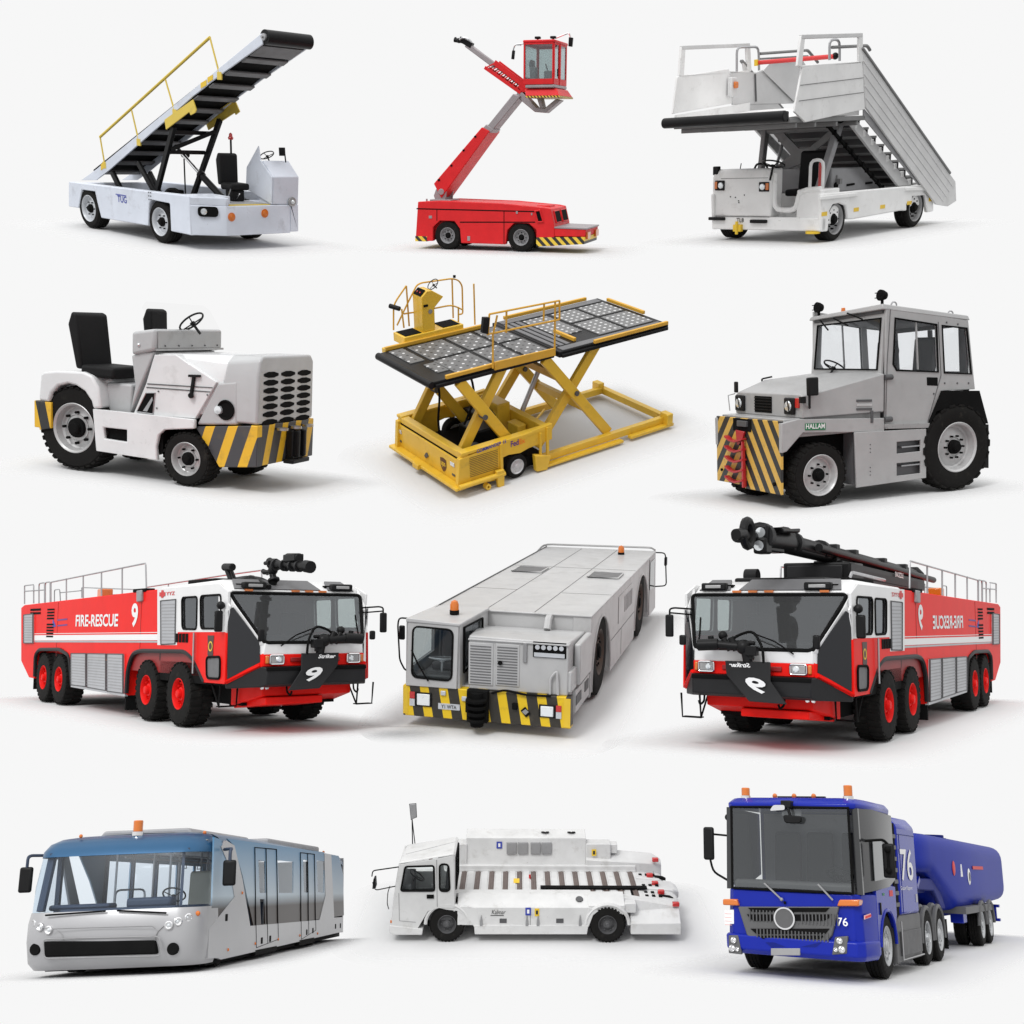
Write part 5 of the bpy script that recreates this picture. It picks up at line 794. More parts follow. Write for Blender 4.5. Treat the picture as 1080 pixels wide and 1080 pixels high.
    P('bumper_nozzle', 'black', r, cyl((6.4, .0, 1.5), (6.4, .05, 1.72), .08), ball((6.4, .08, 1.76), .13), cyl((6.4, .08, 1.76), (6.5, .6, 1.8), .075), cyl((6.48, .5, 1.8), (6.55, .85, 1.78), .1), cyl((6.42, .2, 1.7), (6.42, .3, 1.92), .06), cyl((6.44, .62, 1.7), (6.44, .66, 1.94), .05), box(6.36, -.18, 1.62, 6.5, .02, 1.78), cyl((6.38, -.12, 1.83), (6.38, .3, 1.84), .035), ball((6.4, .45, 1.95), .08), cyl((6.4, .4, 1.8), (6.4, .45, 1.95), .03), box(6.36, -.1, 1.55, 6.46, .0, 1.66), cyl((6.45, .3, 1.7), (6.45, .42, 1.9), .05), bevel=.01)
    # roof: rails, lights
    t = .02; rails = sub('roof_rails', r)
    RP = lambda pts: P('rail', 'steel', rails, tube(pts, t, 6))
    RP(rnd([(-6.196,-1.36,2.634),(-6.284,-1.36,3.231),(0.82,-1.36,3.432),(0.92,-1.36,2.832)], .05)); [RP(p) for p in ([(-4.838,-1.36,2.686),(-4.92,-1.36,3.29)], [(-3.455,-1.36,2.697),(-3.534,-1.36,3.323)], [(-2.071,-1.36,2.739),(-2.143,-1.36,3.358)], [(-0.624,-1.36,2.774),(-0.69,-1.36,3.393)])]
    RP(rnd([(-8.777,-1.36,2.676),(-8.866,-1.36,3.21),(-7.932,-1.36,3.213),(-7.848,-1.36,2.681)], .05)); RP(rnd([(-7.328,-1.36,2.672),(-7.414,-1.36,3.227),(-6.875,-1.36,3.24),(-6.79,-1.36,2.673)], .1)); RP(rnd([(-6.724,-1.36,2.672),(-6.809,-1.36,3.238),(-6.35,-1.36,3.243),(-6.265,-1.36,2.664)], .1)); RP([(-8.838,-1.36,3.045),(-6.844,-1.36,3.034)])
    RP(rnd([(-12.119,1.3,2.971),(-12.162,1.3,3.308),(-7.057,1.3,3.105),(-7.044,1.3,2.97)], .05)); RP(rnd([(-14.766,1.2,2.841),(-14.831,1.2,3.295),(-14.227,1.2,3.303),(-14.09,1.2,2.89)], .1)); RP([(-14.512,1.3,3.191),(-12.222,1.3,3.206)]); RP(rnd([(-5.944,1.2,3.144),(-0.826,1.2,3.29),(1.353,1.2,3.335),(1.387,1.2,3.037)], .05)); RP([(-4.392,1.2,3.197),(-4.357,1.2,3.08)])
    P('roof_beacon', 'amber', r, box(-2.6, -1.3, 2.72, -2.3, -1.0, 2.95), bevel=.03); P('roof_box', 'matt', r, box(-1.9, -1.2, 2.66, -.6, -.6, 2.8), bevel=.03); P('roof_hatch', 'matt', r, box(2.6, -1.1, 2.9, 4.0, -.3, 3.0), bevel=.03); P('side_lamp', 'rim3', r, prism([(0.829,2.816),(1.129,2.824),(1.153,2.576),(0.853,2.566)], 'y', -1.56, -1.49), bevel=.02); P('side_lamp', 'matt', r, box(.5, -1.52, 2.78, 1.3, -1.3, 2.86), bevel=.02)
    for y in (-.9, 1.02): P('floodlight', 'black', r, box(5.3, y-.24, 2.74, 5.46, y+.24, 2.88), bevel=.03); P('flood_lens', 'steel4', r, box(5.455, y-.15, 2.78, 5.475, y+.15, 2.84), bevel=.01); P('flood_bracket', 'matt', r, bar((5.2, y-.3, 2.82), (5.2, y+.3, 2.82), .1, .06))
    return r

f = fire_engine(7, 'red and white fire engine facing right with a small black roof nozzle', False)
t = sub('roof_turret', f); cy = lambda a, b, r, r2=None: cyl(a, b, r*.78, r2 and r2*.8, 14)
P('turret_base', 'black', t, cy((5.106,-0.4,2.764), (5.22,-0.4,2.935), .1), cy((5.22,-0.4,2.935), (5.136,-0.4,3.091), .085), ball((5.165,-0.4,3.132), .1), ball((5.191,-0.4,3.228), .09), cy((4.778,-0.4,3.105), (5.197,-0.4,3.102), .06))
P('barrel', 'black', t, cy((5.001,-0.4,3.321), (5.252,-0.4,3.225), .1), cy((5.036,-0.4,3.249), (6.124,-0.4,3.201), .1), cy((5.309,-0.4,3.292), (5.765,-0.4,3.135), .07), cy((6.081,-0.4,3.196), (6.548,-0.4,3.149), .1, .12), cy((6.52,-0.4,3.157), (6.728,-0.4,3.128), .15), cy((5.001,-0.4,3.328), (5.308,-0.4,3.313), .06))
P('camera', 'black', t, cy((5.784,-0.4,3.346), (6.275,-0.4,3.322), .12), cy((6.018,-0.4,3.328), (5.994,-0.4,3.214), .06), box(*[v-.1 for v in (5.871,-0.4,3.362)], *[v+.1 for v in (6.162,-0.4,3.307)]), bevel=.02)
P('pipe', 'black', t, tube(rnd([(3.466,-0.4,2.992), (4.269,-0.5,2.999), (4.835,-0.5,2.945), (5.103,-0.4,2.834)], .2), .065, 10), tube(rnd([(4.073,-0.6,2.953), (4.642,-0.6,3.019), (5.434,-0.6,2.785)], .2), .05, 8))
P('search_lamp', 'black', t, cy((3.993,-0.9,3.227), (4.397,-0.9,3.21), .1), cy((4.096,-0.9,3.201), (4.348,-0.9,2.936), .07), cy((4.044,-0.8,3.178), (4.259,-0.8,2.956), .07), bevel=.02)
P('nozzle_detail', 'bump7', t, [cy(Vector((5.036,-0.4,3.249)).lerp(Vector((6.548,-0.4,3.149)), q), Vector((5.036,-0.4,3.249)).lerp(Vector((6.548,-0.4,3.149)), q+.04), .15) for q in (.15, .4, .62, .8)]); P('turret_flange', 'bump7', t, cy((5.221,-0.4,2.921), (5.204,-0.4,2.956), .15), cy((5.107,-0.4,2.757), (5.105,-0.4,2.799), .18)); P('hand_wheel', 'black', t, cy((5.021,-0.5,3.274), (5.206,-0.5,3.28), .05), cy((4.731,-0.3,3.095), (4.522,-0.3,3.146), .06))
f = fire_engine(9, 'red and white fire engine facing left with a long black water boom on its roof', True)
b = sub('water_boom', f)
P('boom_tube', 'black', b, cyl((4.541,0,3.653), (-5.073,0,3.338), .17), cyl((4.544,0,3.581), (-0.265,0,3.438), .14), cyl((3.28,-0.25,3.605), (-6.291,-0.25,3.249), .08), bevel=.0)
for t in (.28, .42, .66, .86):
    c = Vector((4.541,0,3.653)).lerp(Vector((-5.073,0,3.338)), t); P('boom_clamp', 'bump7', b, box(c.x-.12, c.y-.2, c.z-.2, c.x+.12, c.y+.2, c.z+.19), bevel=.02)
P('boom_beam', 'black', b, prism([(1.938,3.416),(-5.093,3.205),(-5.065,2.937),(-0.232,2.992),(1.969,2.91)], 'y', -.3, .3), bevel=.02); P('boom_plate', 'bump7', b, prism([(0.716,3.259),(-4.225,3.148),(-4.208,2.977),(-0.746,3.063),(0.726,3.12)], 'y', -.33, -.31)); P('boom_lettering', 'wink', b, text('SNOZZLE', (-2.032,-0.34,3.208), (-2.957,-0.34,3.188)-Vector((-2.032,-0.34,3.208)) if 0 else Vector((-2.956,-0.34,3.18))-Vector((-2.032,-0.34,3.208)), (0, 0, 1), .75, .12, bold=.02))
P('boom_base', 'black', b, box((2.019,0,3.147)[0], -.75, 2.9, (2.019,0,3.147)[0]+.9, .6, (3.459,0,3.338)[2]), box(2.6, -.9, 2.86, 5.0, .8, 2.98), bevel=.04); P('base_cover', 'bump7', b, box((2.019,0,3.147)[0]+.9, -.6, 2.95, (2.019,0,3.147)[0]+.95, .5, 3.28), bevel=.02); P('base_reel', 'black', b, cyl((3.9, .75, 3.05), (3.9, 1.0, 3.05), .14))
P('nozzle_body', 'black', b, cyl((5.709,0,3.644), (4.365,0,3.651), .2), cyl((4.684,0.1,3.672), (4.219,0.1,3.718), .23, .25), cyl((5.331,0.1,3.64), (5.063,0.1,3.65), .24), box(*[v-.12 for v in (5.713,0,3.541)], *[v+.12 for v in (4.722,0,3.488)]), prism([(5.492,3.86),(5.216,3.814),(4.442,3.901),(4.499,3.813),(5.382,3.757)], 'y', -.3, .3), bevel=.03)
o_ = Vector((6.355,0,3.695)); P('nozzle_ring', 'black', b, tube([o_+Vector((.1*math.sin(a_), .12*math.cos(a_), 0))*0+Vector((.2*math.cos(a_), 0, .22*math.sin(a_))) for a_ in [2*PI*i/16 for i in range(16)]], .075, 8, True), cyl((6.885,0,3.651), (6.549,0,3.683), .09), cyl((6.738,0,3.748), (6.685,0,3.575), .05), cyl((6.555,0.1,3.646), (5.896,0.1,3.664), .12)); [P('pipe_joint', 'bump7', b, cyl(u_, v_, w_)) for u_, v_, w_ in (((5.786,0,3.685), (5.612,0,3.679), .25), ((4.149,0,3.657), (4.004,0,3.647), .22), ((2.493,0,3.613), (2.328,0,3.609), .2))]; P('nozzle_tip', 'yel', b, cyl((5.055,0.35,3.661), (5.131,0.4,3.655), .06))
for p in ((5.678,-0.1,3.741), (5.765,-0.1,3.506)): P('work_light', 'black', b, box(p[0]-.12, p[1]-.08, p[2]-.14, p[0]+.2, p[1]+.16, p[2]+.14), bevel=.04); P('work_lens', 'lamp', b, lathe([(.001, .02), (.09, .01)], (p[0]+.195, p[1]+.05, p[2]), (1, 0, 0), 14))
P('boom_head', 'black', b, lathe([(.1, -.25), (.26, -.1), (.26, .1), (.1, .25)], (-5.24,0,3.301), (0, 1, 0), 18), cyl((-4.405,0,3.317), (-5.4,0,3.179), .12), bevel=.01)
P('boom_rail', 'steel', b, tube(rnd([(2.2, -1.2, 3.0), (4.4, -1.2, 3.08), (4.5, -1.2, 3.0)], .05), .03, 6))


# ================================================================== 8 low aircraft pushback tractor
M['grey8'] = mat('pushback_grey_paint', (.45, .45, .45), .4, coat=.1, dirt=.5, dcol=(.3, .3, .29), dscale=1.6)
M['haz8'] = hazard('hazard_bumper', 0, 0, 0, .55, fy=3.3, off=.06, duty=.46, dark=(.03, .026, .02), col=(.75, .5, .01))
M['win8'] = glass('cab_glass_dark', (.8, .82, .82), .04)
r = thing('pushback_tractor', 8, 'long low grey pushback tractor with a corner cab and striped front bumper', 'tractor')
P('bumper', 'haz8', r, box(3.6, -1.3, .17, 3.79, 1.3, .64), bevel=.012)
P('chassis', 'grey8', r, box(2.1, -1.28, .24, 3.62, 1.24, .66), bevel=.01)
hull = [(2.16,1.555),(2.207,0.248)]
ar = lambda cx, n=8: [(cx+.98*math.cos(t), .5+.92*math.sin(t)) for t in [PI*(.02+i/n*.96) for i in range(n+1)]]
sp = [(2.18, 1.53), (-6.15, 1.53), (-6.3, .2), (-5.1, .2)]+[(x, z) for x, z in reversed([(-3.8+1.05*math.cos(t), .35+1.0*math.sin(t)) for t in [PI*(.0+i/10) for i in range(11)]])]+[(-2.7, .2), (.2, .2)]+[(x, z) for x, z in reversed([(1.2+.92*math.cos(t), .3+1.08*math.sin(t)) for t in [PI*i/10 for i in range(11)]])]+[(2.18, .22)]
P('hull', 'grey8', r, prism(sp, 'y', 1.0, 1.3), prism(sp, 'y', -1.3, -1.0), box(-6.1, -1.0, .3, 2.16, 1.0, 1.53), bevel=.01)
P('roof_deck', 'grey8', r, box(-6.15, -1.3, 1.53, 2.2, 1.31, 1.56), bevel=.01)
for q in ([(2.15, -.46), (-6.0, -.42)], [(2.15, .36), (-6.0, .42)], [(.1, -1.28), (.1, -.44)], [(-2.9, -1.28), (-2.9, .4)], [(.2, .4), (.15, 1.29)], [(-2.9, .42), (-2.9, 1.29)], [(2.17, -1.3), (-6.1, -1.3)]): P('roof_seam', 'seam8', r, bar((*q[0], 1.561), (*q[1], 1.561), .014, .004))
P('roof_rail', 'dgrey', r, tube([(2.1, -1.3, 1.57), (-6.1, -1.29, 1.57)], .012, 5)); P('roof_rail', 'steel4', r, tube(rnd([(-5.6, -1.4, 1.5), (-6.1, -1.35, 1.62), (-6.12, 1.2, 1.64), (-6.0, 1.3, 1.6)], .2), .022, 6))
for x, y in ((-2.3, -.78), (-2.0, .82)): 
    P('roof_vent', 'slat', r, box(x-.34, y-.3, 1.555, x+.34, y+.3, 1.585), bevel=.01); P('vent_frame', 'grey8', r, tube([(x-.34, y-.3, 1.58), (x+.34, y-.3, 1.58), (x+.34, y+.3, 1.58), (x-.34, y+.3, 1.58)], .02, 5, True))
P('engine_cover', 'grey8', r, loft([[(3.72, -.28, .64), (3.72, 1.24, .64), (3.72, 1.24, 1.43), (3.72, -.28, 1.45)], [(2.17, -.55, .5), (2.17, 1.2, .5), (2.17, 1.2, 1.3), (2.17, -.55, 1.3)]]), bevel=.02)
P('cover_lip', 'grey8', r, box(3.6, -.29, 1.385, 3.745, 1.25, 1.41), bevel=.008)
for q in ([(-0.283,1.354),(0.1,1.358),(0.098,0.709),(-0.27,0.712)], [(0.135,1.36),(0.505,1.363),(0.496,0.722),(0.141,0.712)]):
    y0, y1, z0, z1 = q[0][0], q[1][0], q[2][1], q[0][1]
    P('louvre_panel', 'grey8', r, box(3.7, y0, z0, 3.735, y1, z1), bevel=.01); [P('louvre', 'slat', r, box(3.73, y0+.03, z0+.03+i*(z1-z0-.05)/14, 3.742, y1-.03, z0+.047+i*(z1-z0-.05)/14)) for i in range(14)]
P('panel_lock', 'matt', r, cyl((3.74,0.21,1.07), (3.77,0.218,1.077), .035))
y, z = (0.957,1.295); gb = P('gauge_box', 'matt', r, box(3.7, y-.25, z-.1, 3.735, y+.25, z+.13), bevel=.005); P('gauge_lip', 'rim_w', gb, box(3.73, y-.23, z-.09, 3.745, y+.23, z-.03))
for i in range(5): P('gauge', 'rim_w', gb, cyl((3.735, y-.18+i*.09, z+.05), (3.745, y-.18+i*.09, z+.05), .035))
P('grip_channel', 'rim3', r, box(3.72, .56, 1.1, 3.75, .62, 1.4), bevel=.01); P('grab_rail', 'grey8', r, tube(rnd([(3.76, .98, .66), (3.76, .98, .9), (3.76, 1.08, 1.02), (3.76, 1.1, .66)], .05), .02, 6)); P('air_duct', 'grey8', r, tube(rnd([(2.4, .62, 1.34), (2.3, .62, 1.5), (2.18, .62, 1.5)], .08), .06, 8))
P('hose', 'matt', r, tube(rnd([(3.8, .1, .62), (3.82, .3, .69), (3.82, .6, .64), (3.8, 1.0, .64)], .1), .018, 6))
P('side_box', 'grey8', r, box(2.35, 1.24, .7, 3.3, 1.34, 1.33), bevel=.03, seg=3); P('side_box', 'grey8', r, box(2.3, 1.24, .3, 3.4, 1.3, .64), bevel=.01); P('step_recess', 'dgrey', r, box(3.0, 1.3, .42, 3.4, 1.31, .56)); P('step_recess', 'dgrey', r, box(2.4, 1.3, .45, 2.7, 1.31, .6)); P('side_box', 'grey8', r, box(3.3, 1.2, .68, 3.7, 1.29, 1.0), bevel=.02)
# cab
c = sub('cab', r)
wx = [(3.79, -1.15, .78), (3.79, -.52, .76), (3.79, -.5, 1.54), (3.79, -1.13, 1.56)]
P('front_wall', 'grey8', c, holed([(3.79, -1.25, .64), (3.79, -.44, .64), (3.79, -.42, 1.64), (3.79, -1.21, 1.66)], [rr(wx, .1)], .05), bevel=.01); P('windscreen', 'win8', c, plate(rr(wx, .1), .012)); P('window_seal', 'matt', c, tube([(p[0]+.03, p[1], p[2]) for p in rr(wx, .1)], .016, 6, True))
sw = [(3.6, -.42, .85), (2.6, -.42, .95), (2.6, -.42, 1.5), (3.6, -.42, 1.54)]; P('side_wall', 'grey8', c, holed([(3.77, -.43, .64), (2.2, -.43, .64), (2.2, -.43, 1.6), (3.77, -.43, 1.62)], [sw], .04)); P('side_window', 'win8', c, plate(sw, .012)); P('window_seal', 'matt', c, tube([(p[0], p[1]+.03, p[2]) for p in sw], .02, 6, True))
sw = [(3.65, -1.23, .9), (2.5, -1.25, .9), (2.5, -1.25, 1.5), (3.65, -1.23, 1.54)]; P('side_wall', 'grey8', c, holed([(3.77, -1.24, .64), (2.2, -1.27, .64), (2.2, -1.27, 1.6), (3.77, -1.22, 1.62)], [sw], .04)); P('side_window', 'win8', c, plate(sw, .012))
P('cab_roof', 'grey8', c, loft([[(3.83, -1.24, 1.62), (3.83, -.39, 1.6), (3.83, -.39, 1.64), (3.83, -1.24, 1.68)], [(2.19, -1.3, 1.53), (2.19, -.39, 1.55), (2.19, -.39, 1.6), (2.19, -1.3, 1.59)]]), bevel=.01)
P('rear_bulkhead', 'dgrey', c, box(2.2, -1.2, .66, 2.24, -.46, 1.53)); P('cab_lining', 'rim3', c, box(2.3, -1.2, .66, 3.7, -.46, .72)); seat(c, 2.8, -.85, .72, w=.5, h=.6, m='slat'); steering(c, (3.4, -.8, 1.0), .2, .15, m='rim_w', col=.3)
P('wiper', 'matt', c, tube([(3.83, -1.15, 1.2), (3.84, -1.05, 1.0), (3.84, -.88, .74)], .013, 5)); P('dashboard', 'dgrey', c, box(3.5, -1.2, .66, 3.74, -.48, .82), bevel=.03)
for x, y, z in ((3.05, -.72, 1.645), (-5.3, .62, 1.56)):
    b = P('beacon_base', 'matt', r, cyl((x, y, z-.02), (x, y, z+.05), .075)); P('beacon_lens', 'amber', b, lathe([(.07, 0), (.07, .09), (.05, .14), (.001, .16)], (x, y, z+.05), (0, 0, 1), 16))
P('mirror', 'black', r, box(3.6, -1.42, 1.3, 3.66, -1.33, 1.52), bevel=.02); P('mirror_arm', 'matt', r, tube(rnd([(3.75, -1.22, 1.66), (3.75, -1.38, 1.66), (3.75, -1.4, 1.55), (3.72, -1.38, 1.0), (3.72, -1.3, .86), (3.75, -1.23, .85)], .06), .013, 6))
P('mirror', 'black', r, prism([(-6.15, 1.22), (-6.3, 1.22), (-6.3, 1.42), (-6.15, 1.42)], 'y', 1.5, 1.56), bevel=.02); P('mirror_arm', 'matt', r, tube(rnd([(-6.2, 1.3, 1.52), (-6.2, 1.52, 1.52), (-6.2, 1.56, .75), (-6.2, 1.3, .72)], .08), .016, 6))
P('rear_cab_window', 'win8d', r, plate([(-5.15, 1.305, .8), (-5.9, 1.305, .75), (-5.9, 1.305, 1.42), (-5.15, 1.305, 1.42)], .01)); P('door_seam', 'seam8', r, tube([(-5.05, 1.302, .25), (-5.05, 1.302, 1.5)], .01, 4)); P('side_panel', 'grey8', r, box(-2.4, 1.3, .9, -.6, 1.312, 1.4), bevel=.005); [P('side_vent', 'rim3', r, box(-2.3+i*.18, 1.31, 1.0, -2.2+i*.18, 1.318, 1.3)) for i in range(6)]
P('side_seam', 'seam8', r, bar((-2.7, 1.302, .75), (.2, 1.302, .75), .004, .012)); P('side_seam', 'seam8', r, bar((-1.0, 1.302, .25), (-1.0, 1.302, .75), .004, .012, (1, 0, 0)))
for x, rr_ in ((1.2, .73), (-3.8, .73)):
    for s_ in (1, -1): wheel(r, x, 1.28*s_, rr_, .27, s_, None, 'rust', rimr=.52, z=rr_+.03, hub=.34, tread='rib', bolts=10, deep=.25)
P('wheel_arch', 'grey8', r, tube([(1.2+.92*math.cos(t), 1.3, .3+1.08*math.sin(t)) for t in [PI*i/14 for i in range(15)]], .022, 6)); P('wheel_arch', 'grey8', r, tube([(-3.8+1.05*math.cos(t), 1.3, .35+1.0*math.sin(t)) for t in [PI*i/14 for i in range(15)]], .022, 6))
for q, sd in (([(-1.069,0.527),(-0.867,0.525),(-0.867,0.351),(-1.069,0.353)], -1), ([(0.853,0.487),(1.043,0.486),(1.046,0.334),(0.855,0.327)], 1)):
    y0, y1, z0, z1 = q[0][0], q[1][0], q[2][1], q[0][1]; h = P('headlight', 'black', r, box(3.78, y0-.03, z0-.02, 3.81, y1+.03, z1+.02), bevel=.008); P('lens', 'lamp2', h, box(3.8, y0, z0, 3.82, y1, z1), bevel=.01)
    a, b = (y0-.12, y0-.04) if sd < 0 else (y1+.04, y1+.12); P('indicator', 'red_lens', h, box(3.78, a, (z0+z1)/2+.005, 3.805, b, z1+.02)); P('sidelight', 'rim_w', h, box(3.78, a, z0-.02, 3.805, b, (z0+z1)/2))
y, z = (-0.564,0.358); P('number_plate', 'rim_w', r, box(3.79, y-.17, z-.045, 3.803, y+.17, z+.045)); P('plate_lettering', 'ink', r, text('Y1 WTA', (3.806, y-.12, z-.028), (0, 1, 0), (0, 0, 1), .24, .055, bold=.02))
y, z = (0.624,0.372); P('diamond_badge', 'matt', r, prism([(y-.075, z+.02), (y-.01, z+.08), (y+.075, z-.02), (y+.01, z-.08)], 'x', 3.79, 3.81)); P('badge_print', 'rim3', r, prism([(y-.055, z+.005), (y+.0, z+.05), (y+.05, z+.01), (y-.0, z-.04)], 'x', 3.81, 3.815))
for q in [(-0.654,0.563),(-0.322,0.502)]: P('bracket', 'rim_w', r, box(3.79, q[0]-.04, q[1]-.035, 3.82, q[0]+.04, q[1]+.035), bevel=.01)
P('edge_plate', 'yel', r, box(3.788, 1.2, .19, 3.797, 1.297, .62)); P('edge_plate', 'yel', r, box(3.788, -1.297, .2, 3.797, -1.22, .63))
P('tow_coupling', 'matt', r, box(3.75, -.26, .18, 3.9, .06, .66), [cyl((3.92, -.1, z), (3.92, -.1, z+.05), .16-.01*i, n=20) for i, z in enumerate((.5, .4, .3, .2))], cyl((3.88, -.1, .12), (3.88, -.1, .64), .1), bevel=.012); P('coupling_block', 'matt', r, box(3.79, -.3, .3, 3.83, -.2, .5), bevel=.01); P('coupling_block', 'matt', r, box(3.79, .42, .4, 3.83, .5, .5), bevel=.01)


# ================================================================== 10 apron bus
M['silver10'] = mat('silver_bus_paint', (.36, .36, .37), .34, metal=.15, coat=.15, var=.02); M['blue10'] = mat('metallic_blue_paint', (.02, .085, .18), .35, metal=.3, coat=.15, var=.03, spec=.3)
def reflection_ramp(name, z0, z1, top, mid, low):   # reflection of the surroundings painted into the panel colour, ramped by height
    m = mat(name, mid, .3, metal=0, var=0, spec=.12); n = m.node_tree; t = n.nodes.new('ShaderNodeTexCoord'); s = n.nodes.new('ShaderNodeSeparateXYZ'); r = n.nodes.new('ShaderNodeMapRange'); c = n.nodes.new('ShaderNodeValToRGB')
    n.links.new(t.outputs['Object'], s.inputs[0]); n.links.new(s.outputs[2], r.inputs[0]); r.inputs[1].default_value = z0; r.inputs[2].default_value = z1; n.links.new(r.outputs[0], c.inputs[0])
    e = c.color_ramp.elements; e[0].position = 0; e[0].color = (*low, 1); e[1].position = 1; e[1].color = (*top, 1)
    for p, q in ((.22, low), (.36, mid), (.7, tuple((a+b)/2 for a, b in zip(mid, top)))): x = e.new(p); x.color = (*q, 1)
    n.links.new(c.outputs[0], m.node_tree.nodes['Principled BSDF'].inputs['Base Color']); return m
M['band10'] = reflection_ramp('band_painted_reflection', .85, 2.5, (.06, .2, .36), (.42, .5, .56), (.035, .026, .022))
M['ws10'] = glass('bus_windscreen', (.8, .87, .93), .03, rough=.35); M['clear10'] = glass('bus_window', (.93, .95, .97), .04); M['navy'] = mat('navy_trim', (.025, .04, .075), .55); M['cream'] = mat('cream_seat', (.7, .66, .55), .6)
r = thing('apron_bus', 10, 'silver and blue airport bus with a wide wraparound windscreen and orange roof beacon', 'bus')
def grid(rows):
    n = len(rows[0]); return [tuple(p) for q in rows for p in q], [(i*n+j, i*n+j+1, (i+1)*n+j+1, (i+1)*n+j) for i in range(len(rows)-1) for j in range(n-1)]
def nose(x, hw, rad, z, xb=5.0, k=8):
    o = [(xb, -hw, z)]+[(x-rad*1.3*(1-math.cos(PI/2*i/k)), -hw+rad*(1-math.sin(PI/2*(1-i/k)))*1 if 0 else 0, z) for i in range(0)]
    for i in range(k+1):
        t = PI/2*i/k; o.append((x-rad*1.25*(1-math.sin(t)), -(hw-rad*(1-math.cos(t))), z))
    for i in range(1, 6): o.append((x+.06*math.sin(PI*i/6), -(hw-rad)+2*(hw-rad)*i/6, z))
    for i in range(k, -1, -1):
        t = PI/2*i/k; o.append((x-rad*1.25*(1-math.sin(t)), hw-rad*(1-math.cos(t)), z))
    return o+[(xb, hw, z)]
def nz(*a, **k): return [(x, y*1.035-.05, z) for x, y, z in nose(*a, **k)]
P('front_panel', 'silver10', r, grid([nz(6.42, 1.46, .4, .34, 5.6), nz(6.58, 1.5, .4, .46, 5.6), nz(6.66, 1.52, .4, .8, 5.6), nz(6.66, 1.52, .4, 1.1, 5.6), nz(6.6, 1.51, .4, 1.28, 5.6)]), smooth=60)
P('windscreen', 'ws10', r, grid([nz(6.59, 1.5, .4, 1.28, 5.9), nz(6.55, 1.5, .4, 1.7, 5.85), nz(6.42, 1.47, .4, 2.24, 5.75)]), smooth=60)
P('front_cove', 'blue10', r, grid([nz(6.44, 1.48, .4, 2.2, 5.4), nz(6.4, 1.48, .4, 2.3, 5.4), nz(6.28, 1.42, .4, 2.43, 5.4), nz(6.05, 1.32, .4, 2.52, 5.4), nz(5.7, 1.15, .4, 2.57, 5.0), nz(5.3, .95, .3, 2.6, 4.8)]), smooth=60)
sec = [(1.5, 2.28), (1.49, 2.38), (1.43, 2.47), (1.32, 2.53), (1.1, 2.57), (.6, 2.59), (0, 2.6)]
sec = sec+[(-a, b) for a, b in sec[-2::-1]]
P('roof', 'blue10', r, grid([[(x, y, z+dz) for y, z in sec] for x, dz in ((5.5, 0), (3, .02), (0, .0), (-6.3, -.05), (-6.55, -.12))]), smooth=60)
holes = [[(2.925,2.127),(2.344,2.114),(2.203,1.485),(2.731,1.487)], [(1.309,2.164),(-0.215,2.163),(-0.294,1.475),(1.074,1.481)], [(-1.233,2.238),(-1.813,2.228),(-1.964,1.476),(-1.419,1.486)], [(-2.806,2.251),(-3.831,2.25),(-3.771,1.47),(-3.036,1.488)]]
low = [(2.689,1.367),(2.321,1.363),(2.2,0.876),(2.515,0.867)]
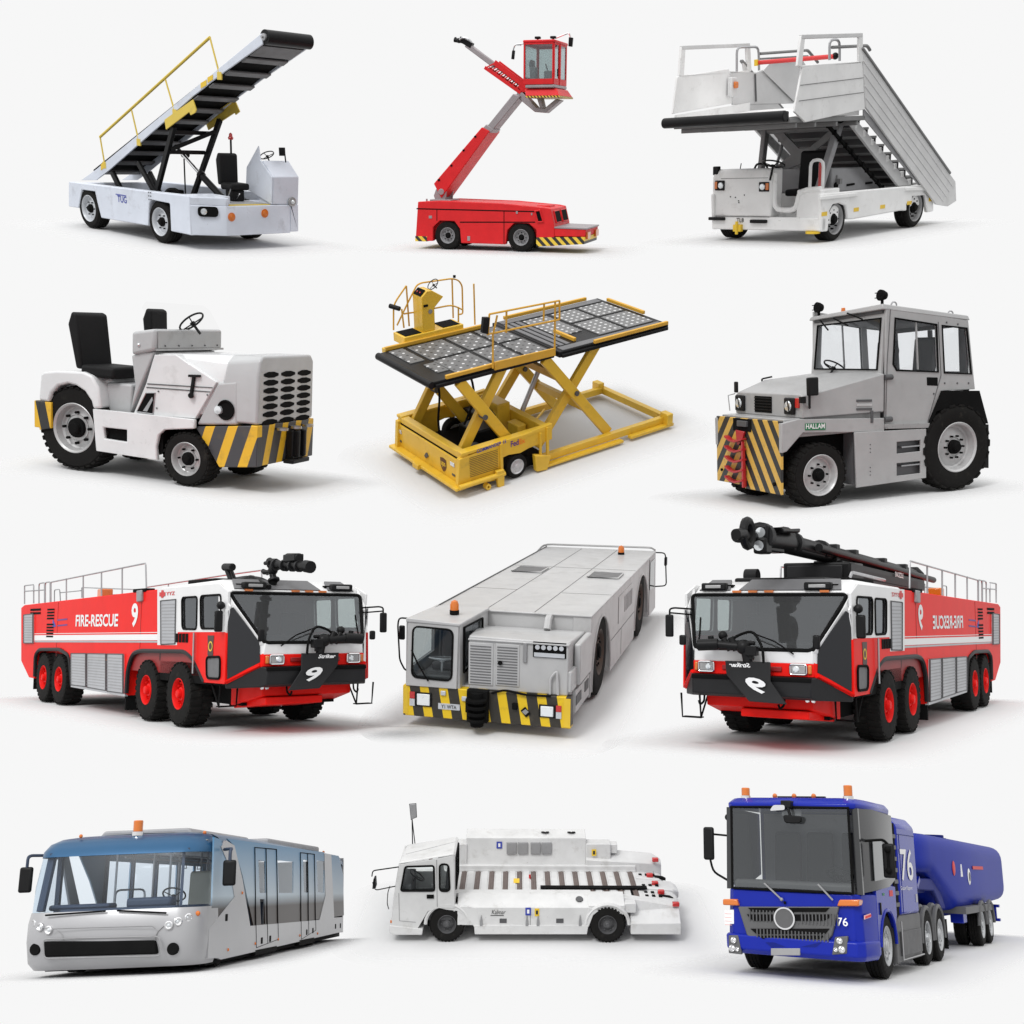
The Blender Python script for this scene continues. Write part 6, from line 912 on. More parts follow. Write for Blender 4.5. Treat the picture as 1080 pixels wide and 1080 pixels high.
for s_ in (1, -1):
    y = 1.5*s_; T = lambda p: [(a, y, b) for a, b in p]
    if s_ < 0: holes = [[(a, 2.22), (b, 2.22), (b, .98), (a, .98)] for a, b in ((3.3, 2.0), (1.85, .55), (.4, -1.0), (-1.15, -2.3), (-2.45, -3.0))]
    band = T([(5.218,2.458),(-3.727,2.477),(-3.946,1.388),(-3.256,0.828),(3.092,0.835),(4.077,1.822),(4.77,2.357)])
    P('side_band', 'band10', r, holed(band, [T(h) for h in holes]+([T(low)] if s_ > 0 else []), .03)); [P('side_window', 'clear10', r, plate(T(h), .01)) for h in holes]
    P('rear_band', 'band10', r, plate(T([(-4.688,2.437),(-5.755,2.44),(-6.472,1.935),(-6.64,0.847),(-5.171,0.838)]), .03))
    if s_ < 0:
        for q in ([(6.0, .42), (6.0, 1.0), (-6.5, 1.0), (-6.5, .42)], [(5.5, 2.28), (5.2, 2.28), (4.2, 1.0), (4.7, 1.0)]): P('side_skirt', 'silver10', r, plate(T(q), .04))
        P('side_window', 'clear10', r, plate(T([(6.0, 1.0), (4.7, 1.0), (5.5, 2.28), (6.0, 2.28)]), .01)); P('front_pillar', 'navy', r, box(5.5, -1.5, .9, 5.6, -1.42, 2.3))
        continue
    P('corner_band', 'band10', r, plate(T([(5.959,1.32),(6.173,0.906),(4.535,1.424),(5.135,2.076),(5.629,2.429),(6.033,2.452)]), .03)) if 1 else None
    P('side_skirt', 'silver10', r, plate(T([(5.62, 2.3), (5.3, 2.42), (4.75, 2.35), (4.1, 1.75), (3.4, .87)]+[(-3.258,0.813),(-3.946,1.388),(-3.729,2.444),(-4.643,2.436),(-5.172,0.821)]+[(-6.5, .8), (-6.45, .42), (5.3, .36), (5.55, .4), (6.1, .42), (6.12, .9), (4.6, 1.42), (5.0, 1.95)]), .05))
    P('rear_corner', 'silver10', r, box(-6.6, min(y, y-.1*s_), .4, -6.5, max(y, y-.1*s_), 2.4))
    for q in ([(3.265,2.366),(1.455,2.385),(1.069,0.526),(2.887,0.442)], [(-0.9,2.386),(-2.479,2.393),(-2.808,0.579),(-1.183,0.433)]): P('door_gap', 'matt', r, tube([(a, y+.02*s_, b) for a, b in q], .014, 4, True)); P('door_gap', 'matt', r, tube([((q[0][0]+q[1][0])/2, y+.02*s_, q[0][1]), ((q[2][0]+q[3][0])/2, y+.02*s_, (q[2][1]+q[3][1])/2)], .014, 4))
    for q in [(2.471,0.559),(1.78,0.568),(-1.766,0.571),(-2.464,0.584),(-5.371,0.592),(-6.072,0.587),(5.077,1.066)]: P('door_port', 'matt', r, box(q[0]-.09, y-.01, q[1]-.07, q[0]+.09, y+.03*s_, q[1]+.07), bevel=.02)
    for q in [(4.096,1.492),(2.998,0.526),(1.098,0.527),(-1.002,0.526),(4.903,0.505),(-3.01,0.496)]: P('side_marker', 'amber', r, ball((q[0], y+.02*s_, q[1]), .032, 8))
P('rear_wall', 'silver10', r, box(-6.62, -1.5, .4, -6.55, 1.5, 2.35)); P('underbody', 'matt', r, box(-6.5, -1.42, .3, 5.9, 1.42, .42)); P('floor', 'navy', r, box(-6.4, -1.45, .42, 6.1, 1.45, .55)); P('ceiling', 'rim3', r, box(-6.4, -1.4, 2.4, 6.05, 1.4, 2.42))
P('roof_unit', 'grey', r, loft([[(x, y, z) for y, z in ((-.9, 2.56), (-.8, 2.68), (.8, 2.68), (.9, 2.56))] for x in (5.3, 1.2)]), bevel=.04, seg=3); P('roof_unit', 'grey', r, box(-4.6, .1, 2.5, .9, 1.2, 2.66), bevel=.05, seg=3)
for x, y in ((6.1, -.9), (5.6, 1.2), (-4.2, 1.4)): P('marker_lamp', 'amber', r, ball((x, y, 2.56 if x > 0 else 2.5), .035, 8))
b = P('beacon_base', 'chrome', r, cyl((6.0, .1, 2.53), (6.0, .1, 2.6), .1)); P('beacon_lens', 'amber', b, cyl((6.0, .1, 2.6), (6.0, .1, 2.8), .085), bevel=.015)
P('grille', 'matt', r, prism([(-1.1, .57), (.84, .55), (.8, .77), (-1.15, .82)], 'x', 6.6, 6.74), bevel=.03); P('grille_frame', 'rim3', r, tube(rr([(6.74, -1.08, .55), (6.74, .92, .52), (6.74, .87, .83), (6.74, -1.13, .86)], .08), .012, 5, True))
for y, z, x in ((-1.3, .7, 6.6), (1.08, .62, 6.62)): P('fog_lamp', 'matt', r, lathe([(.001, .05), (.08, .05), (.1, .03), (.1, -.1)], (x, y, z), (1, 0, 0), 18))
for i in range(3):
    for s_ in (1, -1):
        y = (1.0+.14*i)*s_*(1.0 if s_ > 0 else 1.07); x = (6.67, 6.645, 6.56)[i]; z = 1.0+.055*i
        h = P('headlight', 'chrome', r, lathe([(.03, .03), (.055, .05), (.07, .04), (.07, -.05)], (x, y, z), (1, .35*s_*(i+.4), 0), 16)); P('bulb', 'lamp', h, ball((x+.02, y, z), .03, 8))
P('indicator', 'amber', r, ball((6.46, 1.42, 1.17), .045, 8)); P('panel_crease', 'rim3', r, tube(rnd([(6.75, -1.0, .98), (6.77, -.95, 1.02), (6.77, .75, 1.0), (6.75, .8, .95)], .04), .008, 4))
for s_ in (1, -1): P('lamp_crease', 'rim3', r, tube(rnd([(6.5, 1.36*s_, 1.22), (6.62, 1.15*s_, 1.14), (6.68, .95*s_, 1.02), (6.7, .8*s_, .9), (6.7, .78*s_, .7)], .1), .008, 4))
P('wiper', 'matt', r, tube([(6.72, -.1, 1.27), (6.7, -1.15, 1.24)], .016, 5)); P('wiper', 'matt', r, tube([(6.72, .1, 1.27), (6.7, .95, 1.2)], .016, 5))
P('header_panel', 'navy', r, loft([nz(6.36, 1.42, .4, 2.24, 5.8), nz(6.28, 1.36, .4, 2.4, 5.8)])); P('dashboard', 'navy', r, loft([[(x, y, z) for x, y in ((6.5, -1.0), (6.5, 1.0), (5.6, 1.42), (5.6, -1.42))] for z in (.6, 1.32)]), box(6.0, .1, 1.3, 6.35, .9, 1.47), box(5.9, -1.3, 1.3, 6.3, -.2, 1.4), bevel=.05); P('front_pillar', 'navy', r, bar((6.42, -1.36, 1.3), (6.25, -1.3, 2.3), .14, .07)); P('front_pillar', 'navy', r, bar((6.42, 1.1, 1.3), (6.25, 1.05, 2.3), .05, .05)); P('header', 'navy', r, bar((6.35, -1.3, 2.24), (6.35, 1.2, 2.24), .1, .06))
for x, y in ((5.2, -.55), (4.2, -.2), (2.5, .2), (3.2, .55), (0, 0), (5.3, .5), (1.5, -.6), (-2, .4)): P('grab_pole', 'steel', r, cyl((x, y, .55), (x, y, 2.4), .022, n=8))
for y in (-.4, .5): P('ceiling_rail', 'steel', r, cyl((5.2, y, 2.2), (-5, y, 2.2), .02, n=8))
for x in (4.5, 3.6, 2.0, 1.0, .3): P('strap', 'dgrey', r, tube([(x, .5, 2.2), (x, .46, 1.98), (x, .54, 1.98)], .012, 4, True))
for x in (3.35, 1.9, .45, -1.1): P('side_pillar', 'navy', r, box(x, -1.47, .55, x+.08, -1.42, 2.4)); P('window_rail', 'navy', r, box(-6, -1.47, 1.02, 5.4, -1.42, 1.12))
seat(r, 5.2, .98, .95, w=.5, d=.5, h=.85, m='cream', name='driver_seat'); steering(r, (5.75, .75, 1.5), .2, .6, col=.2); P('bench', 'navy', r, box(-5, -1.4, .55, -4, 1.4, 1.3)); P('rail_loop', 'steel', r, tube(rnd([(5.3, -.5, 1.0), (5.3, -.5, 1.62), (5.3, .05, 1.62), (5.3, .05, 1.0)], .1), .02, 6))
for x, y, z in ((5.9, 1.78, 1.83), (6.0, -1.88, 1.85)): P('mirror', 'black', r, box(x-.04, y-.12, z-.22, x+.04, y+.12, z+.22), bevel=.04, seg=3); P('mirror_arm', 'navy', r, tube(rnd([(x-.35, y*.88, z+.42), (x-.1, y, z+.42), (x, y, z+.38), (x, y, z+.2)], .08), .03, 6))
for x in (5.0, -3.1): wheel(r, x, 1.4, .27, .35, 1, None, 'grey', tread='rib', z=.5); wheel(r, x, -1.4, .27, .35, -1, None, 'grey', tread='rib', z=.5)
P('kerb_strip', 'matt', r, box(2.95, 1.44, .3, 1.2, 1.53, .4)); P('kerb_strip', 'matt', r, box(-2.6, 1.44, .3, -1.0, 1.53, .42))


# ================================================================== 11 towbarless tractor / cargo transporter
M['white11'] = mat('matt_white_paint', (.6, .6, .595), .5, dirt=.75, dcol=(.4, .39, .37), dscale=2.0); M['roller11'] = mat('brown_roller', (.13, .1, .09), .55, dirt=.5, dcol=(.05, .045, .03), dscale=6)
M['win11'] = glass('cab_window_pane', (.93, .95, .95), .04); M['cabin11'] = mat('cab_interior', (.05, .05, .052), .7)
r = thing('container_transporter', 11, 'low white container transporter with a slatted roller deck and half-width cab', 'transporter')
# near side pod
P('side_pod', 'white11', r, loft([[(x, y, z) for y, z in ((1.6, .44), (1.6, .9), (1.2, 1.11), (1.1, 1.11), (1.1, .3))] for x in (1.9, -1.52)]), bevel=.012)
P('skirt', 'white11', r, prism([(1.463,0.45),(-1.5,0.461),(-1.461,0.221),(1.447,0.21)], 'y', 1.35, 1.63), bevel=.01)
P('arch_panel', 'white11', r, prism([(1.967,0.905),(1.624,0.938),(1.409,0.891),(1.281,0.395),(1.464,0.394),(1.704,0.698),(1.903,0.809),(2.183,0.84),(2.382,0.887)], 'y', 1.2, 1.61), bevel=.01)
P('arch_panel', 'white11', r, prism([(-1.509,0.917),(-1.764,0.822),(-1.621,0.71),(-1.51,0.405),(-1.406,0.405)], 'y', 1.2, 1.61), bevel=.01); P('arch_panel', 'white11', r, tube([(-2.0+.56*math.cos(t), 1.58, .46+.52*math.sin(t)) for t in [PI*i/14 for i in range(15)]], .05, 6)); P('arch_panel', 'white11', r, tube([(2.17+.56*math.cos(t), 1.58, .46+.52*math.sin(t)) for t in [PI*i/14 for i in range(15)]], .05, 6))
P('rear_arch_cover', 'white11', r, loft([[(x, y, z) for y, z in ((1.58, .72), (1.58, .95), (1.2, 1.12), (1.0, 1.12), (1.0, .72))] for x in (-1.5, -2.45)]), bevel=.012)
P('rear_pod', 'white11', r, loft([[(x, y, z) for y, z in ((1.62, .22), (1.62, .5), (1.3, .8), (.9, .8), (.9, .22))] for x in (-2.6, -3.9)]), bevel=.015); P('rear_ramp', 'white11', r, loft([[(-2.3, 1.25, 1.08), (-2.3, 1.0, 1.08), (-2.3, 1.0, .8), (-2.3, 1.4, .8)], [(-3.75, 1.3, .84), (-3.75, 1.05, .88), (-3.75, 1.0, .6), (-3.75, 1.3, .6)]]), bevel=.01); P('rear_box', 'white11', r, box(-2.75, 1.2, .75, -2.45, 1.55, 1.0), bevel=.02)
P('chassis', 'white11', r, box(-2.6, -1.5, .35, 2.0, 1.1, .9)); P('chassis_front', 'white11', r, box(2.0, -1.5, .35, 2.7, .2, 1.0), bevel=.02)
# deck
P('deck_plate', 'white11', r, box(-2.95, -1.0, .9, 2.0, 1.25, .96)); 
for i in range(13):
    x = 1.84-i*(1.84+2.83)/12; y1 = .82 if i < 9 else .98+(i-9)*.05
    P('roller_slot', 'roller11', r, box(x-.075, -.97, .955, x+.075, y1, .975), bevel=.03)
    P('roller', 'roller11', r, cyl((x-.02, -.93, .965), (x-.02, y1-.05, .965), .035, n=8))
    if i < 12: P('deck_slat', 'white11', r, box(x-.28, -.97, .96, x-.11, y1, .982), bevel=.008)
P('guide_bar', 'matt', r, box((-0.28,0.021)[0], .33, 1.0, (-3.15,0.281)[0], .52, 1.04)); P('guide_strip', 'matt', r, box(-.95, .52, .985, -.9, .84, .99)); P('guide_strip', 'matt', r, box(-2.75, .52, .985, -2.69, 1.0, .99))
P('deck_edge', 'white11', r, box(-3.0, -1.02, .94, 2.0, -.96, 1.02), bevel=.01); P('deck_edge', 'white11', r, box(-1.6, .86, .94, 2.0, 1.12, 1.112), bevel=.01)
# rear fingers
for y0, y1, x1 in ((-1.25, -.55, -3.75), (-.45, .25, -4.05), (.35, 1.05, -3.95)):
    P('rear_finger', 'white11', r, loft([[(-2.9, y, z) for y, z in ((y0, .7), (y0, .97), (y1, .97), (y1, .7))], [(x1+.15, y, z) for y, z in ((y0, .62), (y0, .9), (y1, .9), (y1, .62))], [(x1, y, z) for y, z in ((y0+.1, .64), (y0+.1, .82), (y1-.1, .82), (y1-.1, .64))]]), bevel=.04, seg=3)
for x in (-3.1, -3.28, -3.46):
    for y in (-1.1, -.8, .05, .6, .85): P('finger_hole', 'matt', r, box(x-.05, y-.06, .9, x+.04, y+.05, .972-.0*x), bevel=.01)
for y in (-.72, .8): P('finger_slot', 'matt', r, prism([(-3.5, y-.12), (-3.72, y-.05), (-3.8, y+.1), (-3.5, y+.03)], 'z', .85, .93))
for x, y, z in ((-3.55, -1.05, 1.3), (-3.8, 1.3, .9), (-3.35, -.7, .98), (-3.42, -.05, .98), (-3.5, .62, .98)): P('rear_lamp', 'red_lens', r, box(x-.1, y-.06, z-.06, x+.08, y+.06, z+.05), bevel=.02)
P('deck_lamp', 'red_lens', r, cyl((-.0, -.4, .97), (.0, -.4, 1.08), .03)); P('warning_sticker', 'yel', r, box(.25, -.35, .984, .45, .0, .99)); P('blue_tag', 'bink', r, box(-.55, .7, .984, -.35, .82, .99))
# far side pod
F_ = -1.0
P('far_pod', 'white11', r, loft([[(x, y, z) for y, z in ((F_-.02, .9), (F_-.1, 1.2), (F_-.12, 1.88), (-1.6, 2.0), (-1.6, .4), (F_, .4))] for x in (1.8, -1.6)]), bevel=.015)
P('far_box', 'white11', r, box(1.78, -1.55, .9, 2.5, F_-.05, 1.72), bevel=.02); P('far_box', 'white11', r, box(-2.3, -1.55, .9, -1.6, F_-.1, 1.72), bevel=.02); P('far_box', 'white11', r, box(-2.5, -1.5, 1.42, -2.28, F_-.2, 1.68), bevel=.02)
P('far_tail', 'white11', r, loft([[(-1.6, y, z) for y, z in ((F_, .9), (F_, 1.3), (-1.55, 1.5), (-1.55, .5))], [(-3.5, y, z) for y, z in ((F_-.05, .8), (F_-.05, 1.18), (-1.5, 1.35), (-1.5, .5))], [(-3.75, y, z) for y, z in ((F_-.2, .8), (F_-.2, 1.1), (-1.45, 1.2), (-1.45, .5))]]), bevel=.02); P('far_ledge', 'white11', r, box(-3.0, -1.12, .95, 2.05, F_+.03, 1.14), bevel=.02)
for q in ([(0.65,1.761),(0.371,1.761),(0.371,1.438),(0.65,1.437)], [(0.328,1.762),(0.049,1.762),(0.048,1.439),(0.327,1.438)], [(-0.03,1.763),(-0.308,1.764),(-0.309,1.44),(-0.03,1.439)], [(-0.343,1.764),(-0.622,1.765),(-0.623,1.441),(-0.344,1.44)]): P('vent_grille', 'rim3', r, prism(q, 'y', -1.12, -1.05), bevel=.01)
def tag11(m, q, y, c=None): P('sticker', m, r, prism(q, 'y', y, y+.012)); c and P('sticker_print', c, r, prism([(sum(p[0] for p in q)/4+a, sum(p[1] for p in q)/4+b) for a, b in ((-.03, -.05), (.03, -.05), (.03, .05), (-.03, .05))], 'y', y+.012, y+.016))
tag11('bink', [(0.938,1.777),(0.781,1.778),(0.781,1.585),(0.938,1.585)], -1.1, 'wink'); tag11('yel', [(-1.759,1.586),(-1.89,1.587),(-1.89,1.404),(-1.76,1.403)], -1.04, 'ink'); tag11('bink', [(0.133,0.903),(-0.011,0.904),(-0.011,0.704),(0.133,0.703)], 1.6, 'wink'); tag11('yel', [(-0.106,0.88),(-0.226,0.881),(-0.226,0.681),(-0.107,0.68)], 1.6, 'ink')
for x, y, z in ((-.45, -1.4, 1.962), (-1.2, -1.4, 1.962), ): P('filler_cap', 'matt', r, lathe([(.12, 0), (.11, .015), (.06, .015), (.05, .005)], (x, y, z), (0, -.2, 1), 20))
P('filler_cap', 'dgrey', r, lathe([(.1, 0), (.09, .02), (.001, .02)], (-1.28, 1.36, 1.04), (0, .45, 1), 20)); P('pod_seam', 'rim3', r, box(.0, 1.1, 1.11, .012, 1.14, 1.116)); P('pod_seam', 'seam8', r, box(.0, 1.6, .45, .012, 1.605, .9)); P('pod_seam', 'seam8', r, box(-1.5, 1.6, .443, 1.4, 1.606, .45))
for q in ([(0.802,0.613),(0.619,0.614),(0.619,0.502),(0.802,0.501)], [(-0.665,0.618),(-0.856,0.619),(-0.856,0.507),(-0.665,0.506)]): P('side_vent', 'dgrey', r, prism(q, 'y', 1.6, 1.61))
for q in [(1.28,0.559),(0.093,0.563),(-0.194,0.564),(-1.286,0.568)]: P('latch', 'rim3', r, prism([(q[0]-.035, q[1]-.13), (q[0]+.035, q[1]-.13), (q[0]+.03, q[1]), (q[0], q[1]+.16), (q[0]-.03, q[1])], 'y', 1.6, 1.64), bevel=.006)
a, b = [(1.01,0.728),(0.643,0.841)]; P('pod_lettering', 'ink', r, text('Kalmar', (a[0], 1.608, a[1]), (-1, 0, 0), (0, 0, 1), a[0]-b[0], b[1]-a[1], shear=.3)); P('lettering_underline', 'ink', r, box(b[0]+.05, 1.604, a[1]-.04, a[0]+.03, 1.61, a[1]-.025))
# cab
c = sub('cab', r); Yc = 1.6
w1, w2 = rr([(3.252,1.965),(2.51,1.991),(2.494,1.343),(3.364,1.34)], .06), rr([(2.359,2.032),(2.128,2.032),(2.095,1.337),(2.358,1.336)], .1)
so = [(3.404,2.02),(2.447,2.167),(1.992,2.265),(1.967,0.889),(2.382,0.887),(2.661,0.806),(2.941,0.333),(3.635,0.33),(3.54,1.268)]
T = lambda q, y=Yc: [(a, y, b) for a, b in q]
P('side_wall', 'white11', c, holed(T(so), [T(w1), T(w2)], .05), bevel=.008)
for w in (w1, w2): P('side_window', 'win11', c, plate(T(w), .01)); P('window_seal', 'matt', c, tube(T(w, Yc+.03), .028, 6, True))
P('side_wall', 'white11', c, holed(T(so, .12), [T(w1, .12), T(w2, .12)], .05))
zf, zr, zff, zrf = 2.03, 2.27, 2.0, 2.2
P('roof', 'white11', c, ([(3.42, 1.63, zf), (1.97, 1.63, zr), (1.97, .1, zr-.02), (3.38, .1, zf-.0), (3.38, 1.6, zf+.05), (2.0, 1.6, zr+.05), (2.0, .12, zr+.02), (3.34, .12, zf+.04)], [(0, 1, 2, 3), (4, 5, 6, 7), (0, 1, 5, 4), (1, 2, 6, 5), (2, 3, 7, 6), (3, 0, 4, 7)]), bevel=.02)
P('roof_seam', 'rim3', c, tube([(3.3, 1.0, 2.09), (2.0, .6, 2.3)], .006, 4)); P('rear_wall', 'white11', c, holed([(1.98, 1.6, .8), (1.98, .12, .8), (1.98, .12, zr), (1.98, 1.6, zr)], [[(1.98, 1.5, 1.35), (1.98, .25, 1.35), (1.98, .25, 2.15), (1.98, 1.5, 2.15)]], .04)); P('rear_window', 'win11', c, plate([(1.97, 1.5, 1.35), (1.97, .25, 1.35), (1.97, .25, 2.15), (1.97, 1.5, 2.15)], .01)); P('window_seal', 'matt', c, tube([(1.95, 1.5, 1.35), (1.95, .25, 1.35), (1.95, .25, 2.15), (1.95, 1.5, 2.15)], .03, 6, True))
fw = [(3.52, 1.5, 1.35), (3.52, .22, 1.35), (3.42, .22, 1.95), (3.42, 1.5, 1.95)]; P('front_wall', 'white11', c, holed([(3.62, 1.6, .35), (3.62, .12, .35), (3.4, .12, 2.04), (3.4, 1.6, 2.04)], [fw], .04)); P('windscreen', 'win11', c, plate(fw, .01))
P('cab_floor', 'cabin11', c, box(2.05, .2, .55, 3.5, 1.55, .9)); P('dashboard', 'cabin11', c, box(3.1, .2, .9, 3.45, 1.5, 1.45), bevel=.03); seat(c, 2.5, 1.0, .95, w=.5, h=.8, m='cabin11'); steering(c, (3.0, 1.05, 1.55), .22, .6, col=.25); P('fire_extinguisher', 'red_lens', c, cyl((2.7, .25, 1.6), (2.7, .25, 1.85), .05))
P('door_handle', 'matt', c, prism([(2.691,1.241),(2.508,1.242),(2.508,1.146),(2.691,1.145)], 'y', 1.62, 1.65)); P('door_seam', 'rim3', c, tube([(2.436,1.63,2.145),(2.42,1.63,0.922)], .008, 4)); P('door_seam', 'rim3', c, tube([(3.417,1.63,1.279),(3.401,1.63,0.559),(2.978,1.63,0.521)], .008, 4)); P('grab_rail', 'matt', c, tube(rnd([(3.65, 1.6, 1.45), (3.7, 1.62, 1.3), (3.72, 1.62, 1.0), (3.68, 1.6, .85)], .05), .012, 5))
P('front_bumper', 'white11', r, prism([(3.657,0.442),(2.795,0.349),(2.811,0.189),(3.537,0.187),(3.657,0.25)], 'y', .1, 1.64), bevel=.02); P('front_bumper', 'white11', r, box(2.6, -1.45, .25, 3.6, .2, .9), bevel=.03); P('marker', 'amber', r, box(3.6, 1.58, .5, 3.64, 1.63, .56))
P('mirror', 'black', c, prism(rr([(3.98, 1.48), (4.08, 1.45), (4.05, 1.72), (4.0, 1.74)], .03), 'y', 1.62, 1.85), bevel=.03); P('mirror_arm', 'matt', c, tube(rnd([(3.42, 1.6, 1.95), (4.08, 1.75, 1.9), (4.1, 1.75, 1.75)], .08), .016, 6)); P('mirror_arm', 'matt', c, tube(rnd([(4.08, 1.75, 1.6), (4.02, 1.72, 1.38), (3.5, 1.6, 1.45)], .08), .014, 6))
mp = [(3.206,0.1,1.945),(3.223,0.1,2.77),(3.291,0.1,3.174),(3.114,0.1,3.191),(3.097,0.1,2.821),(3.249,0.1,2.753)]
P('tall_mirror_stalk', 'matt', c, tube([mp[0], mp[1]], .016, 6)); P('tall_mirror_stalk', 'matt', c, tube([(mp[0][0]-.08, .1, mp[0][2]), mp[1]], .014, 6)); P('tall_mirror', 'rim3', c, prism([(p[0], p[2]) for p in mp[2:]], 'y', .08, .14), bevel=.02); P('mirror_rim', 'matt', c, tube([(p[0], .11, p[2]) for p in mp[2:]], .014, 5, True))
P('wheel_housing', 'matt', r, box(1.7, .8, .3, 2.7, 1.3, 1.0)); P('wheel_housing', 'matt', r, box(-2.5, .8, .3, -1.5, 1.3, .85))
for x in (2.17, -2.0): wheel(r, x, 1.6, .47, .4, 1, None, 'dgrey', rimr=.5, hub=.36, lugs=30, bolts=6, z=.455, hubmat='dgrey'); wheel(r, x, -1.5, .47, .4, -1, None, 'dgrey', rimr=.5, z=.455)


# ================================================================== 12 fuel tanker
M['blue12'] = mat('royal_blue_paint', (.008, .02, .3), .25, coat=.06, var=.03, spec=.16); M['blued'] = mat('deep_blue_paint', (.008, .016, .17), .5, var=.03, spec=.1)
M['ws12'] = glass('truck_windscreen', (.72, .74, .74), .07, body=.12, bodycol=(.16, .165, .165)); M['blackglass'] = mat('black_cab_glass', (.035, .036, .038), .1, var=0); M['plast'] = mat('grey_plastic', (.09, .09, .092), .5, var=.1)
M['cabin12'] = mat('dark_seat_cloth', (.03, .03, .032), .8)
M['tank12'] = mat('tank_blue_paint', (.007, .022, .3), .42, var=.03, spec=.05)
r = thing('fuel_tanker', 12, 'royal blue articulated fuel tanker with a large curved windscreen and orange beacons', 'tanker lorry')
def plan(w0, w1, x0=5.19, x1=4.5, xb=3.0): return [(xb, -w1), (x1, -w1), (x0-.12, -w0-.01), (x0, -w0+.1), (x0+.03, 0), (x0, w0-.1), (x0-.12, w0+.01), (x1, w1), (xb, w1)]
def ring(z, *a, **k): return [(x, y, z) for x, y in plan(*a, **k)]
P('lower_cab', 'blue12', r, loft([ring(.62, 1.15, 1.25, xb=4.45), ring(1.38, 1.12, 1.25, xb=4.45)]), box(3.05, -1.2, 1.2, 4.5, 1.2, 1.4), bevel=.02)
P('bumper', 'blue12', r, loft([ring(.34, 1.13, 1.22, x0=5.16, xb=4.45), ring(.42, 1.18, 1.26, x0=5.25, xb=4.45), ring(.63, 1.18, 1.27, x0=5.27, xb=4.45), ring(.66, 1.16, 1.25, x0=5.22, xb=4.45)]), bevel=.02)
P('cab_roof', 'blue12', r, loft([ring(2.76, 1.11, 1.22), ring(2.84, 1.12, 1.23), ring(2.93, 1.05, 1.15, x0=5.05), ring(2.955, .9, 1.0, x0=4.8)]), bevel=.02, smooth=50)
P('cab_back', 'blued', r, box(2.95, -1.2, .7, 3.05, 1.2, 2.8)); P('a_pillar', 'blackglass', r, bar((5.05, -1.13, 1.38), (5.03, -1.11, 2.77), .1, .08, (1, 0, 0))); P('a_pillar', 'blackglass', r, bar((5.05, 1.13, 1.38), (5.03, 1.11, 2.77), .1, .08, (1, 0, 0)))
W = [(5.2, -1.04, 1.4), (5.23, 0, 1.4), (5.2, 1.04, 1.4), (5.18, 1.03, 2.77), (5.21, 0, 2.77), (5.18, -1.03, 2.77)]
P('windscreen', 'ws12', r, ([W[0], W[1], W[2], W[5], W[4], W[3]], [(0, 1, 4, 3), (1, 2, 5, 4)])); P('window_seal', 'matt', r, tube(W, .03, 6, True))
for s_ in (1, -1):
    y0, y1 = 1.13*s_, 1.25*s_
    P('door_glass', 'blackglass', r, plate([(5.05, y0, 2.77), (4.5, y1, 2.78), (3.0, y1, 2.74), (3.0, y1, 1.62), (3.5, y1, 1.5), (4.5, y1, 1.45), (5.05, y0, 1.4)], .03)); P('side_window', 'shine', r, plate([(4.6, y1+.02*s_, 1.6), (4.6, y1+.02*s_, 2.25), (4.0, y1+.02*s_, 2.28), (3.55, y1+.02*s_, 2.1), (3.5, y1+.02*s_, 1.65)], .01))
    P('front_fender', 'blue12', r, prism([(3.0, 1.0), (3.0, 1.5), (3.4, 1.52), (4.5, 1.45), (4.5, .4), (4.38, .42), (4.3, .8), (4.1, 1.03), (3.8, 1.12), (3.45, 1.04), (3.2, .8)], 'y', y1-.06*s_, y1+.005*s_), bevel=.01)
    P('fender_flare', 'blue12', r, tube([(3.75+.6*math.cos(t), y1, .54+.58*math.sin(t)) for t in [PI*(.0+i/12) for i in range(13)]], .03, 6)); P('mudguard', 'plast', r, box(3.02, min(y1, y1-.3*s_), .2, 3.12, max(y1, y1-.3*s_), 1.15), bevel=.02)
    P('door_handle', 'black', r, box(4.25, y1, 1.05, 4.3, y1+.03*s_, 1.25), bevel=.01)
    wheel(r, 3.75, 1.23*s_, .53, .32, s_, None, 'alloy', rimr=.6, hub=.4, tread='rib', bolts=10, deep=.15, hubmat='alloy')
    for x in (.15, -1.15): wheel(r, x, 1.23*s_, .51, .3, s_, None, 'alloy', rimr=.6, hub=.4, tread='rib', bolts=10, deep=.45 if x > 0 else .15, hubmat='alloy'); P('wheel_guard', 'plast', r, tube([(x+.56*math.cos(t), 1.08*s_, .52+.56*math.sin(t)) for t in [PI*(-.05+i/12*1.1) for i in range(13)]], .07, 6), tube([(x+.56*math.cos(t), 1.2*s_, .52+.56*math.sin(t)) for t in [PI*(-.05+i/12*1.1) for i in range(13)]], .05, 6))
    for x in (-7.1, -8.45): wheel(r, x, 1.2*s_, .5, .3, s_, None, 'alloy', rimr=.62, hub=.36, tread='rib', bolts=10, deep=.2, hubmat='alloy'); wheel(r, x, .85*s_, .5, .3, s_, None, 'alloy', rimr=.62, tread='rib')
P('side_tank', 'plast', r, prism([(.8, .2), (2.9, .2), (2.9, .9), (2.6, 1.0), (.8, 1.0)], 'y', .7, 1.22), bevel=.02); P('tank_band', 'dgrey', r, box(.9, 1.2, .3, 2.7, 1.25, .72), bevel=.01); P('step_frame', 'steel', r, tube([(2.75, 1.27, .9), (2.75, 1.27, .25), (.9, 1.27, .25)], .015, 5)); P('side_tank', 'plast', r, box(.8, -1.22, .2, 2.9, -.7, 1.0), bevel=.02)
P('chassis_rail', 'matt', r, box(-2.5, -.5, .5, 3.5, .5, .9)); P('front_axle', 'matt', r, box(3.5, -1.0, .35, 5.0, 1.0, .62)); P('cooling_stack', 'matt', r, box(2.62, .3, 1.0, 2.95, 1.22, 2.62)); [P('stack_fin', 'plast', r, box(2.6, 1.2, 1.15+i*.2, 2.9, 1.235, 1.22+i*.2)) for i in range(7)]
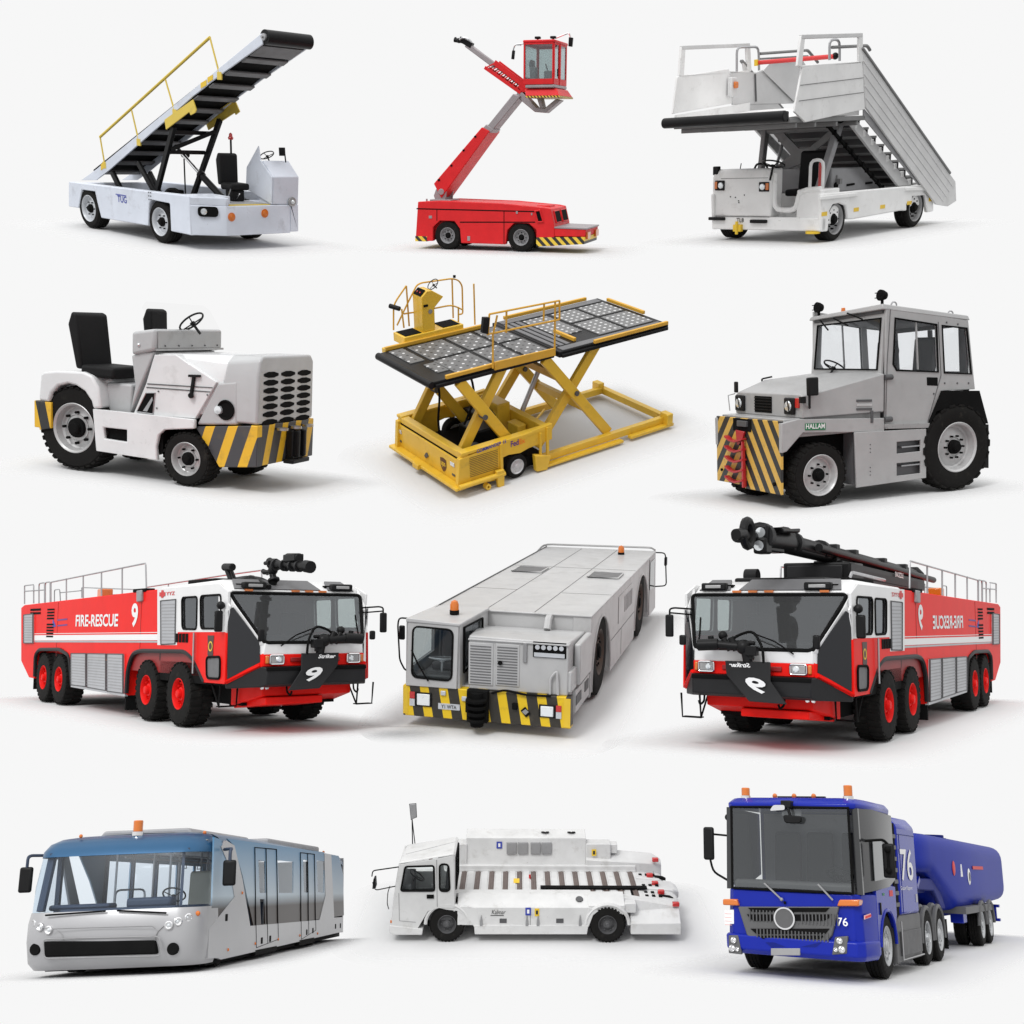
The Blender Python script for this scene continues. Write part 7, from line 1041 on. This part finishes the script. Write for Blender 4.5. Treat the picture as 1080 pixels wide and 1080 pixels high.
P('equipment_cabinet', 'blue12', r, loft([[(x, y, z) for y, z in ((-1.22, 1.0), (-1.22, 2.55), (-1.1, 2.75), (1.1, 2.75), (1.25, 2.58), (1.25, 1.0))] for x in (.98, 2.6)]), bevel=.05, seg=3); P('cabinet_seam', 'blued', r, box(1.0, 1.25, 2.42, 2.55, 1.256, 2.435)); P('cabinet_seam', 'blued', r, box(2.4, 1.25, 1.02, 2.42, 1.256, 2.42)); P('lock', 'steel', r, box(1.1, 1.25, 1.2, 1.25, 1.26, 1.35))
tx = (-1, 0, 0)
a, b = [(2.44,1.598),(1.352,2.176)]; P('fleet_number', 'wink', r, text('76', (a[0], 1.262, a[1]), tx, (0, 0, 1), a[0]-b[0], b[1]-a[1], bold=.01)); a, b = [(2.555,1.405),(1.539,1.496)]; P('livery_lettering', 'wink', r, text('Ground Support', (a[0], 1.262, a[1]+.01), tx, (0, 0, 1), a[0]-b[0], .09))
# front
gr = [(-0.928,1.095),(0.814,1.184),(0.677,0.73),(0.572,0.622),(-0.6,0.535),(-0.782,0.638)]
P('grille', 'plast', r, prism(gr, 'x', 5.18, 5.27), bevel=.02)
for q in ([(-0.74,1.086),(0.663,1.159),(0.595,1.09),(-0.673,1.022)], [(-0.765,0.978),(0.692,1.058),(0.629,0.984),(0.553,0.948),(-0.651,0.879),(-0.703,0.909)], [(-0.708,0.75),(0.646,0.832),(0.568,0.744),(-0.606,0.671)], [(-0.58,0.648),(0.556,0.72),(0.489,0.66),(-0.493,0.597)]): P('grille_mesh', 'matt', r, prism(q, 'x', 5.26, 5.285))
for i in range(26): y = -.72+i*.06; P('grille_bar', 'dgrey', r, box(5.28, y, .88, 5.292, y+.02, 1.06 if abs(y+.07) > .2 else .89)); P('grille_bar', 'dgrey', r, box(5.28, y, .62, 5.292, y+.02, .76) if -.62 < y < .6 else box(5.28, y, .9, 5.29, y+.02, .95))
y, z = -.1, .95
P('badge', 'plast', r, cyl((5.27, y, z), (5.31, y, z), .16, n=28)); P('badge_ring', 'chrome', r, lathe([(.155, .0), (.185, .0), (.18, .03), (.155, .03)], (5.29, y, z), (1, 0, 0), 32, True)); P('badge_knob', 'matt', r, ball((5.25, -.1, 1.2), .025, 8))
P('number_plate_panel', 'rim3', r, prism([(-0.357,0.461),(0.143,0.495),(0.138,0.383),(-0.361,0.348)], 'x', 5.26, 5.3), bevel=.01); P('lower_grille', 'blued', r, prism([(-0.45,0.548),(0.514,0.612),(0.411,0.531),(-0.349,0.479)], 'x', 5.24, 5.285))
for q, c in (([(-1.2,1.205),(-0.945,1.217),(-0.91,1.111),(-1.202,1.106)], 0), ([(0.825,1.293),(1.152,1.309),(1.137,1.206),(0.78,1.188)], 1)): P('indicator', 'amber', r, prism(q, 'x', 5.0, 5.27), bevel=.02)
P('service_label', 'wink', r, prism([(-1.193,1.028),(-1.025,1.037),(-1.031,0.807),(-1.199,0.798)], 'x', 5.17, 5.2)); [P('label_line', 'pink', r, box(5.2, -1.19, .78+i*.06, 5.203, -1.07, .79+i*.06)) for i in range(4)]
a, b = [(0.756,0.884),(0.93,1.015)]; P('fleet_number', 'wink', r, text('76', (5.28, a[0]+.02, a[1]), (0, 1, 0), (0, 0, 1), b[0]-a[0], b[1]-a[1]+.0, bold=.01)); P('red_sticker', 'pink', r, plate([(5.1, 1.18, 1.0), (4.85, 1.225, 1.03), (4.85, 1.225, 1.09), (5.1, 1.18, 1.06)], .01)); P('sticker_print', 'rink', r, plate([(5.08, 1.195, 1.015), (4.87, 1.235, 1.045), (4.87, 1.235, 1.075), (5.08, 1.195, 1.045)], .008)); P('green_sticker', 'green', r, box(3.9, 1.255, 1.36, 4.05, 1.262, 1.4)); P('red_sticker', 'rink', r, box(3.25, 1.255, 1.34, 3.5, 1.262, 1.44))
for s_, q in ((-1, [(-1.103,0.621),(-0.931,0.631),(-0.876,0.325),(-1.11,0.332)]), (1, [(0.725,0.708),(0.936,0.735),(0.906,0.464),(0.662,0.429)])):
    P('lamp_cluster', 'plast', r, prism(q, 'x', 5.2, 5.285), bevel=.015); cy_ = sum(p[0] for p in q)/4; cz = sum(p[1] for p in q)/4
    for dy, dz, rr_ in ((0, .07, .05), (.0+.03*s_, -.06, .055), (-.07*s_ if s_ > 0 else .06, -.07, .035)): P('headlight', 'chrome', r, lathe([(.001, .01), (rr_*.5, .0), (rr_*.9, .03), (rr_, .03), (rr_, -.01)], (5.285, cy_+dy, cz+dz), (1, 0, 0), 16))
P('wiper', 'rim3', r, tube([(5.27, -.15, 1.25), (5.25, -.45, 1.5)], .016, 5), ball((5.27, -.15, 1.25), .03, 8)); P('wiper', 'rim3', r, tube([(5.27, .72, 1.28), (5.25, .48, 1.52)], .016, 5))
# interior
P('dashboard', 'plast', r, box(4.5, -1.05, 1.2, 5.1, 1.05, 1.55), bevel=.06); P('cab_lining', 'rim3', r, box(3.1, -1.1, 1.3, 3.15, 1.1, 2.74)); P('cab_floor', 'matt', r, box(3.1, -1.1, 1.0, 5.0, 1.1, 1.2))
for y in (-.55, .05, .7): seat(r, 3.8, y, 1.35, w=.5, h=.95, m='cabin12')
P('interior_mirror', 'grey', r, box(5.05, -.15, 2.62, 5.1, .2, 2.75), bevel=.03); P('front_mirror', 'black', r, prism(rr([(-.02, 2.5), (.26, 2.5), (.28, 2.62), (-.05, 2.64)], .05), 'x', 5.3, 5.36), cyl((5.33, .08, 2.6), (5.33, .02, 2.86), .025), box(5.1, -.08, 2.76, 5.36, .1, 2.88), bevel=.02); P('front_mirror_glass', 'chrome', r, prism(rr([(-.27, 2.7), (.0, 2.72), (.0, 2.8), (-.2, 2.8)], .04), 'x', 5.36, 5.38)); steering(r, (4.55, .68, 1.68), .22, .5, col=.2)
for p in ((4.9,-0.853,3.1), (4.9,0.976,3.143)):
    b = P('beacon_base', 'chrome', r, cyl((4.9, p[1], 2.88), (4.9, p[1], 2.98), .09)); P('beacon_lens', 'amber', b, cyl((4.9, p[1], 2.98), (4.9, p[1], p[2]+.02), .075), bevel=.015)
for y in (-.38, -.03, .32): P('marker_lamp', 'amber', r, ball((4.7, y, 2.99), .045, 8))
P('light_bar', 'black', r, box(4.55, -.35, 2.95, 4.65, .5, 2.99))
P('mirror', 'black', r, box(5.0, -1.62, 1.85, 5.08, -1.42, 2.42), bevel=.04, seg=3); P('mirror_arm', 'matt', r, tube(rnd([(4.9, -1.2, 2.28), (5.03, -1.5, 2.3), (5.03, -1.52, 2.4)], .05), .02, 6)); P('mirror_arm', 'matt', r, tube(rnd([(5.03, -1.5, 1.85), (5.03, -1.45, 1.65), (4.9, -1.2, 1.5)], .1), .02, 6)); P('mirror_glass', 'chrome', r, box(4.99, -1.6, 2.15, 5.0, -1.44, 2.38))
P('mirror', 'black', r, box(4.55, 1.42, 1.66, 4.62, 1.62, 2.22), bevel=.04, seg=3); P('mirror_arm', 'matt', r, tube(rnd([(4.8, 1.2, 2.25), (4.6, 1.45, 2.28), (4.58, 1.52, 2.2)], .05), .025, 6), tube([(4.66, 1.52, 1.72), (4.66, 1.52, 2.15)], .018, 6), ball((4.68, 1.52, 2.12), .05, 8), ball((4.68, 1.52, 1.78), .05, 8)); P('camera', 'black', r, ball((4.9, -1.2, 2.6), .06, 8))
# tank trailer
def tsec(x, w, zb, zt, rd): return [(x, a, b) for a, b in rr([(-w, zb), (w, zb), (w, zt), (-w, zt)], rd, 6)]
t = sub('tank', r)
P('tank_shell', 'tank12', t, loft([tsec(.55, .6, 1.95, 2.35, .2), tsec(.5, .85, 1.75, 2.5, .3), tsec(.35, .98, 1.72, 2.56, .3), tsec(-1.9, 1.02, 1.72, 2.57, .3), tsec(-2.1, 1.03, 1.66, 2.57, .3), tsec(-4.7, 1.07, .86, 2.55, .34), tsec(-5.1, 1.08, .84, 2.55, .36), tsec(-12.3, 1.1, .98, 2.5, .42), tsec(-12.7, 1.0, 1.1, 2.4, .42), tsec(-12.8, .7, 1.4, 2.1, .3)]), smooth=50)
P('gooseneck', 'blued', t, box(-2.6, -.7, 1.3, .3, .7, 1.75), prism([(.3, 1.62), (-3.0, 1.62), (-3.9, .95), (-3.4, .95), (-2.6, 1.35), (.2, 1.4)], 'y', .8, .9), bevel=.03); P('fifth_wheel', 'matt', t, box(-1.6, -.6, .9, .6, .6, 1.2)); P('neck_bracket', 'blue12', t, bar((.2, .85, 1.62), (.5, .85, 1.45), .08, .1)); P('neck_bracket', 'blue12', t, bar((-.9, .9, 1.62), (-.6, .9, 1.45), .08, .1))
P('manhole', 'blued', t, cyl((-3.6, .0, 2.55), (-3.6, .0, 2.66), .3), bevel=.02); P('manhole', 'blued', t, cyl((-6.5, .2, 2.52), (-6.5, .2, 2.66), .32), bevel=.02); P('vent_pipe', 'black', t, cyl((-2.2, .3, 2.56), (-2.2, .3, 2.66), .12)); P('vent_pipe', 'black', t, cyl((-8.0, .2, 2.52), (-8.0, .2, 2.62), .12))
P('trailer_frame', 'blued', t, box(-12.3, -.55, .72, -3.6, .55, .92), box(-9.4, -1.05, .88, -6.2, 1.05, .96)); P('wheel_guard', 'plast', t, box(-9.0, .7, .82, -4.6, 1.22, .98), [tube([(x+.55*math.cos(q), 1.2, .5+.55*math.sin(q)) for q in [PI*i/12 for i in range(13)]], .05, 6) for x in (-7.1, -8.45)]); P('valve_box', 'blue12', t, box(-5.4, .8, .6, -4.9, 1.1, .9), bevel=.02); P('landing_leg', 'matt', t, box(-3.2, .6, .35, -3.0, .9, .95), box(-3.3, -.9, .35, -3.1, -.6, .95)); P('rear_frame', 'blue12', t, box(-12.0, .5, .8, -11.8, .98, .88), box(-12.0, .5, .42, -11.8, .98, .5), box(-11.9, .8, .42, -11.8, .9, .88), bevel=.01); P('mudflap', 'matt', t, box(-1.85, .8, .2, -1.8, 1.25, .8))
P('red_emblem', 'rink', t, lathe([(.17, 0), (.15, .01), (.001, .012)], (-4.3, 1.073, 1.85), (0, 1, 0), 20)); P('white_emblem', 'wink', t, prism([(-5.15, 1.66), (-5.4, 1.66), (-5.32, 1.95), (-5.22, 1.95)], 'y', 1.075, 1.09)); P('safety_emblem', 'wink', t, lathe([(.2, 0), (.18, .01), (.001, .012)], (-6.3, 1.09, 1.66), (0, 1, 0), 20)); P('emblem_core', 'plast', t, lathe([(.13, .0), (.1, .02), (.001, .02)], (-6.3, 1.09, 1.66), (0, 1, 0), 20)); P('warning_print', 'rink', t, box(-8.6, 1.1, 1.84, -6.9, 1.104, 1.92))


# ------------------------------------------------------------------ setting, light and camera
W_ = bpy.data.worlds.new('World'); bpy.context.scene.world = W_; W_.use_nodes = True
nt = W_.node_tree; N = nt.nodes.new; L = nt.links.new; bg = nt.nodes['Background']
tc = N('ShaderNodeTexCoord'); sx = N('ShaderNodeSeparateXYZ'); L(tc.outputs['Generated'], sx.inputs[0])
def mr(src, a, b, c, d):
    r = N('ShaderNodeMapRange'); r.interpolation_type = 'SMOOTHSTEP'
    for k, v in zip(('From Min', 'From Max', 'To Min', 'To Max'), (a, b, c, d)): r.inputs[k].default_value = v
    L(src, r.inputs['Value']); return r.outputs[0]
def mth(op, a, b):
    r = N('ShaderNodeMath'); r.operation = op
    for i, v in enumerate((a, b)):
        if isinstance(v, (int, float)): r.inputs[i].default_value = v
        else: L(v, r.inputs[i])
    return r.outputs[0]
X, Y, Z_ = sx.outputs
up = mr(Z_, .3, .8, 0, 1)                       # big soft top light
low = mr(Z_, -.5, -.05, 0, 1)
rest = mth('ADD', mth('MULTIPLY', low, ROOM_MID-ROOM_LOW), ROOM_LOW)
rest = mth('ADD', rest, mth('MULTIPLY', up, ROOM_TOP-ROOM_MID))
rest = mth('ADD', rest, mth('MULTIPLY', mr(X, .1, -.8, 0, 1), LEFT_SOFT))   # softer large panel on the left
fw = mr(Y, .45, .72, 0, 1)                      # the white wall behind the vehicles
mx = N('ShaderNodeMix'); L(fw, mx.inputs['Factor']); L(rest, mx.inputs[2]); mx.inputs[3].default_value = BACK
L(mx.outputs[0], bg.inputs['Strength']); bg.inputs['Color'].default_value = (1, 1, 1, 1)

def lamp(name, loc, target, size, power, col=(1, 1, 1)):
    l = bpy.data.lights.new(name, 'AREA'); l.shape = 'DISK'; l.size = size; l.energy = power; l.color = col
    o = bpy.data.objects.new(name, l); C.objects.link(o); o.location = loc
    o.rotation_euler = (Vector(target)-Vector(loc)).to_track_quat('-Z', 'Y').to_euler()
    return o
lamp('key_lamp', (-75, -100, 175), (0, 45, 15), 60, KEY)

def floor(k, cx, cy, a, b, alb):
    """one sheet of white studio floor under vehicle k, in line with the vehicle"""
    q = PLACE[k]; s = q[4]; R = Matrix(q[:3]); t = Vector(q[3][:3])
    
    pts = []
    for i in range(64):
        th = 2*PI*i/64; c_, s_ = math.cos(th), math.sin(th); e = 2/4.5
        pts.append((a*math.copysign(abs(c_)**e, c_), b*math.copysign(abs(s_)**e, s_), -.01))
    m = mat('studio_floor_%d' % k, (alb, alb, alb), .9, var=0, spec=0); mt = m.node_tree; N2 = mt.nodes.new; L2 = mt.links.new
    tc2 = N2('ShaderNodeTexCoord'); sp = N2('ShaderNodeSeparateXYZ'); L2(tc2.outputs['Object'], sp.inputs[0]); fs = []
    for ch, h in ((0, a), (1, b)):     # the thin sheet thins out to nothing at its rim
        ab = N2('ShaderNodeMath'); ab.operation = 'ABSOLUTE'; L2(sp.outputs[ch], ab.inputs[0])
        f = N2('ShaderNodeMapRange'); f.interpolation_type = 'SMOOTHSTEP'; L2(ab.outputs[0], f.inputs['Value'])
        for nm, v in zip(('From Min', 'From Max', 'To Min', 'To Max'), (max(h-FEATHER[k], h*.45), h*.99, 1, 0)): f.inputs[nm].default_value = v
        fs.append(f.outputs[0])
    mu = N2('ShaderNodeMath'); mu.operation = 'MULTIPLY'; L2(fs[0], mu.inputs[0]); L2(fs[1], mu.inputs[1]); L2(mu.outputs[0], mt.nodes['Principled BSDF'].inputs['Alpha'])
    o = P('studio_floor', m, None, (pts, [tuple(range(64))]))
    o.location = R @ Vector((cx, cy, .23 if k == 10 else 0))*s+t+Vector((0, 0, CAM_H)); o.rotation_euler = R.to_euler(); o.scale = (s, s, s)
    o['kind'] = 'structure'
for k, v in FLOORS.items(): floor(k, *v)

cam = bpy.data.cameras.new('camera'); co = bpy.data.objects.new('camera', cam); C.objects.link(co)
co.location = (0, 0, CAM_H); co.rotation_euler = (PI/2, 0, 0)
cam.sensor_width = 36; cam.lens = 36*1158/1080; cam.clip_end = 500; cam.clip_start = .5
sc = bpy.context.scene; sc.camera = co
sc.view_settings.view_transform = 'Standard'; sc.view_settings.look = 'None'; sc.view_settings.exposure = 0; sc.view_settings.gamma = 1
sc.view_settings.use_curve_mapping = False
sc.cycles.max_bounces = 8; sc.cycles.transparent_max_bounces = 16
try: sc.cycles.use_denoising = True
except Exception: pass
